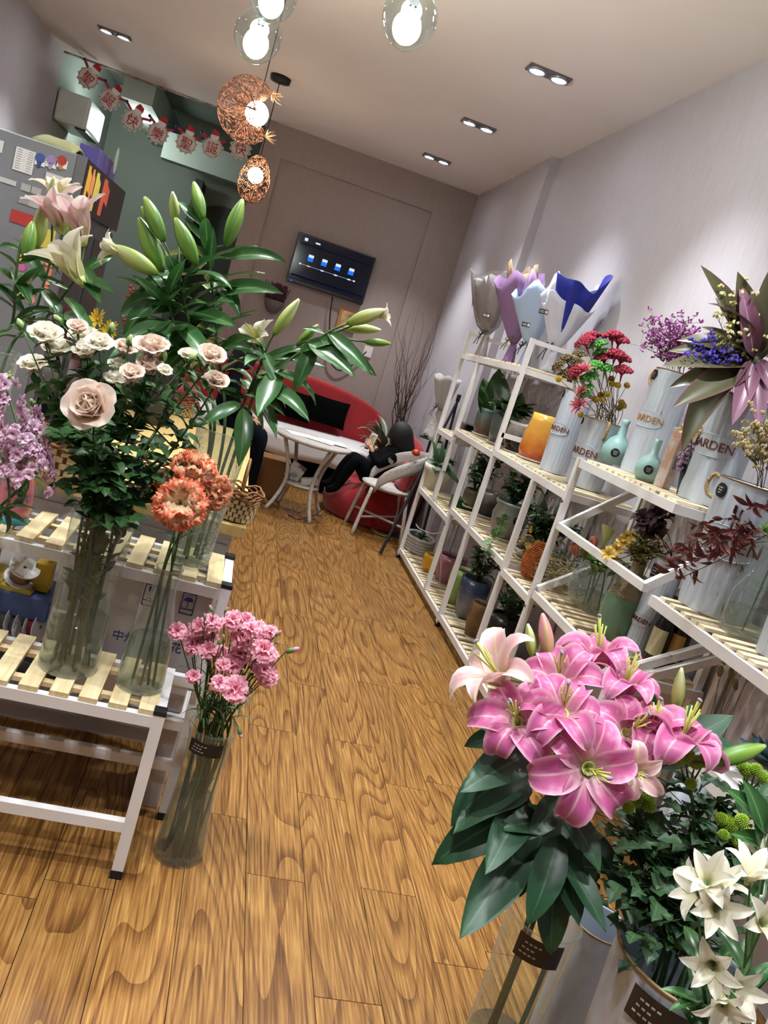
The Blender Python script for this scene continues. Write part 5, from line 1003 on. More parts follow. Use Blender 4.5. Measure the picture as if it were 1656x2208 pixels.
poms = [(1375, 1725, 19), (1400, 1705, 20), (1345, 1715, 17), (1398, 1735, 18), (1355, 1742, 14), (1480, 1630, 20), (1520, 1640, 18), (1500, 1645, 16), (1490, 1690, 14), (1570, 1775, 19), (1600, 1770, 17), (1585, 1800, 19), (1596, 1815, 18), (1615, 1800, 16), (1560, 1800, 13), (1610, 1660, 17), (1630, 1660, 16), (1600, 1650, 14), (1645, 1675, 15), (1465, 2030, 17), (1600, 1730, 15), (1555, 1765, 15), (1610, 1755, 14), (1465, 1640, 13)]
mg = [[0, 1, 2, 3, 4], [5, 6, 7, 8, 23], [9, 10, 11, 12, 13, 14], [15, 16, 17, 18], [19], [20, 21, 22], [], [], [], []]
tops = [(1375, 1760), (1490, 1690), (1585, 1820), (1620, 1700), (1470, 2000), (1600, 1760), (1410, 1800), (1530, 1840), (1360, 1880), (1490, 1770)]
ml = ['with pompons just below the wide open lily', 'with pompons beside the big green lily bud', 'with the brightest pompons in front', 'with dark pompons at the right edge', 'with single low pompon beside the bucket rim', 'with three pompons at the back right'] + ['without pompons at the left of the bunch', 'without pompons in front of the right pompons', 'without pompons, lowest at the left', 'without pompons in the middle at the back']
for gi, ids in enumerate(mg):
    t = thing('chrysanthemum', 'green chrysanthemum stem '+ml[gi], 'chrysanthemum', MC+V3(0, 0, .02), 'green pompon chrysanthemums'); dep = 1.62+U(-.06, .08)
    b = vase_pt(MC, .07, .02); mid = vase_pt(MC, .09, MH-.01); top = at(*tops[gi], d=dep); pts = curve_pts([b, mid, mid.lerp(top, .6)+V3(U(-.02, .02), U(-.02, .02), .0), top], 6); branch(t, pts, .004, .003, M_stemd)
    for i in ids:
        x, y, s = poms[i]; p = at(x, y, d=dep-.05+U(-.03, .03)); r = pxm(p, s)*2; branch(t, curve_pts([top, top.lerp(p, .5)-V3(0, 0, .008), p], 3), .0022, .0018, M_stem, 'flower_stalk', 5); place(POM, 'pompon', frame(p, p-top, U(0, 6), r), t)
    for k in range(58):
        pp, tt = path_at(pts, U(.5, 1)); q = pp+V3(U(-.11, .11), U(-.08, .08), U(-.04, .04)); d = V3(U(-1, 1), U(-1, 1), U(-.3, .8)); MB().tube([pp, q], .001, 3, False).obj('leaf_stalk', M_stemd, t) if k % 2 else None
        place(random.choice(MLEAF), 'leaf', leaf_frame(q if k % 2 else pp, d, V3(U(-.4, .4), U(-.4, .4), 1), U(.038, .064)), t)
# ---- white alstroemeria
M_alst = petal_mat('alstroemeria_petal', [(0, '#cfcf96'), (.4, '#ece7cf'), (1, '#f3efe4')], .5, mid=('#e0dcb2', .2), sss=.3)
ALP = [leafm('petal', M_alst, .19, p_petal, curl=c_, cup=.4, wave=.1, nL=8, nW=4, cp=1.6) for c_ in (1.1, .7, 1.6)]
ALLEAF = [leafm('leaf', M_lleaf, .16, p_lily, curl=c_, cup=.3, nL=7, nW=4) for c_ in (.5, 1.0)]
def al_flower(par, loc, d, s):
    F = frame(loc, d, U(0, 6), s); f = place(THRO, 'flower', F, par)
    for k in range(6): place(random.choice(ALP), 'petal', F @ petal_M(k*1.047, .5 if k % 2 else .36, .03, U(.9, 1.08)), f)
als = [[(1525, 1895, (-.3, .75, .6)), (1560, 1900, (.2, .9, .3)), (1500, 1920, (-.8, .4, .3)), (1545, 1960, (-.3, .2, .9))], [(1620, 1880, (.2, .9, .3)), (1650, 1860, (.4, .8, .3)), (1650, 1990, (.2, .4, .9))], [(1535, 2085, (-.5, .1, .9)), (1590, 2130, (.1, .1, 1)), (1560, 2170, (-.2, -.3, .9))]]
for gi, fl_ in enumerate(als):
    t = thing('alstroemeria', ['white alstroemeria stem with blooms highest in front of the mums', 'white alstroemeria stem at the right edge', 'white alstroemeria stem with the lowest blooms over the bucket rim'][gi], 'alstroemeria', AV+V3(0, 0, .01), 'white alstroemeria')
    P_ = [at(x, y, d=1.25+U(-.05, .05)) for x, y, _ in fl_]; cen = sum(P_, Vector())/len(P_); b = vase_pt(AV, .04, .012); mid = vase_pt(AV, .04, .6); fork = mid.lerp(cen, .7)-V3(0, 0, .02); pts = curve_pts([b, mid, fork], 6); branch(t, pts, .004, .003)
    for j, (x, y, d) in enumerate(fl_): d = cdir(*d); p = P_[j]; branch(t, curve_pts([fork, fork.lerp(p, .5), p-d*.004], 4), .002, .0018, M_stem, 'flower_stalk', 5); al_flower(t, p-d*.02, d, .062)
    for k in range(7): pp, tt = path_at(pts, U(.72, 1)); leaf_on(t, pp, tt, U(0, 6), U(.6, 1.2), U(.06, .09), random.choice(ALLEAF))
t = thing('alstroemeria', 'leafy green stem without blooms at the right edge', 'alstroemeria', AV+V3(0, 0, .02), 'white alstroemeria'); pts = curve_pts([vase_pt(AV, .04, .012), vase_pt(AV, .04, .6), at(1660, 1800, d=1.3), at(1665, 1720, d=1.35)], 6); branch(t, pts, .004, .003)
for (a, b) in (((1656, 1800), (1600, 1700)), ((1660, 1830), (1600, 1790)), ((1650, 1900), (1610, 1960)), ((1655, 1850), (1640, 1700))): leaf_px(t, a, b, 1.32, 1.28, LLEAF[0], wid=1.3)
# ---- lilac stock at the left edge
M_stock = petal_mat('lilac_stock', [(0, '#b57f98'), (.5, '#d3a6bf'), (1, '#ecd0df')], .6, sss=.25)
mb = MB()
for k in range(9):
    G, A_ = surf(.42, p_fan, curl=.9, cup=.1, wave=.35, nL=3, nW=4, wf=4); Mx = petal_M(k*2.4, .35+.11*k, .02, .6); G2 = np.array([[Mx @ Vector(v) for v in row] for row in G]); mb.grid(G2, A_)
FLOR = mb.mesh('floret', M_stock, True)
SC = at(30, 1110, d=2.12); SC = Vector((SC.x-.02, 2.14, T1+.016)); lathe_vase('glass_vase', 'glass vase of lilac stock hidden behind the left edge', Vector((-.56, 2.16, T1+.016)), [(.05, 0), (.05, .2), (.055, .34)], M_gl, 'glass flower vases')
for gi, (x0, y0, x1, y1) in enumerate(((60, 1050, 10, 820), (20, 1080, -40, 840), (75, 1010, 62, 880))):
    SV = Vector((-.56, 2.16, T1+.016)); a, b = at(x0, y0, d=2.02), at(x1, y1, d=2.02+.04*gi); t = thing('stock_flower', ['lilac stock spike with greenish tip, tallest at the left edge', 'lilac stock spike cut by the left edge', 'short lilac stock spike leaning towards the roses'][gi], 'flower', SV+V3(0, 0, .012), 'lilac stock flowers')
    pts = curve_pts([vase_pt(SV, .03, .012), vase_pt(SV, .03, .32), a, b], 6); branch(t, pts, .005, .003)
    for k in range(52):
        q = R(); p = a.lerp(b, q); r = .062*(1-.55*q)*(1 if gi < 2 else .75); an = U(0, 6.28); d = V3(math.cos(an), math.sin(an), U(-.2, .6)); place(FLOR, 'floret', frame(p+d.normalized()*r*U(.55, 1), d, U(0, 6), U(.022, .032)), t)
    for k in range(5): place(RBUD, 'bud', frame(b+V3(U(-.01, .01), U(-.01, .01), U(0, .015)), (U(-.4, .4), U(-.4, .4), 1), 0, .014), t)
    for k in range(4): pp, tt = path_at(pts, U(.45, .66)); leaf_on(t, pp, tt, U(0, 6), 1.2, .07, random.choice(CLEAF), 3)
sp = thing('spray_bottle', 'pink plastic spray bottle with turquoise base beside the stock', 'bottle', (-.50, 2.47, T2+.016)); c = at(22, 1120, Z=T2+.018); c.z = T2+.016
o = MB().lathe([(.001, .018), (.047, .018), (.05, .05), (.048, .09), (.04, .13), (.022, .16), (.014, .17), (.001, .17)], 28, c).obj('bottle_body', mat('pink_plastic', '#d07a85', .35), sp, True)
MB().lathe([(.001, 0), (.049, 0), (.05, .006), (.05, .02), (.047, .021)], 28, c).obj('bottle_base', mat('turquoise_plastic', '#3d8f9c', .4), sp, True)
# ---------------------------------------------------------------- things on the right shelves
def spot(px, py, z, X=1.83): p = at(px, py, X=X); return Vector((X, p.y, z))
def item(base, top, w_, z, X=1.83):
    c = spot(*base, z, X); h = at(*top, Y=c.y).z-z; return c, h, pxm(c, w_)/2
GP = 'pots on the right shelves'
def pot(lab, c, prof, m, n=28, saucer=None, soil=True, nm='plant_pot', cat='pot'):
    t = thing(nm, lab, cat, c, GP); rt, zt = prof[-1]
    inner = [(rt-.012, zt), (rt-.014, zt-.02)]
    MB().lathe([(.001, 0)]+prof+inner, n, c).obj('pot_body', m, t, True)
    if soil: MB().lathe([(rt-.008, zt-.02), (.001, zt-.014)], n, c).obj('soil', mat('dark_soil', '#2a2018', .95, bump=(90, .8)), t)
    if saucer: MB().lathe([(.001, 0), (saucer*.85, 0), (saucer, .014), (saucer-.004, .014), (saucer*.8, .006), (.001, .006)], n, c).obj('saucer', mat('white_saucer', '#c9c5bf', .5), t, True)
    return t
def stub(lab, cat, nm, base, grp=None): return thing(nm, lab, cat, base, grp)
def glaze(nm, a, b, z0, z1, rough=.2, speck=None):
    m = bpy.data.materials.new(nm); m.use_nodes = True; nt = m.node_tree; bs = nt.nodes['Principled BSDF']; L = nt.links.new
    tc = nt.nodes.new('ShaderNodeTexCoord'); sp_ = nt.nodes.new('ShaderNodeSeparateXYZ'); L(tc.outputs['Object'], sp_.inputs[0]); n = nt.nodes.new('ShaderNodeTexNoise'); n.inputs['Scale'].default_value = 22
    L(tc.outputs['Object'], n.inputs['Vector']); ma = nt.nodes.new('ShaderNodeMath'); ma.operation = 'MULTIPLY_ADD'; ma.inputs[1].default_value = (z1-z0)*.6; L(n.outputs['Fac'], ma.inputs[0]); L(sp_.outputs[2], ma.inputs[2])
    mr = nt.nodes.new('ShaderNodeMapRange'); mr.inputs[1].default_value = z0+(z1-z0)*.3; mr.inputs[2].default_value = z1+(z1-z0)*.3; L(ma.outputs[0], mr.inputs[0])
    cr = nt.nodes.new('ShaderNodeValToRGB'); cr.color_ramp.elements[0].color = C(a); cr.color_ramp.elements[1].color = C(b); L(mr.outputs[0], cr.inputs[0]); L(cr.outputs[0], bs.inputs['Base Color']); bs.inputs['Roughness'].default_value = rough; return m
M_jade = petal_mat('jade_leaf', [(0, '#22391f'), (1, '#3a5a2c')], .35, sss=0); M_herb = petal_mat('herb_leaf', [(0, '#2c4528'), (1, '#41603a')], .5, sss=.1)
JL = [leafm('leaf', M_jade, .3, p_ovate, curl=c_, cup=.4, nL=6, nW=4) for c_ in (.2, .6)]; HL = [leafm('leaf', M_herb, .3, p_ovate, curl=c_, cup=.3, nL=4, nW=2) for c_ in (.4, 1.0)]; SL = [leafm('leaf', M_herb, .07, p_grass, curl=c_, cup=.5, nL=7, nW=2) for c_ in (.6, 1.3, .2)]
def plant(lab, c, n, L_, spread, up, leaves, wid=1.0, h=.1, nm='potted_plant', cat='plant'):
    t = thing(nm, lab, cat, c, 'plants on the right shelves')
    for k in range(max(2, n//3)):
        e = c+V3(U(-1, 1)*spread*.5, U(-1, 1)*spread*.5, h*U(.6, 1)); pts = curve_pts([c, c.lerp(e, .5)+V3(U(-.01, .01), U(-.01, .01), 0), e], 4); branch(t, pts, .004, .002, M_stemd)
        for i in range(6): pp, tt = path_at(pts, U(.3, 1)); d = V3(U(-1, 1), U(-1, 1), U(-.1, up)); place(random.choice(leaves), 'leaf', leaf_frame(pp, d, V3(U(-.3, .3), U(-.3, .3), 1), L_*U(1.1, 1.9), wid), t)
    return t
# third tier, far unit
z3 = 1.210
c, h, r = item((1036, 940), (1048, 880), 46, z3, 1.80); t = pot('brown pot with teal drip rim beside the grey pot', c, [(r*.72, 0), (r*.95, h*.3), (r, h*.75), (r*.92, h*.9), (r, h)], glaze('brown_teal_glaze', '#6b4633', '#4f6a64', 0, .2), saucer=r*.95)
c, h, r = item((1075, 952), (1088, 885), 58, z3, 1.80); cg = c; t = pot('grey speckled pot with green glazed rim in the pot row', c, [(r*.7, 0), (r*.9, h*.3), (r, h*.7), (r*.9, h*.88), (r*1.02, h)], glaze('grey_green_glaze', '#5f5b57', '#4c5d59', 0, .22), saucer=r*.95)
c = spot(1112, 966, z3, 1.83); t = pot('black pot with white drips beside the orange vase', c, [(.06, 0), (.09, .05), (.1, .12), (.085, .18), (.095, .2)], glaze('black_drip_glaze', '#151413', '#b9b4ac', .09, .2, .15), saucer=.08)
jp = plant('dark green succulent rising above the pot row', cg+V3(.0, -.03, .19), 30, .075, .26, .7, JL, h=.12)
for (a, b) in (((1055, 905), (1045, 820)), ((1062, 900), (1078, 800)), ((1110, 900), (1125, 850)), ((1115, 905), (1130, 880))): leaf_px(jp, a, b, 6.0, 6.0, JL[0], nrm=cdir(.2, .2, 1), wid=.9)
tag(bevel(MB().box((1.72, 6.02, 1.145), (1.86, 6.22, 1.25)).obj('black_planter', mat('gloss_black', '#0e0e10', .15)), .01), 'small glossy black box on the far third tier', 'box')
# third tier, second unit
z3 = 1.230
c = spot(1112, 985, z3, 1.86); pot('dark amber bowl behind the shelf post', c, [(.05, 0), (.085, .03), (.1, .09), (.09, .13), (.096, .14)], glaze('amber_glaze', '#1c130c', '#6b4a22', 0, .16, .15))
c, h, r = item((1146, 992), (1160, 890), 72, z3, 1.80); pot('tall orange vase fading to yellow at the top', c, [(r*.85, .012), (r*.98, h*.2), (r*.95, h*.55), (r*.8, h*.85), (r*.78, h)], glaze('orange_yellow_glaze', '#b0481c', '#c9a23e', .02, .3, .3), saucer=r, soil=False, nm='orange_vase', cat='vase')
AZ = -2.62
def can_item(lab, base, top, w0, w1, z, X, **k):
    c, h, r = item(base, top, w0, z, X); return c, h, tin_can(lab, c, r, pxm(c, w1)/2, h, **k)
k1 = can_item('tall narrow tin can with red garden lettering beside orange vase', (1190, 1018), (1226, 838), 58, 62, z3, 1.80, az=AZ-.1, sticker=(AZ-.75, .93, .02))
k2 = can_item('short wide rusty tin can of mixed dried flowers', (1256, 1050), (1290, 905), 78, 92, z3, 1.84, az=AZ-.15, sticker=(AZ-.9, .92, .02), rope=.9, plate=.5)
# step shelf top
z4 = 1.399
c, h, r = item((1318, 1000), (1350, 905), 62, z4, 1.86); bt = thing('teal_bottle', 'larger pale teal ceramic bottle behind the small one', 'vase', c, 'pale teal bottles'); M_teal = mat('teal_ceramic', '#8fb3ae', .4, var=('#84a9a5', 3, .3), bump=(90, .1, (1, 1, 6)))
def bottle(t, c, r, h): MB().lathe([(.001, 0), (r*.7, 0), (r, h*.18), (r*.98, h*.34), (r*.7, h*.52), (r*.3, h*.64), (r*.24, h*.9), (r*.28, h), (r*.2, h), (r*.16, h*.7)], 32, c).obj('bottle_body', M_teal, t, True)
def round_sticker(t, p, n, s):
    F = frame(p, n); o = MB().lathe([(.0001, .002), (s, .002), (s, -.004)], 22, p, M=F.to_3x3()).obj('round_sticker', M_lab, t)
    for k in range(3): MB().obox(F @ Vector((0, s*(.35-.35*k), .0028)), (s*(1.15-.2*k), s*.13, .0008), F).obj('sticker_print', M_labt, o)
bottle(bt, c, r, h); nd = (CAM-c).normalized(); nd.z = 0; nd.normalize(); round_sticker(bt, c+nd*(r*1.0)+V3(0, 0, h*.26), nd, .022)
k3 = can_item('tall tin can of lilac sea lavender with ochre lettering', (1378, 1020), (1432, 796), 82, 82, z4, 1.90, az=AZ-.1, tm=M_gtxt2, sticker=(AZ-.7, .93, .024), rope=-1.6)
c, h, r = item((1392, 1030), (1428, 950), 58, z4, 1.76); bt = thing('teal_bottle', 'smaller round pale teal bottle at the front of the step shelf', 'vase', c, 'pale teal bottles'); bottle(bt, c, r, h); nd = (CAM-c).normalized(); nd.z = 0; nd.normalize(); round_sticker(bt, c+nd*r+V3(0, 0, h*.28), nd, .02)
c, h, r = item((1427, 1047), (1450, 918), 30, z4, 1.78); bxx = thing('paper_box', 'tall narrow printed paper box beside the teal bottle', 'box', c)
Mz = Matrix.Rotation(.5, 4, 'Z'); bevel(MB().obox(c+V3(0, 0, h/2), (r*2, r*1.6, h), Mz).obj('box_body', mat('printed_box', '#c3bfbb', .6, var=('#b8937f', 18, .1)), bxx), .002); MB().obox(c+V3(0, 0, h*.45)+(Mz @ V3(0, -r*.81, 0)), (r*.9, .002, h*.22), Mz).obj('box_print', mat('box_print_grey', '#6e6c70', .6), bxx)
k4 = can_item('tall tin can under the purple leaved plant', (1515, 1082), (1578, 850), 108, 112, z4, 1.86, az=AZ-.05)
# dried bouquets on the step shelf
db = thing('dried_bouquet', 'small yellow and mauve dried bouquet in dark wrapping', 'bouquet', spot(1470, 1065, z4, 1.80)); c = wm(db).translation.copy()
MB().lathe([(.02, 0), (.035, .08), (.05, .16), (.045, .16), (.03, .08), (.015, .01)], 16, c).obj('wrapping', mat('navy_paper', '#1d2738', .6), db, True)
M_yel = petal_mat('dry_yellow_petal', [(0, '#a87a24'), (.5, '#c9a23f'), (1, '#d6b85c')], .6, sss=.1); YP = [leafm('petal', M_yel, .3, p_rose, curl=c_, cup=.3, wave=.15, nL=5, nW=4) for c_ in (.4, 1.0)]
p = at(1492, 930, Y=c.y); hub = MB().ball(p, .015, 8, 6).obj('bloom', mat('dry_yellow_core', '#a8801f', .8), db)
for k in range(14): place(random.choice(YP), 'petal', frame(p, cdir(-.3, .5, .8), 0, .045) @ petal_M(k*2.4, .2+.08*k, .1, 1), hub)
MB().tube([c+V3(0, 0, .1), p], .003, 5).obj('stem', M_stemd, db)
mb = MB()
for k in range(120): a = U(0, 6.28); q = at(1480, 985, Y=c.y)+V3(U(-.025, .025), U(-.02, .02), U(-.06, .06)); mb.ball(q, .006, 5, 3)
o = mb.obj('mauve_florets', mat('mauve_dried', '#a3829a', .8), db); o['kind'] = 'stuff'
# dried flowers standing in the cans
def head_mesh(nm, m, n, r, h, s):
    mb = MB()
    for k in range(n): a = k*2.4; q = math.sqrt((k+.5)/n)*r; mb.ball((q*math.cos(a), q*math.sin(a), h*(1-(q/r)**2)+U(-.03, .03)), s*U(.8, 1.2), 5, 3)
    mb.lathe([(.02, -.6), (r*.12, -.2), (r*.5, 0)], 7); return mb.mesh(nm, m, True)
YAR = head_mesh('flower_head', mat('dried_red', '#96263c', .85), 46, .5, .22, .09); YAG = head_mesh('flower_head', mat('dried_green', '#57a34a', .85), 46, .5, .22, .09); YAB = head_mesh('flower_head', mat('dried_brown', '#6b5b38', .9), 40, .5, .3, .09); YAC = head_mesh('flower_head', mat('dried_cream', '#b0a376', .9), 40, .5, .5, .11)
BALL = spiky(120).mesh('flower_head', mat('craspedia_yellow', '#bba02e', .8)); 
def dry_stem(nm, lab, cat, c, h, px, me, s, grp, dz=.02, Y=None):
    p = at(*px, Y=Y if Y is not None else c.y+U(-.05, .05)); t = thing(nm, lab, cat, c+V3(0, 0, .02), grp); a = V3(c.x+U(-.03, .03), c.y+U(-.03, .03), c.z+.03); m_ = V3(c.x+U(-.05, .05), c.y+U(-.05, .05), c.z+h)
    pts = curve_pts([a, m_, p], 5); branch(t, pts, .0022, .0016, mat('dry_stem', '#6d6444', .8), 'stem', 5); place(me, 'flower_head', frame(p, (p-m_), U(0, 6), s), t); return t
c2, h2 = k2[0], k2[1]
for i_, (x, y) in enumerate(sorted(((1275, 728), (1262, 738), (1320, 725), (1335, 735), (1328, 765), (1340, 775), (1300, 775), (1342, 800), (1245, 800)))): dry_stem('yarrow', ORD[i_]+' of the dark red dried yarrow heads in rusty can', 'dried flower', c2, h2, (x, y), YAR, .105, 'red dried yarrow')
for i_, (x, y) in enumerate(sorted(((1290, 745), (1298, 762), (1280, 790), (1305, 795), (1270, 815), (1262, 845)))): dry_stem('yarrow', ORD[i_]+' of the bright green dried yarrow heads in rusty can', 'dried flower', c2, h2, (x, y), YAG, .095, 'green dried yarrow')
for i_, (x, y) in enumerate(sorted(((1318, 817), (1320, 828), (1332, 831), (1352, 831), (1268, 836), (1295, 852), (1310, 850), (1284, 861), (1300, 862), (1340, 868), (1335, 880), (1252, 894), (1345, 875), (1205, 817)))): dry_stem('craspedia', ORD[i_]+' of the yellow ball flowers in rusty can', 'dried flower', c2, h2, (x, y), BALL, .038, 'yellow craspedia balls')
M_cor = petal_mat('coral_feather', [(0, '#b8505e'), (1, '#dd7f88')], .8, sss=.1); CF = [leafm('petal', M_cor, .12, p_lily, curl=c_, cup=.2, nL=5, nW=2) for c_ in (.3, .9)]
for x, y, s in ((1252, 875, .06), (1262, 800, .05), (1255, 845, .04)):
    p = at(x, y, Y=c2.y-.08); t = thing('dried_plume', ['largest coral pink plume', 'highest coral pink plume', 'smallest coral pink plume'][{.06: 0, .05: 1, .04: 2}[s]]+' leaning out of the rusty can', 'dried flower', c2+V3(0, 0, .02), 'coral dried plumes'); m_ = c2+V3(0, -.04, h2); branch(t, curve_pts([c2+V3(0, 0, .03), m_, p], 4), .002, .0015, mat('dry_stem', '#6d6444', .8), 'stem', 5)
    for k in range(26): place(random.choice(CF), 'petal', frame(p, p-m_+V3(0, 0, .03), 0, s) @ petal_M(k*2.4, .2+.05*k, .1, 1), t)
c1, h1 = k1[0], k1[1]
for i, (x, y) in enumerate(sorted(((1205, 790), (1220, 775), (1230, 800), (1240, 780), (1250, 765), (1215, 810), (1238, 815)))): dry_stem('dried_flower', ORD[i]+' of the brown seed heads in the narrow can', 'dried flower', c1, h1, (x, y), YAB, .08, 'brown dried stems')
M_twg = mat('dry_twig', '#5d5138', .9)
def cloud(lab, nm, c, h, pxs, n, s, m, grp, kind=0, spread=.05, m2=None):
    for i, (x, y) in enumerate(sorted(pxs)):
        p = at(x, y, Y=c.y+U(-.06, .06)); t = thing(nm, ORD[i]+' '+lab, 'dried flower', c+V3(0, 0, .02), grp); m_ = V3(c.x+U(-.04, .04), c.y+U(-.04, .04), c.z+h); pts = curve_pts([c+V3(0, 0, .03), m_, p], 5); tw = MB(); tw.tube(pts, .0014, 4, False); fl2 = MB()
        for k in range(n):
            q0, _ = path_at(pts, U(.72, 1)); q = q0+V3(U(-1, 1)*spread, U(-1, 1)*spread, U(-.3, 1)*spread); tw.tube([q0, q], .0006, 3, False)
            for e in range(3):
                d = V3(U(-1, 1), U(-1, 1), U(-.3, 1)).normalized()
                if kind == 0: fl2.tube([q, q+d*s], [s*.12, s*.3], 3, False)
                else: fl2.ball(q+d*s*.5, s*.35, 5, 3)
        tw.obj('twig', M_twg, t); o = fl2.obj('florets', m, t); o['kind'] = 'stuff'
c3, h3 = k3[0], k3[1]
cloud('sprig of lilac sea lavender in tall can', 'sea_lavender', c3, h3, [(1395, 700), (1420, 690), (1450, 695), (1470, 720), (1400, 730), (1430, 725), (1440, 755), (1465, 760), (1415, 765), (1480, 690), (1380, 745), (1455, 780)], 26, .016, mat('sea_lavender_pink', '#a85aa0', .8), 'lilac sea lavender', spread=.06)
c4, h4 = k4[0], k4[1]
cloud('sprig of violet statice beside the lilac flowers', 'statice', c4, h4*.98, [(1480, 760), (1500, 765), (1515, 760), (1475, 775), (1530, 770), (1505, 780), (1490, 745), (1525, 720)], 18, .018, mat('statice_violet', '#4a3fa8', .8), 'violet statice', kind=1, spread=.035)
cloud('sprig of pale yellow statice behind purple leaves', 'statice', c4+V3(.02, .02, 0), h4*.98, [(1560, 640), (1590, 625), (1620, 620), (1575, 670), (1640, 660), (1600, 660), (1560, 720), (1550, 690)], 18, .018, mat('statice_cream', '#cfc98a', .8), 'cream statice', kind=1, spread=.05)
# purple leaved plant
M_cord_t = petal_mat('cordyline_green', [(0, '#3a3626'), (.5, '#4a4a2c'), (1, '#5d5a3a')], .4, edge=('#6d4a52', .7), sss=.1); M_cord_p = petal_mat('cordyline_purple', [(0, '#4f2c3c'), (.5, '#7f5268'), (1, '#9a7388')], .35, mid=('#b593a0', .1), sss=.1)
CG = [leafm('leaf', M_cord_t, .11, p_lily, curl=c_, cup=.35, nL=9, nW=4, twist=tw) for c_, tw in ((.4, .2), (.8, -.2), (.15, .1))]; CP = [leafm('leaf', M_cord_p, .17, p_lily, curl=c_, cup=.35, nL=9, nW=4, twist=tw) for c_, tw in ((.5, .2), (.9, -.2))]
cp = thing('cordyline_plant', 'spreading purple and olive leaved plant at the right edge', 'plant', c4+V3(0, 0, .02)); hubp = at(1632, 770, Y=c4.y-.05); branch(cp, curve_pts([c4+V3(0, 0, .03), c4+V3(0, 0, h4), hubp], 5), .012, .008, M_stemd)
for (x, y) in ((1462, 738), (1490, 725), (1448, 776), (1458, 822), (1465, 905), (1530, 580), (1495, 700), (1580, 620), (1660, 600), (1540, 690), (1470, 860), (1600, 600), (1640, 640), (1510, 840), (1560, 640), (1590, 690), (1690, 700), (1700, 800)): leaf_px(cp, (1630+U(-15, 10), 770+U(-20, 20)), (x, y), 3.13, 3.0+U(-.05, .15), random.choice(CG), wid=U(1.1, 1.6))
for (x, y) in ((1612, 630), (1590, 885), (1640, 900), (1690, 860)): leaf_px(cp, (1632+U(-10, 10), 772), (x, y), 3.1, 2.95, random.choice(CP), nrm=cdir(-.3, .2, 1), wid=.75)
# near shelf
z5 = 1.059
k5 = can_item('large tin can with round black sticker on the near shelf', (1535, 1322), (1622, 1046), 150, 172, z5, 1.84, az=AZ+.05, sticker=(AZ-.55, .9, .026), rope=-1.5, plate=.55)
cloud('sprig of cream dried flowers in large can', 'dried_flower', k5[0], k5[1], [(1600, 930), (1625, 900), (1645, 910), (1660, 940), (1610, 980), (1640, 970), (1590, 950), (1655, 880)], 16, .02, mat('dried_cream_bud', '#b5a679', .9), 'cream dried sprigs', kind=1, spread=.04)
c, h, r = item((1598, 1365), (1642, 1178), 100, z5, 1.80); gb = lathe_vase('glass_bottle', 'clear glass bottle with green fern on the near shelf', c, [(r*.95, 0), (r, .02), (r*.98, h*.45), (r*.6, h*.7), (r*.45, h*.85), (r*.52, h)], M_gl, 'glass flower vases', water=h*.3)
FL_ = [leafm('leaf', petal_mat('fern_leaf', [(0, '#5a7d38'), (1, '#7da04c')], .5, sss=.2), .1, p_grass, curl=c_, cup=.2, nL=3, nW=2) for c_ in (.3, .8)]
ff = thing('asparagus_fern', 'bright green asparagus fern in the glass bottle', 'fern', c+V3(0, 0, .012), 'green fern stems')
pts = curve_pts([c+V3(0, 0, .012), c+V3(0, 0, h), at(1645, 1140, Y=c.y)], 8); branch(ff, pts, .003, .002)
for k in range(70): pp, tt = path_at(pts, U(.15, 1)); rr = r*.6*min(1, 1.2); leaf_on(ff, pp, tt, U(0, 6), U(.6, 1.4), U(.03, .05), random.choice(FL_))
c = spot(1668, 1425, z5, 1.80); tin_can('tin can cut off by the right edge of the picture', c, .06, .07, .3, az=AZ)
nb = thing('nandina_branch', 'bunch of dark red dried nandina branches reaching left', 'dried branch', c+V3(0, 0, .02)); M_nan = petal_mat('nandina_leaf', [(0, '#3f1518'), (.6, '#5f2422'), (1, '#8a4a3a')], .6, sss=.1); NL_ = [leafm('leaf', M_nan, .15, p_lily, curl=c_, cup=.4, nL=5, nW=2, twist=tw) for c_, tw in ((.4, .3), (1.0, -.4), (.1, .8))]
hub = at(1690, 1150, d=2.75)
for k, (x, y) in enumerate([(1440, 1235), (1470, 1175), (1430, 1195), (1500, 1135), (1480, 1215), (1540, 1150), (1590, 1105), (1530, 1190), (1460, 1250), (1560, 1230), (1510, 1250), (1610, 1090), (1500, 1170), (1450, 1210), (1550, 1170)]):
    e = at(x, y, d=2.72+U(-.15, .2)); pts = curve_pts([c+V3(0, 0, .05), c+V3(0, 0, .3), hub+V3(0, U(-.05, .05), U(-.04, .04)), hub.lerp(e, .6)+V3(0, 0, U(0, .04)), e], 5); branch(nb, pts, .0022, .0012, mat('red_twig', '#4a1d1a', .8), 'twig', 5)
    for q in range(15): pp, tt = path_at(pts, U(.66, 1)); leaf_on(nb, pp, tt, U(0, 6), U(.4, 1.3), U(.035, .065), random.choice(NL_))
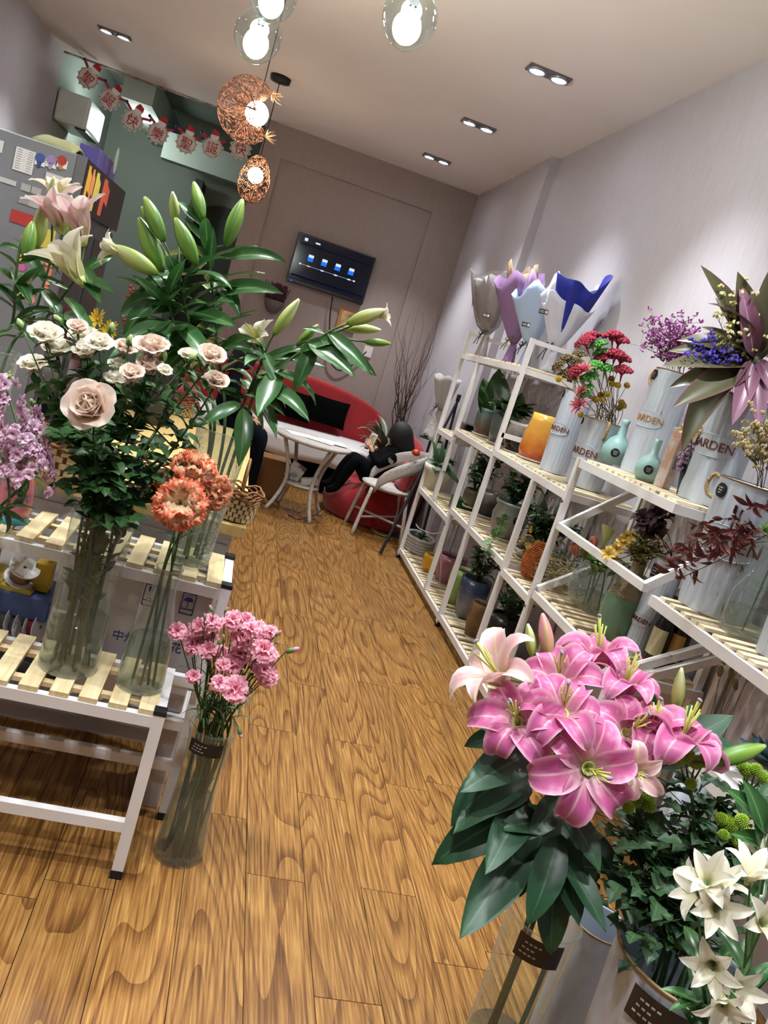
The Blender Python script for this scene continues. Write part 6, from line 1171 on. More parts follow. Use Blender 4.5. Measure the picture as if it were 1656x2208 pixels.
# step shelf, lower tier
z6 = .724
c, h, r = item((1265, 1312), (1285, 1215), 116, z6, 1.85); fb = lathe_vase('fish_bowl', 'round crackled glass bowl with tulips and calla', c, [(r*.45, 0), (r*.8, h*.15), (r, h*.45), (r*.85, h*.78), (r*.62, h*.95), (r*.66, h)], M_glc, 'glass flower vases', water=h*.35, n=32)
M_tul = petal_mat('tulip_coral', [(0, '#b98a62'), (.3, '#cf7f6e'), (1, '#dd9a86')], .5, sss=.2); TP = [leafm('petal', M_tul, .36, p_rose, curl=-.25, cup=.5, nL=6, nW=4)]; M_tg = petal_mat('tulip_green', [(0, '#6d8a3f'), (1, '#8fa552')], .5, sss=.2); TPG = [leafm('petal', M_tg, .36, p_rose, curl=-.3, cup=.5, nL=6, nW=4)]
TLEAF = leafm('leaf', petal_mat('tulip_leaf', [(0, '#4d7a34'), (1, '#6d9645')], .45, sss=.2), .14, p_lily, curl=.7, cup=.3, nL=7, nW=4)
for i, (x, y, TPs, lab, d) in enumerate(((1240, 1185, TP, 'coral tulip leaning left out of the crackled bowl', (-.3, .9, .3)), (1262, 1190, TPG, 'closed green tulip beside the coral tulip', (.1, .9, .3)), (1285, 1228, TPG, 'closed green tulip low over the bowl rim', (.3, .7, .6)), (1280, 1170, TP, 'coral tulip half hidden behind the calla', (.1, .9, .1)))):
    p = at(x, y, Y=c.y-.05); t = thing('tulip', lab, 'tulip', c+V3(0, 0, .012), 'tulips in the bowl'); dd = cdir(*d); branch(t, curve_pts([vase_pt(c, r*.4, .02), vase_pt(c, r*.4, h*.95), p-dd*.03], 5), .004, .0035); F = frame(p-dd*.03, dd, U(0, 6), .06); f = place(CALYX, 'bloom', F @ Matrix.Scale(.4, 4), t)
    for k in range(6): place(TPs[0], 'petal', F @ petal_M(k*1.047, .28 if k % 2 else .16, .12, 1), f)
    for k in range(2): leaf_on(t, vase_pt(c, r*.4, h*.8), V3(U(-.3, .3), U(-.3, .3), 1), U(0, 6), .6, .15, TLEAF)
p = at(1300, 1165, Y=c.y-.05); t = thing('calla_lily', 'cream calla lily rising from the crackled bowl', 'calla', c+V3(0, 0, .012)); branch(t, curve_pts([vase_pt(c, r*.3, .02), c+V3(0, 0, h), at(1297, 1185, Y=c.y-.05)], 5), .004, .0035); G = []
for i in range(7):
    row = []
    for j in range(13): a = 2*math.pi*j/12; q = i/6; rr = .006+.032*q**1.6; row.append(at(1297, 1185, Y=c.y-.05)+V3(rr*math.cos(a), rr*math.sin(a), .1*q+.02*q*math.cos(a+2.6)*q))
    G.append(row)
MB().grid(np.array(G)).obj('spathe', petal_mat('calla_cream', [(0, '#a9b070'), (1, '#cfcda0')], .45, sss=.2), t, True)
c, h, r = item((1322, 1365), (1350, 1180), 92, z6, 1.80); gvv = thing('ceramic_vase', 'green glazed ceramic vase with rough sandy shoulder', 'vase', c); h *= .93
MB().lathe([(.001, 0), (r*.72, 0), (r*.92, h*.18), (r, h*.36), (r*.9, h*.52)], 36, c).obj('vase_body', mat('celadon_glaze', '#6c8a70', .25, var=('#5d7d66', 4, .3)), gvv, True)
MB().lathe([(r*.905, h*.50), (r*.83, h*.58), (r*.5, h*.72), (r*.33, h*.8), (r*.3, h*.98), (r*.34, h), (r*.26, h)], 36, c).obj('vase_shoulder', mat('sandy_clay', '#8d8062', .95, bump=(110, 1.0)), gvv, True)
ds = thing('dried_orchid', 'dried yellow flower spray leaning from the green vase', 'dried flower', c+V3(0, 0, .02)); 
for k, (x, y) in enumerate(((1312, 1195), (1330, 1185), (1345, 1170), (1355, 1160), (1320, 1210))):
    p = at(x, y, Y=c.y-.04); branch(ds, curve_pts([c+V3(0, 0, .03), c+V3(0, 0, h), p], 4), .002, .0015, M_twg, 'stem', 5); hb = MB().ball(p, .006, 6, 4).obj('bloom', mat('dry_yellow_core', '#a8801f', .8), ds)
    for e in range(6): place(random.choice(YP), 'petal', frame(p, cdir(-.3, .3, .8), 0, .032) @ petal_M(e*1.05, .8, .1, 1), hb)
cloud('sprig of olive dried grass behind green vase', 'dried_flower', c, h, [(1375, 1180), (1385, 1200), (1370, 1210), (1390, 1170)], 24, .02, mat('dry_olive', '#6d6a36', .9), 'olive dried grass', spread=.05)
k7 = can_item('small rusty tin can of black flowers with black label', (1372, 1405), (1412, 1200), 58, 62, z6, 1.86, az=AZ-.2, plate=.35); round_label(k7[2], k7[0], k7[0].x*0+pxm(k7[0], 62)/2*1.03, k7[1]*.80, k7[1]*.93, AZ-.1, .7)
M_blk = petal_mat('black_flower_petal', [(0, '#1d0d12'), (1, '#3a1a22')], .8, sss=0); BP = [leafm('petal', M_blk, .5, p_fan, curl=c_, cup=.1, wave=.3, nL=4, nW=5) for c_ in (.9, .3)]
for i, (x, y) in enumerate(((1390, 1125), (1425, 1115), (1408, 1145))):
    p = at(x, y, Y=k7[0].y-.02); t = thing('dark_carnation', ['left', 'tallest', 'lowest'][i]+' of the dried black carnations in the rusty can', 'dried flower', k7[0]+V3(0, 0, .02), 'black dried carnations'); branch(t, curve_pts([k7[0]+V3(0, 0, .03), k7[0]+V3(0, 0, k7[1]), p], 4), .002, .0015, M_stemd); carnation(t, p, cdir(-.2, .7, .6), .055, BP, ((5, 1.2, 1), (5, .7, .9), (3, .3, .7)))
M_wine = mat('dark_bottle_glass', '#14130f', .12); M_cream = mat('cream_label', '#c9bf97', .6, var=('#b5a987', 9, .2))
for i, (bs, tp) in enumerate((((1400, 1440), (1440, 1245)), ((1448, 1425), (1480, 1260)))):
    c, h, r = item(bs, tp, 52, z6, 1.86 if i == 0 else 1.93); c.z = z6; wb_ = thing('wine_bottle', ['dark bottle with cream label beside the rusty can', 'dark bottle with tan label behind the front one'][i], 'bottle', c, 'dark bottles'); h = .30; r = .04
    MB().lathe([(.001, 0), (r, 0), (r, h*.6), (r*.7, h*.72), (r*.36, h*.8), (r*.36, h), (.001, h)], 24, c).obj('bottle_body', M_wine, wb_, True); G = np.array([[(c.x+(r+.001)*math.cos(a), c.y+(r+.001)*math.sin(a), c.z+z) for a in np.linspace(AZ-1.0, AZ+1.0, 12)] for z in (.05, .16)]); MB().grid(G).obj('label', M_cream if i == 0 else mat('tan_label', '#a8813f', .6), wb_)
# under the near shelf
bt_ = thing('bunny_tail_bunch', 'dried golden bunny tail grass under the near shelf', 'dried flower', (1.86, 2.35, .02)); pb = V3(1.86, 2.35, 0); MB().lathe([(.001, 0), (.06, 0), (.07, .5), (.066, .5), (.056, .02)], 20, pb).obj('tall_pot', M_tin, bt_, True)
BT = MB().ball((0, 0, .5), .22, 8, 6, (1, 1, 2.2)).mesh('seed_head', mat('bunny_tail', '#a98f55', .95, bump=(60, 1)), True)
for (x, y) in ((1560, 1435), (1580, 1430), (1600, 1450), (1575, 1465), (1610, 1470), (1595, 1430), (1585, 1490), (1620, 1440), (1550, 1460)): p = at(x, y, Y=2.33+U(-.05, .05)); branch(bt_, curve_pts([pb+V3(0, 0, .05), pb+V3(U(-.03, .03), U(-.03, .03), .5), p], 4), .0015, .001, M_twg, 'stem', 4); place(BT, 'seed_head', frame(p, V3(U(-.4, .4), U(-.4, .4), 1), 0, .045), bt_)
be = thing('echeveria', 'blue grey succulent rosette under the near shelf', 'succulent', (1.80, 2.0, .72)); ES = leafm('leaf', petal_mat('blue_succulent', [(0, '#3a5560'), (1, '#5d7f8c')], .5, sss=0), .25, p_lily, curl=-.4, cup=.4, nL=5, nW=4); MB().lathe([(.001, 0), (.05, 0), (.06, .06), (.001, .055)], 16, (1.80, 2.0, .711)).obj('pot', mat('grey_pot', '#77736f', .7), be, True)
for k in range(26): place(ES, 'leaf', Matrix.Translation((1.80, 2.0, .775)) @ petal_M(k*2.4, 1.45-.045*k, .01, .11-.002*k), be)
# second tier
c, h, r = item((930, 1062), (942, 1003), 62, .639, 1.74); pot('cream plastic pot with arching plant on the far second tier', c, [(r*.72, 0), (r*.9, h*.7), (r*1.02, h*.72), (r*1.05, h)], mat('cream_plastic', '#d5d2c2', .45)); ap = plant('arching strap leaved plant in the cream pot', c+V3(0, 0, h-.02), 8, .1, .1, .8, HL, h=.12)
for (a, b) in (((945, 1000), (920, 985)), ((945, 1000), (985, 1010)), ((940, 1000), (940, 950)), ((948, 1000), (960, 955)), ((945, 1002), (1000, 1040))): leaf_px(ap, a, b, 6.2, 6.15, SL[0], wid=2.5)
tag(bevel(MB().box((1.72, 5.62, .64), (1.86, 5.80, .74)).obj('green_planter', mat('green_plastic', '#1f4a34', .4)), .01), 'small green plastic box on the far second tier', 'box')
c, h, r = item((1012, 1094), (1022, 1055), 46, .714, 1.80); pot('small olive bowl pot with dark plant', c, [(r*.5, 0), (r*.95, h*.4), (r, h*.8), (r*.9, h)], glaze('olive_glaze', '#73765a', '#4a4030', .02, .14), saucer=r*.8); plant('dark bushy plant above the olive bowl pot', c+V3(0, 0, h-.02), 48, .05, .2, .7, HL, h=.28)
c, h, r = item((1042, 1120), (1060, 1060), 60, .714, 1.86); pot('dark pot with white dripped rim on the second tier', c, [(r*.6, 0), (r*.95, h*.4), (r, h*.85), (r*1.05, h)], glaze('dark_drip', '#2b2825', '#8d8a84', .1, .22), saucer=r*.9)
c, h, r = item((1087, 1152), (1102, 1082), 80, .714, 1.80); iv = pot('large grey glazed pot with dark round sticker and ivy', c, [(r*.62, 0), (r*.85, h*.25), (r, h*.62), (r*.88, h*.85), (r*1.0, h*.93), (r*1.0, h)], glaze('pinkgrey_glaze', '#80716a', '#6f7d76', .06, .25, .3), saucer=r*.9); nd = (CAM-c).normalized(); nd.z = 0; nd.normalize(); nd = Matrix.Rotation(.45, 3, 'Z') @ nd; round_sticker(iv, c+nd*(r*1.0)+V3(0, 0, h*.62), nd, .026)
plant('dry dark fern above the grey glazed pot', c+V3(0, 0, h-.02), 60, .045, .26, .5, HL, h=.24); IV = [leafm('leaf', petal_mat('ivy_leaf', [(0, '#46663a'), (1, '#5f8049')], .5, sss=.1), .5, lambda t: p_ovate(t)*(.6+.4*abs(math.cos(t*7))), curl=.5, cup=.2, nL=6, nW=4)]
t = thing('ivy_vine', 'green ivy vine trailing over the shelf rail', 'plant', c+V3(-.05, 0, .05)); pts = curve_pts([at(1095, 1100, X=1.7), at(1080, 1125, X=1.66), at(1072, 1150, X=1.61), at(1050, 1190, X=1.6), at(1050, 1220, X=1.6)], 5); branch(t, pts, .002, .0012, M_stem)
for k in range(26): pp, tt = path_at(pts, R()); leaf_on(t, pp+V3(U(-.02, .02), U(-.06, .06), U(-.02, .02)), tt, U(0, 6), 1.2, U(.03, .05), IV[0])
c = spot(1155, 1185, .714, 1.84); pot('shallow bowl of dried yellow flowers on the second tier', c, [(.06, 0), (.11, .03), (.125, .06)], mat('pale_bowl', '#a89f8c', .5), saucer=.12); dyb = thing('dried_bouquet', 'heap of dried yellow flowers and leaves in shallow bowl', 'bouquet', c+V3(0, 0, .06))
for k in range(46): p = c+V3(U(-.10, .10), U(-.14, .14), .06+U(0, .12)); place(random.choice(YP), 'petal', leaf_frame(p, V3(U(-1, 1), U(-1, 1), U(-.2, .8)), V3(U(-.5, .5), U(-.5, .5), 1), U(.03, .05)), dyb)
plant('dark dried greenery behind the yellow flower bowl', c+V3(.03, .02, .08), 60, .05, .3, .6, HL, h=.26)
c, h, r = item((1143, 1248), (1165, 1172), 52, .679, 1.76); wv_ = thing('woven_vase', 'orange woven straw vase on the second tier', 'vase', c); mb = MB()
prof = lambda q: r*(.75+.35*math.sin(math.pi*min(1, q*1.1+.05)))*(1-.45*max(0, q-.7)/.3)
for k in range(20): q = k/19; pts = [c+V3(prof(q)*math.cos(a)*(1+.04*(-1)**j), prof(q)*math.sin(a)*(1+.04*(-1)**j), q*h+.004) for j, a in enumerate(np.linspace(0, 2*math.pi, 25)[:-1])]; mb.tube(pts+[pts[0]], h/36, 5, False)
o = mb.obj('woven_straw', mat('orange_straw', '#9c4a16', .7, var=('#b8651f', 30, .2)), wv_, True); o['kind'] = 'stuff'
c = spot(1185, 1262, .679, 1.80); mb = MB()
for k in range(70): a, b, e = [c+V3(.12*math.cos(x_)*U(.5, 1), .16*math.sin(x_)*U(.5, 1), .09+U(-.08, .10)) for x_ in (U(0, 6), U(0, 6), U(0, 6))]; mb.tube(curve_pts([a, b, e], 4), .0016, 3, False)
tag(mb.obj('raffia_nest', mat('cream_raffia', '#a89a76', .9)), 'tangled nest of cream raffia strands on the second tier', 'raffia')['kind'] = 'stuff'
plant('dry grey brushwood behind the raffia nest', spot(1205, 1240, .68, 1.9), 50, .04, .3, .5, SL, h=.2)
# bottom tier
zb = .099
c, h, r = item((893, 1203), (903, 1165), 64, zb, 1.78); kb = thing('knit_basket', 'white knitted oval basket on the bottom shelf', 'basket', c); M_knit = mat('white_yarn', '#aaa69f', .95, bump=(80, 1))
for k in range(5): MB().tube([c+V3(r*.9*math.cos(a), r*1.5*math.sin(a), .015+k*.025) for a in np.linspace(0, 2*math.pi, 29)], .016, 7, False).obj('yarn_coil', M_knit, kb, True)
MB().lathe([(.001, .01), (r*.85, .01)], 20, c, sy=1.5).obj('basket_floor', M_knit, kb)
def pot_b(lab, base, top, w_, m, X=1.82, **k): c, h, r = item(base, top, w_, zb, X); return c, h, r, pot(lab, c, [(r*.7, 0), (r*.9, h*.35), (r, h*.75), (r*.97, h)], m, **k)
pot_b('yellow plastic pot on the bottom shelf', (928, 1224), (937, 1196), 44, mat('yellow_pot', '#c99a1e', .4), 1.76)
pot_b('pink glazed pot with saucer on the bottom shelf', (962, 1250), (975, 1198), 64, mat('pink_pot', '#94606a', .25), 1.84, saucer=.1)
pot_b('apple green round pot on the bottom shelf', (987, 1278), (1000, 1228), 58, mat('apple_green_pot', '#7f9a52', .3), 1.80)
q = pot_b('blue drip glazed pot with soil on the bottom shelf', (1010, 1308), (1028, 1248), 66, glaze('blue_drip', '#9a958c', '#33415f', .0, .2, .25), 1.82); plant('sparse dark herb in the blue glazed pot', q[0]+V3(0, 0, q[1]-.02), 40, .04, .24, .6, HL, h=.25)
pot_b('brown cork pot on the bottom shelf', (1026, 1352), (1040, 1300), 52, mat('cork_pot', '#7a5c34', .8, var=('#5d4224', 20, .2)), 1.76, saucer=.06)
q = pot_b('black glazed pot with wiry plant on the bottom shelf', (1080, 1378), (1095, 1328), 80, mat('black_pot', '#151619', .2), 1.86); plant('wiry dark plant in the black pot', q[0]+V3(0, 0, q[1]-.02), 60, .035, .26, .6, HL, h=.24)
plant('pink and dark succulents inside the knitted basket', spot(905, 1172, zb+.08, 1.8), 18, .03, .12, .8, JL, h=.05)
mb = MB(); pts = [at(x, y, X=1.66) for x, y in ((897, 1130), (905, 1140), (930, 1150), (955, 1148))]; tag(MB().tube(curve_pts(pts, 5)+[V3(pts[-1].x+.1, pts[-1].y, .12)], .004, 5).obj('white_wire', M_white, None, True), 'bent white wire sticking out over the bottom shelf', 'wire')
# wrapped bouquets on the top tier
def wrap(t, waist, top, r, mm, nm='wrap_sheet', a0=0, a1=2*math.pi, flare=1.0, jag=.12, rows=7, cols=26, seed=0, squash=.75, r0=.03):
    d = top-waist; L_ = d.length; F = frame(waist, d, 0, 1); rs = random.Random(seed); ph = [rs.uniform(0, 6) for _ in range(4)]; G = np.zeros((rows+1, cols+1, 3))
    for i in range(rows+1):
        q = i/rows
        for j in range(cols+1):
            a = a0+(a1-a0)*j/cols; k = 1+jag*math.sin(3*a+ph[0])+jag*.6*math.sin(5*a+ph[1]); rr = (r0+(r-r0)*q**flare)*(1+.10*q*math.sin(4*a+ph[2])+.06*math.sin(9*a+ph[3])*q)
            G[i, j] = F @ Vector((rr*math.cos(a)*squash, rr*math.sin(a), q*L_*(1+(k-1)*q)))
    o = MB().grid(G).obj(nm, mm, t, True); o.modifiers.new('paper', 'SOLIDIFY').thickness = .0012; return o
def bow(t, p, s, m):
    for k in (-1, 1):
        MB().tube(curve_pts([p, p+V3(0, k*s, s*.5), p+V3(-.01, k*s*1.3, 0), p+V3(-.01, k*s*.5, -s*.2), p], 4), .006, 5, False, flat=.35).obj('ribbon_loop', m, t, True); MB().tube(curve_pts([p, p+V3(-.02, k*s*.5, -s*.9), p+V3(-.03, k*s*.9, -s*1.8)], 4), .006, 5, False, flat=.35).obj('ribbon_tail', m, t, True)
def card(t, px, Y, s=(.055, .03)):
    p = at(*px, Y=Y); F = frame(p, cdir(-.1, 0, 1)); Fm = Matrix.Translation(p) @ CR.to_4x4() @ Matrix.Rotation(ROLL-.08, 4, 'Z').inverted(); o = MB().obox(p, (s[0], s[1], .001), Fm).obj('label_card', M_lab, t)
    for k in range(2): MB().obox(p+(Fm.to_3x3() @ V3(-s[0]*.15, s[1]*(.15-.3*k), .001)), (s[0]*.5, s[1]*.12, .0008), Fm).obj('card_print', M_labt, o)
    MB().obox(p+(Fm.to_3x3() @ V3(s[0]*.32, 0, .001)), (s[0]*.26, s[1]*.6, .0008), Fm).obj('card_patch', M_labt, o)
zt = 1.764; M_cel = glass_mat('cellophane', '#eceaea', .15, .6, body=.22, body_col='#d6d2d0'); M_wtis = mat('white_tissue', '#d2cfd2', .8, bump=(18, .6)); M_pur = mat('purple_paper', '#8a6a95', .7, bump=(12, .2)); M_lbl = mat('light_blue_paper', '#a9bede', .65, bump=(12, .2)); M_wpp = mat('white_wrap', '#cdd0e2', .7, bump=(12, .2)); M_blu = mat('royal_blue_paper', '#1a2a9c', .55, bump=(12, .2)); M_lil = mat('lilac_paper', '#a184ac', .7)
def bouquet(lab, waist, top, bottom, Y, build):
    w0, t0 = at(*waist, Y=Y), at(*top, Y=Y); t = thing('wrapped_bouquet', lab, 'bouquet', (w0.x, w0.y, zt), 'wrapped bouquets on the top shelf'); lowr = .06
    build(t, w0, t0); wrap(t, w0, Vector((w0.x, w0.y, zt+.004)), lowr, build.low, 'wrap_skirt', jag=.02, seed=3); return t
def b1(t, w0, t0):
    wrap(t, w0, t0-V3(0, 0, .05), .18, M_wtis, 'tissue_sheet', seed=1, flare=.6, jag=.06); wrap(t, w0, t0, .23, M_cel, seed=2, flare=.45, jag=.04)
    for k in range(9):
        a, b = U(-.9, .9), U(-.9, .9); d = t0-w0; F = frame(w0, d, 0, 1); p, q = [F @ Vector((-.105-.02*z_/.6, y_, z_*d.length)) for y_, z_ in ((a*.09, U(.4, .95)), (b*.09, U(.4, .95)))]; MB().tube([p, q], .002, 4).obj('printed_line', M_cord, t)
    bow(t, w0+V3(-.04, 0, 0), .05, mat('grey_ribbon', '#3a383c', .6)); card(t, (1048, 680), w0.y-.16)
b1.low = M_cel; bouquet('white bouquet in clear wrap with black line pattern', (1050, 722), (1064, 590), None, 6.22, b1)
def b2(t, w0, t0): wrap(t, w0, t0, .21, M_pur, seed=4, flare=.7, jag=.1); wrap(t, w0, t0+V3(0, 0, .05), .13, mat('tan_mesh', '#a08a72', .8), 'mesh_sheet', seed=6, flare=.8); wrap(t, w0, t0-V3(0, 0, .06), .12, M_lil, 'inner_sheet', seed=5); bow(t, w0+V3(-.05, -.02, .02), .045, mat('gold_ribbon', '#7a5f36', .5))
b2.low = M_pur; bouquet('purple wrapped bouquet between the clear and light blue ones', (1108, 742), (1122, 605), None, 5.78, b2)
def b3(t, w0, t0): wrap(t, w0, t0, .21, M_lbl, seed=8, flare=.75, jag=.12); wrap(t, w0, t0+V3(0, 0, .05), .13, M_lil, 'inner_sheet', seed=9, jag=.15); bow(t, w0+V3(-.05, 0, 0), .04, mat('navy_ribbon', '#1c2440', .5)); card(t, (1134, 700), w0.y-.17)
b3.low = M_lbl; bouquet('light blue wrapped bouquet with navy ribbon', (1142, 748), (1158, 630), None, 5.46, b3)
def b4(t, w0, t0):
    wrap(t, w0, t0, .20, M_wpp, seed=10, flare=.7, jag=.15); wrap(t, w0, t0-V3(0, .05, .06), .21, M_wpp, 'front_sheet', a0=2.6, a1=5.4, seed=11, flare=.8); wrap(t, w0, t0+V3(-.02, -.06, .06), .25, M_blu, 'blue_sheet', a0=3.7, a1=6.1, seed=12, flare=.8, jag=.1); bow(t, w0+V3(-.05, 0, 0), .05, M_cord); card(t, (1172, 672), w0.y-.2)
b4.low = M_wpp; bouquet('largest white bouquet with royal blue outer sheet', (1198, 752), (1228, 625), None, 5.08, b4)
# corner plants, tripod and fleece bouquet beyond the shelf
M_twig2 = mat('curly_willow', '#3a2a26', .9); wv2 = V3(1.74, 8.55, 0); cw = thing('curly_willow', 'tall curly willow branches in a dark floor vase', 'branches', wv2)
MB().lathe([(.001, 0), (.09, 0), (.1, .3), (.08, .75), (.09, .8), (.07, .8)], 20, wv2).obj('floor_vase', mat('dark_floor_vase', '#2b2a2c', .4), cw, True)
for k in range(26):
    x, y = U(858, 962), U(640, 800); e = at(x, y, Y=8.5+U(-.15, .1)); e.x = min(e.x, 1.86); a = wv2+V3(U(-.04, .04), U(-.04, .04), .75); pts = [a.lerp(e, q)+V3(.03*math.sin(9*q+k)+U(-.012, .012), .02*math.sin(7*q+k), U(-.01, .01)) for q in np.linspace(0, 1, 12)]; MB().tube(pts, [.005-.004*i/11 for i in range(12)], 4, False).obj('twig', M_twig2, cw)
dp = V3(1.56, 8.02, 0); dr = thing('dracaena', 'striped leaved plant in the corner behind the person', 'plant', dp); MB().lathe([(.001, 0), (.11, 0), (.14, .55), (.13, .55), (.1, .5), (.001, .5)], 24, dp).obj('pot', mat('dark_planter', '#39373a', .5), dr, True); M_drac = petal_mat('striped_leaf', [(0, '#5b6350'), (1, '#45513f')], .45, edge=('#8b8a66', .7), sss=.05); DLf = [leafm('leaf', M_drac, .09, p_lily, curl=c_, cup=.4, nL=7, nW=4) for c_ in (.4, .9, 1.3)]
for k in range(34): a = U(0, 6.28); place(random.choice(DLf), 'leaf', leaf_frame(dp+V3(.03*math.cos(a), .03*math.sin(a), .55+U(0, .2)), V3(math.cos(a), math.sin(a), U(.4, 1.6)), V3(-math.cos(a)*.3, -math.sin(a)*.3, 1), U(.28, .40)), dr)
tp = thing('tripod', 'black folding tripod leaning between chair and shelf', 'tripod', (1.56, 6.62, 0)); ap_ = at(986, 866, Y=6.72)
for e in (at(820, 1193, Z=.012), V3(1.84, 6.62, .012), V3(1.62, 6.92, .012)): MB().tube([e, e.lerp(ap_, .5), ap_], [.014, .013, .011], 8).obj('leg', M_rub, tp)
MB().tube([ap_, ap_+V3(.0, .0, .06)], .018, 8).obj('head', M_rub, tp)
fp = V3(1.80, 7.25, 0); fz = .95; pz = thing('plant_stand', 'thin black metal stand behind the far shelf end', 'stand', fp); MB().tube([fp, fp+V3(0, 0, fz)], .012, 8).obj('pole', M_rub, pz); MB().lathe([(.001, fz), (.11, fz), (.11, fz+.012), (.001, fz+.012)], 20, fp).obj('plate', M_rub, pz); MB().lathe([(.001, 0), (.13, 0), (.12, .015), (.001, .02)], 20, fp).obj('base', M_rub, pz)
fbq = thing('wrapped_bouquet', 'bouquet in white fleece with brown bow beyond the shelf', 'bouquet', fp+V3(0, 0, fz+.013), 'wrapped bouquets'); M_flc = mat('white_fleece', '#b9b6b2', .95, bump=(70, 1.0)); w0 = fp+V3(0, 0, fz+.28)
wrap(fbq, w0, w0+V3(-.02, 0, .30), .15, M_flc, seed=21, flare=.6, jag=.05); wrap(fbq, w0, fp+V3(0, 0, fz+.014), .11, M_flc, 'fleece_skirt', seed=22, jag=.04); bow(fbq, w0+V3(-.05, 0, .02), .05, mat('brown_bow', '#6b4c3a', .6)); 
# ---------------------------------------------------------------- counter things
def basket(lab, c, r, h, handle=True, sx=1.0):
    t = thing('woven_basket', lab, 'basket', c, 'woven baskets on the counter'); M_ch = mat('chip_strip', '#cbb98e', .7); M_ck = mat('chip_strip_dark', '#6b4322', .7); n = 18
    for k in range(5):
        z0 = h*(.04+.17*k); 
        for j in range(n):
            a = 2*math.pi*(j+.5*(k % 2))/n; rr = r*(.78+.22*(z0/h)); p = c+V3(rr*sx*math.cos(a), rr*math.sin(a), z0+h*.08); MB().obox(p, (.006, 2*math.pi*r*sx/n*.62, h*.15), Matrix.Rotation(a, 4, 'Z')).obj('chip', M_ch, t)
    MB().lathe([(.001, .004), (r*.76, .004), (r*.95, h*.86), (r*.93, h*.86), (r*.74, .008), (.001, .008)], 24, c, sy=1).obj('liner', M_ck, t)
    for k in range(5): MB().tube([c+V3((r*1.0+.012*math.sin(5*a+k))*sx*math.cos(a), (r*1.0+.012*math.sin(5*a+k))*math.sin(a), h*.86+k*.008+.006*math.sin(7*a+2*k)) for a in np.linspace(0, 2*math.pi, 33)], .004, 5, False).obj('willow_rim', mat('willow', '#8a5a2c', .7), t, True)
    if handle: MB().tube(curve_pts([c+V3(0, -r, h*.9), c+V3(0, -r*.85, h*1.8), c+V3(0, 0, h*2.3), c+V3(0, r*.85, h*1.8), c+V3(0, r, h*.9)], 6), .005, 6).obj('handle', mat('willow', '#8a5a2c', .7), t, True)
zc = .886
c = at(505, 1118, Z=zc); basket('small chip basket with tall handle at the counter corner', V3(c.x, c.y, zc), .075, .095)
c = at(110, 1030, Z=zc); basket('wide chip basket half hidden behind the roses', V3(c.x+.02, c.y+.05, zc), .13, .13, False)
c = at(330, 1075, Z=zc); basket('chip basket with fruit behind the orange carnations', V3(c.x, c.y+.05, zc), .09, .09, False)
c = at(395, 880, Z=zc); basket('low round basket at the far end of the counter', V3(c.x, c.y-.3, zc), .10, .07, False)
fbz = V3(-.36, 4.35, zc); lathe_vase('berry_vase', 'dark vase of red berries and yellow flowers on the counter', fbz, [(.06, 0), (.08, .1), (.07, .28), (.06, .34)], mat('dark_vase', '#26262b', .3))
M_ber = mat('red_berry', '#a51d22', .3); BER = MB().ball((0, 0, 0), 1, 8, 6).mesh('berry', M_ber, True)
for i, (x, y) in enumerate(((285, 700), (330, 705), (295, 640), (345, 720), (310, 735), (360, 715))):
    t = thing('berry_branch', ['leftmost', 'brightest', 'highest', 'lowest right', 'lowest', 'rightmost'][i]+' branch of red berries behind the roses', 'berries', fbz+V3(0, 0, .012), 'red berry branches'); e = at(x, y, Y=4.3+U(-.1, .1)); pts = curve_pts([fbz+V3(0, 0, .02), fbz+V3(U(-.03, .03), U(-.03, .03), .34), e], 5); branch(t, pts, .003, .002, M_stemd)
    for k in range(20): place(BER, 'berry', Matrix.Translation(e+V3(U(-.045, .045), U(-.04, .04), U(-.04, .04))) @ Matrix.Scale(U(.007, .010), 4), t)
    for k in range(7): pp, tt = path_at(pts, U(.6, 1)); leaf_on(t, pp, tt, U(0, 6), 1.0, .06, random.choice(HL))
for i, (x, y) in enumerate(((212, 690), (240, 715), (205, 730), (352, 657))):
    t = thing('yellow_gerbera', ['yellow daisy behind the top of the roses', 'yellow daisy half hidden by lily leaf', 'lowest yellow daisy behind the roses', 'pale yellow bloom beside the lily stems'][i], 'flower', fbz+V3(0, 0, .012), 'yellow daisies'); e = at(x, y, Y=4.2); d = cdir(-.4, .2, .9); branch(t, curve_pts([fbz+V3(0, 0, .02), fbz+V3(U(-.03, .03), U(-.03, .03), .34), e], 5), .003, .002, M_stemd)
    hb = MB().ball(e, .012, 8, 5).obj('bloom', mat('daisy_core', '#a8821c', .8), t); DP = leafm('petal', petal_mat('daisy_yellow', [(0, '#c9a21c'), (1, '#e0c22e')], .5, sss=.2), .12, p_rose, curl=.3, cup=.2, nL=3, nW=2)
    for k in range(18): place(DP, 'petal', frame(e, d, 0, .05) @ petal_M(k*2.4, 1.2 if k % 2 else 1.0, .15, 1), hb)
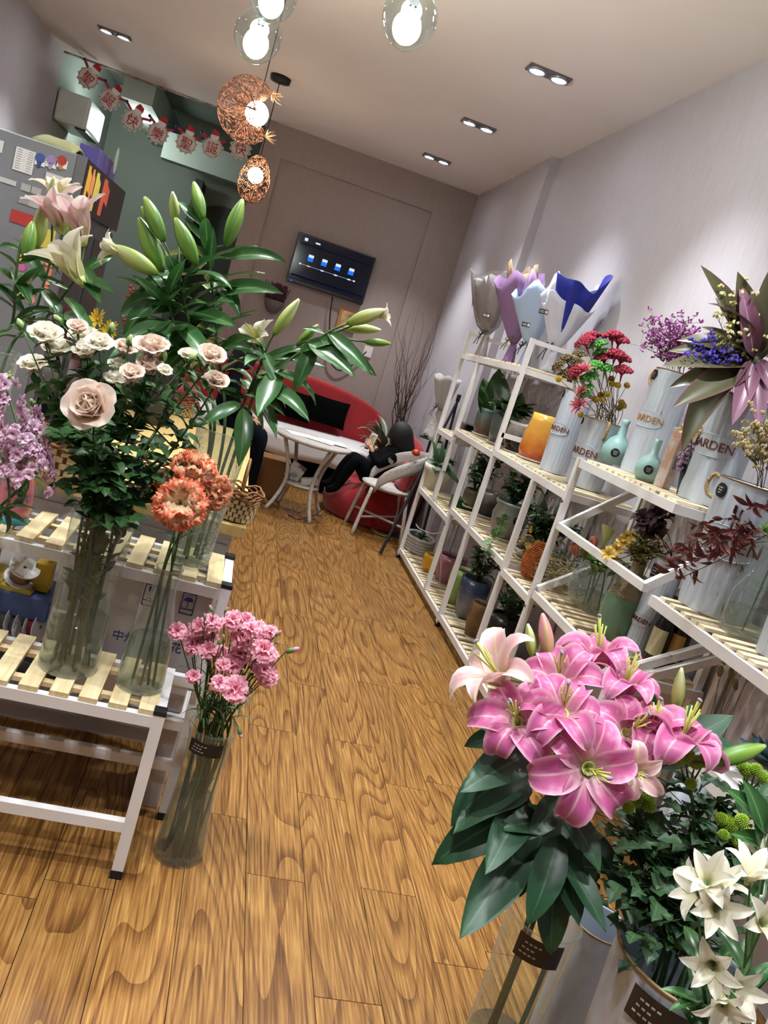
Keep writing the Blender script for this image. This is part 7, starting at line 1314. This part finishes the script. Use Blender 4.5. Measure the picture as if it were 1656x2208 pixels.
# balloon on the wicker chair, plugs on the floor
c = cc+V3(-.02+.12, -.28, .74); tag(MB().ball(at(897, 976, Y=6.78), .035, 12, 8, (1.1, 1, .85)).obj('small_balloon', mat('orange_rubber', '#b8381c', .3), None, True), 'small orange-red balloon tied to the wicker chair back', 'balloon')
for i, (x, y) in enumerate(((772, 1095), (785, 1125))): p = at(x, y, Z=.02); tag(bevel(MB().obox(p, (.09, .05, .04), Matrix.Rotation(.5*i, 4, 'Z')).obj('power_plug', mat('plug_white', '#b5b1ad', .5)), .006), ['white charger block on the floor beside the chair leg', 'white extension socket on the floor under the chair'][i], 'plug')
tag(MB().tube(curve_pts([at(790, 1128, Z=.008), at(815, 1150, Z=.008), at(840, 1155, Z=.008), at(880, 1140, Z=.008)], 6), .005, 5).obj('white_cable', mat('plug_white', '#b5b1ad', .5), None, True), 'white cable lying on the floor under the chair', 'cable')
tag(MB().tube(curve_pts([tc_+V3(.2, -.02, .3), tc_+V3(.22, -.1, .1), tc_+V3(.05, -.24, .008), tc_+V3(-.05, -.2, .008)], 6), .004, 5).obj('black_cable', M_cord, None, True), 'black cable hanging from the wicker table shelf', 'cable')
# ---------------------------------------------------------------- people
def skin_body(nm, J, E_, m, par, root=0, lv=2):
    """one continuous figure: joints J {name:(pos,radius)} grown along edges E_"""
    names = list(J); me = bpy.data.meshes.new(nm); me.from_pydata([tuple(J[k][0]) for k in names], [(names.index(a), names.index(b)) for a, b in E_], []); o = place(me, nm, Matrix(), par); me.materials.append(m)
    o.modifiers.new('skin', 'SKIN'); me.skin_vertices.new() if not me.skin_vertices else None
    for i, k in enumerate(names): s = me.skin_vertices[0].data[i]; r = J[k][1]; s.radius = (r, r) if not hasattr(r, '__len__') else r; s.use_root = (i == root)
    sb = o.modifiers.new('round', 'SUBSURF'); sb.levels = lv; sb.render_levels = lv; me.polygons.foreach_set('use_smooth', [True]*len(me.polygons)); o.modifiers['skin'].use_smooth_shade = True; return o
M_skin = mat('skin', '#c99a80', .55, sss=.05); M_hair = mat('black_hair', '#050405', .6, bump=(160, .6, (1, 1, .1))); M_jkt = mat('black_jacket', '#08090c', .95, bump=(30, .3), spec=.1); M_jean = mat('navy_trousers', '#0b0e16', .95, bump=(60, .2), spec=.1); M_shoe = mat('dark_shoe', '#1a1616', .5)
def head(par, c, fwd, s=.105):
    f = Vector(fwd).normalized(); r = f.cross(V3(0, 0, 1)).normalized(); F = Matrix((r, f, r.cross(f))).transposed(); P = lambda x, y, z: c+F @ V3(x*s, y*s, z*s)
    h = MB(); h.ball(c, s, 20, 14, (.80, .92, 1.12), F.to_4x4()); h.ball(P(0, .12, -.62), s*.62, 14, 8, (.82, .95, .75), F.to_4x4()); hd = h.obj('head', M_skin, par, True)
    MB().ball(P(0, .92, -.12), s*.15, 8, 6, (.8, 1.1, 1.4), F.to_4x4()).obj('nose', M_skin, hd, True); MB().ball(P(0, .82, -.52), s*.2, 10, 5, (1.1, .5, .35), F.to_4x4()).obj('mouth', mat('lips', '#9c5a55', .5), hd, True)
    for k in (-1, 1): MB().ball(P(k*.33, .78, .08), s*.11, 8, 6, (1.2, .7, .7), F.to_4x4()).obj('eye', mat('eye_dark', '#221c1a', .3), hd, True); MB().ball(P(k*.80, -.02, -.1), s*.2, 8, 6, (.4, .8, 1.2), F.to_4x4()).obj('ear', M_skin, hd, True)
    g = np.zeros((15, 25, 3))
    for i in range(15):
        for j in range(25):
            v, a = i/14, 2*math.pi*j/24; back = .5-.5*math.sin(a); drop = .35+1.9*back**.6; th = v*math.pi*.5
            x, y = math.cos(a), math.sin(a)
            if v < .5: t2 = v/.5*math.pi/2; q = (x*.92*math.sin(t2), y*1.02*math.sin(t2)-.05, 1.2*math.cos(t2)+.05)
            else: k = (v-.5)/.5; q = (x*.92*(1-.1*k), y*1.02*(1-.05*k)-.05-.08*k*back, .05-drop*k)
            g[i, j] = P(*q)
    o = MB().grid(g).obj('hair', M_hair, hd, True); o.modifiers.new('thick', 'SOLIDIFY').thickness = .008
def hand(par, wrist, d, curl_to, s=1.0):
    """palm and five bent fingers"""
    d = Vector(d).normalized(); n = Vector(curl_to); n = (n-d*n.dot(d)).normalized(); sd = d.cross(n); J = {'w': (wrist, .02*s), 'p': (wrist+d*.05*s, (.032*s, .016*s)), 'k': (wrist+d*.08*s, (.034*s, .013*s))}; E_ = [('w', 'p'), ('p', 'k')]
    h = skin_body('hand', J, E_, M_skin, par, 0, 2)
    for i, (o_, L_) in enumerate(((-.028, .062), (-.010, .072), (.009, .068), (.026, .052))):
        a = wrist+d*.082*s+sd*o_*s; b = a+d*L_*.45*s+n*.008; c_ = b+(d*.5+n*.9).normalized()*L_*.35*s; e = c_+(n-d*.1).normalized()*L_*.3*s; MB().tube([a-d*.01, a, b, c_, e], [.0085*s, .009*s, .0085*s, .008*s, .006*s], 8).obj('finger', M_skin, h, True)
    a = wrist+d*.03*s-sd*.03*s; MB().tube([a, a+(d*.6-sd*.7+n*.3).normalized()*.03*s, a+(d*.8-sd*.5+n*.8).normalized()*.06*s], [.012*s, .0105*s, .008*s], 8).obj('thumb', M_skin, h, True)
p2 = thing('person', 'person in black jacket reclining on red bag, holding a phone', 'person', (1.48, 7.52, .3)); y2 = 7.46
J = {'hip': (V3(1.44, y2+.02, .44), .12), 'belly': (V3(1.49, y2+.02, .55), .12), 'chest': (V3(1.54, y2+.01, .67), .125), 'neck': (V3(1.565, y2, .775), .055), 'headb': (V3(1.565, y2, .82), .05),
     'sl': (V3(1.52, y2-.14, .70), .062), 'el': (V3(1.40, y2-.19, .585), .05), 'wl': (V3(1.345, y2-.08, .67), .034), 'sr': (V3(1.55, y2+.16, .71), .062), 'er': (V3(1.42, y2+.2, .60), .05), 'wr': (V3(1.355, y2+.08, .67), .034),
     'tl': (V3(1.38, y2-.08, .45), .095), 'kl': (V3(1.22, y2-.10, .60), .065), 'al': (V3(1.10, y2-.10, .26), .042), 'fl': (V3(1.01, y2-.10, .225), .036), 'tr': (V3(1.38, y2+.11, .45), .095), 'kr': (V3(1.20, y2+.12, .58), .065), 'ar': (V3(1.08, y2+.12, .26), .042), 'fr': (V3(.99, y2+.12, .225), .036)}
EB = [('hip', 'belly'), ('belly', 'chest'), ('chest', 'neck'), ('neck', 'headb'), ('chest', 'sl'), ('sl', 'el'), ('el', 'wl'), ('chest', 'sr'), ('sr', 'er'), ('er', 'wr'), ('hip', 'tl'), ('tl', 'kl'), ('kl', 'al'), ('al', 'fl'), ('hip', 'tr'), ('tr', 'kr'), ('kr', 'ar'), ('ar', 'fr')]
skin_body('body', J, EB, M_jkt, p2); head(p2, V3(1.565, y2, .885), (-1, -.1, -.45)); hand(p2, J['wl'][0], (-.35, .35, .6), (-.2, .9, 0)); hand(p2, J['wr'][0], (-.35, -.35, .6), (-.2, -.9, 0))
MB().obox(V3(1.50, y2-.205, .66), (.06, .004, .035), Matrix.Rotation(.5, 4, 'Y')).obj('sleeve_badge', mat('badge_grey', '#7d7a72', .6), p2)
ph = thing('mobile_phone', 'white mobile phone held up by the reclining person', 'phone', (1.305, y2, .74)); Fp = Matrix.Rotation(-.9, 4, 'Z') @ Matrix.Rotation(-.25, 4, 'X'); pc = at(801, 951, Y=y2-.02); bevel(MB().obox(pc, (.085, .009, .15), Fp).obj('phone_case', mat('phone_white', '#d6d3d1', .3), ph), .004); MB().obox(pc+(Fp.to_3x3() @ V3(0, -.0055, 0)), (.07, .002, .12), Fp).obj('phone_screen', mat('phone_screen', '#2a2622', .2, var=('#c9a878', 30, .15), emit=('#8a7a60', .5)), ph)
stl = thing('stool', 'low black stool under the seated person at the counter', 'stool', (-.02, 7.42, 0)); MB().lathe([(.001, .40), (.17, .40), (.18, .42), (.17, .45), (.001, .455)], 24, (-.02, 7.42, 0)).obj('seat', M_blkf, stl, True)
for k in range(4): a = math.pi/4+k*math.pi/2; MB().tube([V3(-.02+.12*math.cos(a), 7.42+.12*math.sin(a), .41), V3(-.02+.16*math.cos(a), 7.42+.16*math.sin(a), 0)], .014, 8).obj('leg', M_rub, stl)
p1 = thing('person', 'person in dark trousers seated behind the counter, mostly hidden', 'person', (.0, 7.4, 0)); b0 = V3(-.04, 7.42, .55)
J = {'hip': (b0, .13), 'belly': (b0+V3(-.02, 0, .16), .13), 'chest': (b0+V3(-.0, 0, .34), .14), 'neck': (b0+V3(.02, 0, .50), .055), 'headb': (b0+V3(.04, 0, .56), .05), 'sl': (b0+V3(.0, -.17, .40), .065), 'el': (b0+V3(.08, -.2, .16), .052), 'wl': (b0+V3(.24, -.12, .12), .036), 'sr': (b0+V3(0, .17, .40), .065), 'er': (b0+V3(.08, .2, .16), .052), 'wr': (b0+V3(.24, .1, .12), .036),
     'tl': (b0+V3(.08, -.10, .01), .10), 'kl': (V3(.30, 7.10, .60), .075), 'al': (V3(.34, 7.12, .13), .05), 'fl': (V3(.44, 7.08, .045), .042), 'tr': (b0+V3(.08, .1, .01), .10), 'kr': (V3(.34, 7.36, .57), .075), 'ar': (V3(.30, 7.38, .12), .05), 'fr': (V3(.40, 7.38, .045), .042)}
skin_body('body', J, EB, M_jean, p1); head(p1, b0+V3(.05, 0, .64), (1, -.2, -.2)); hand(p1, J['wl'][0], (.9, .2, -.15), (0, .2, -1)); hand(p1, J['wr'][0], (.9, -.2, -.15), (0, -.2, -1))
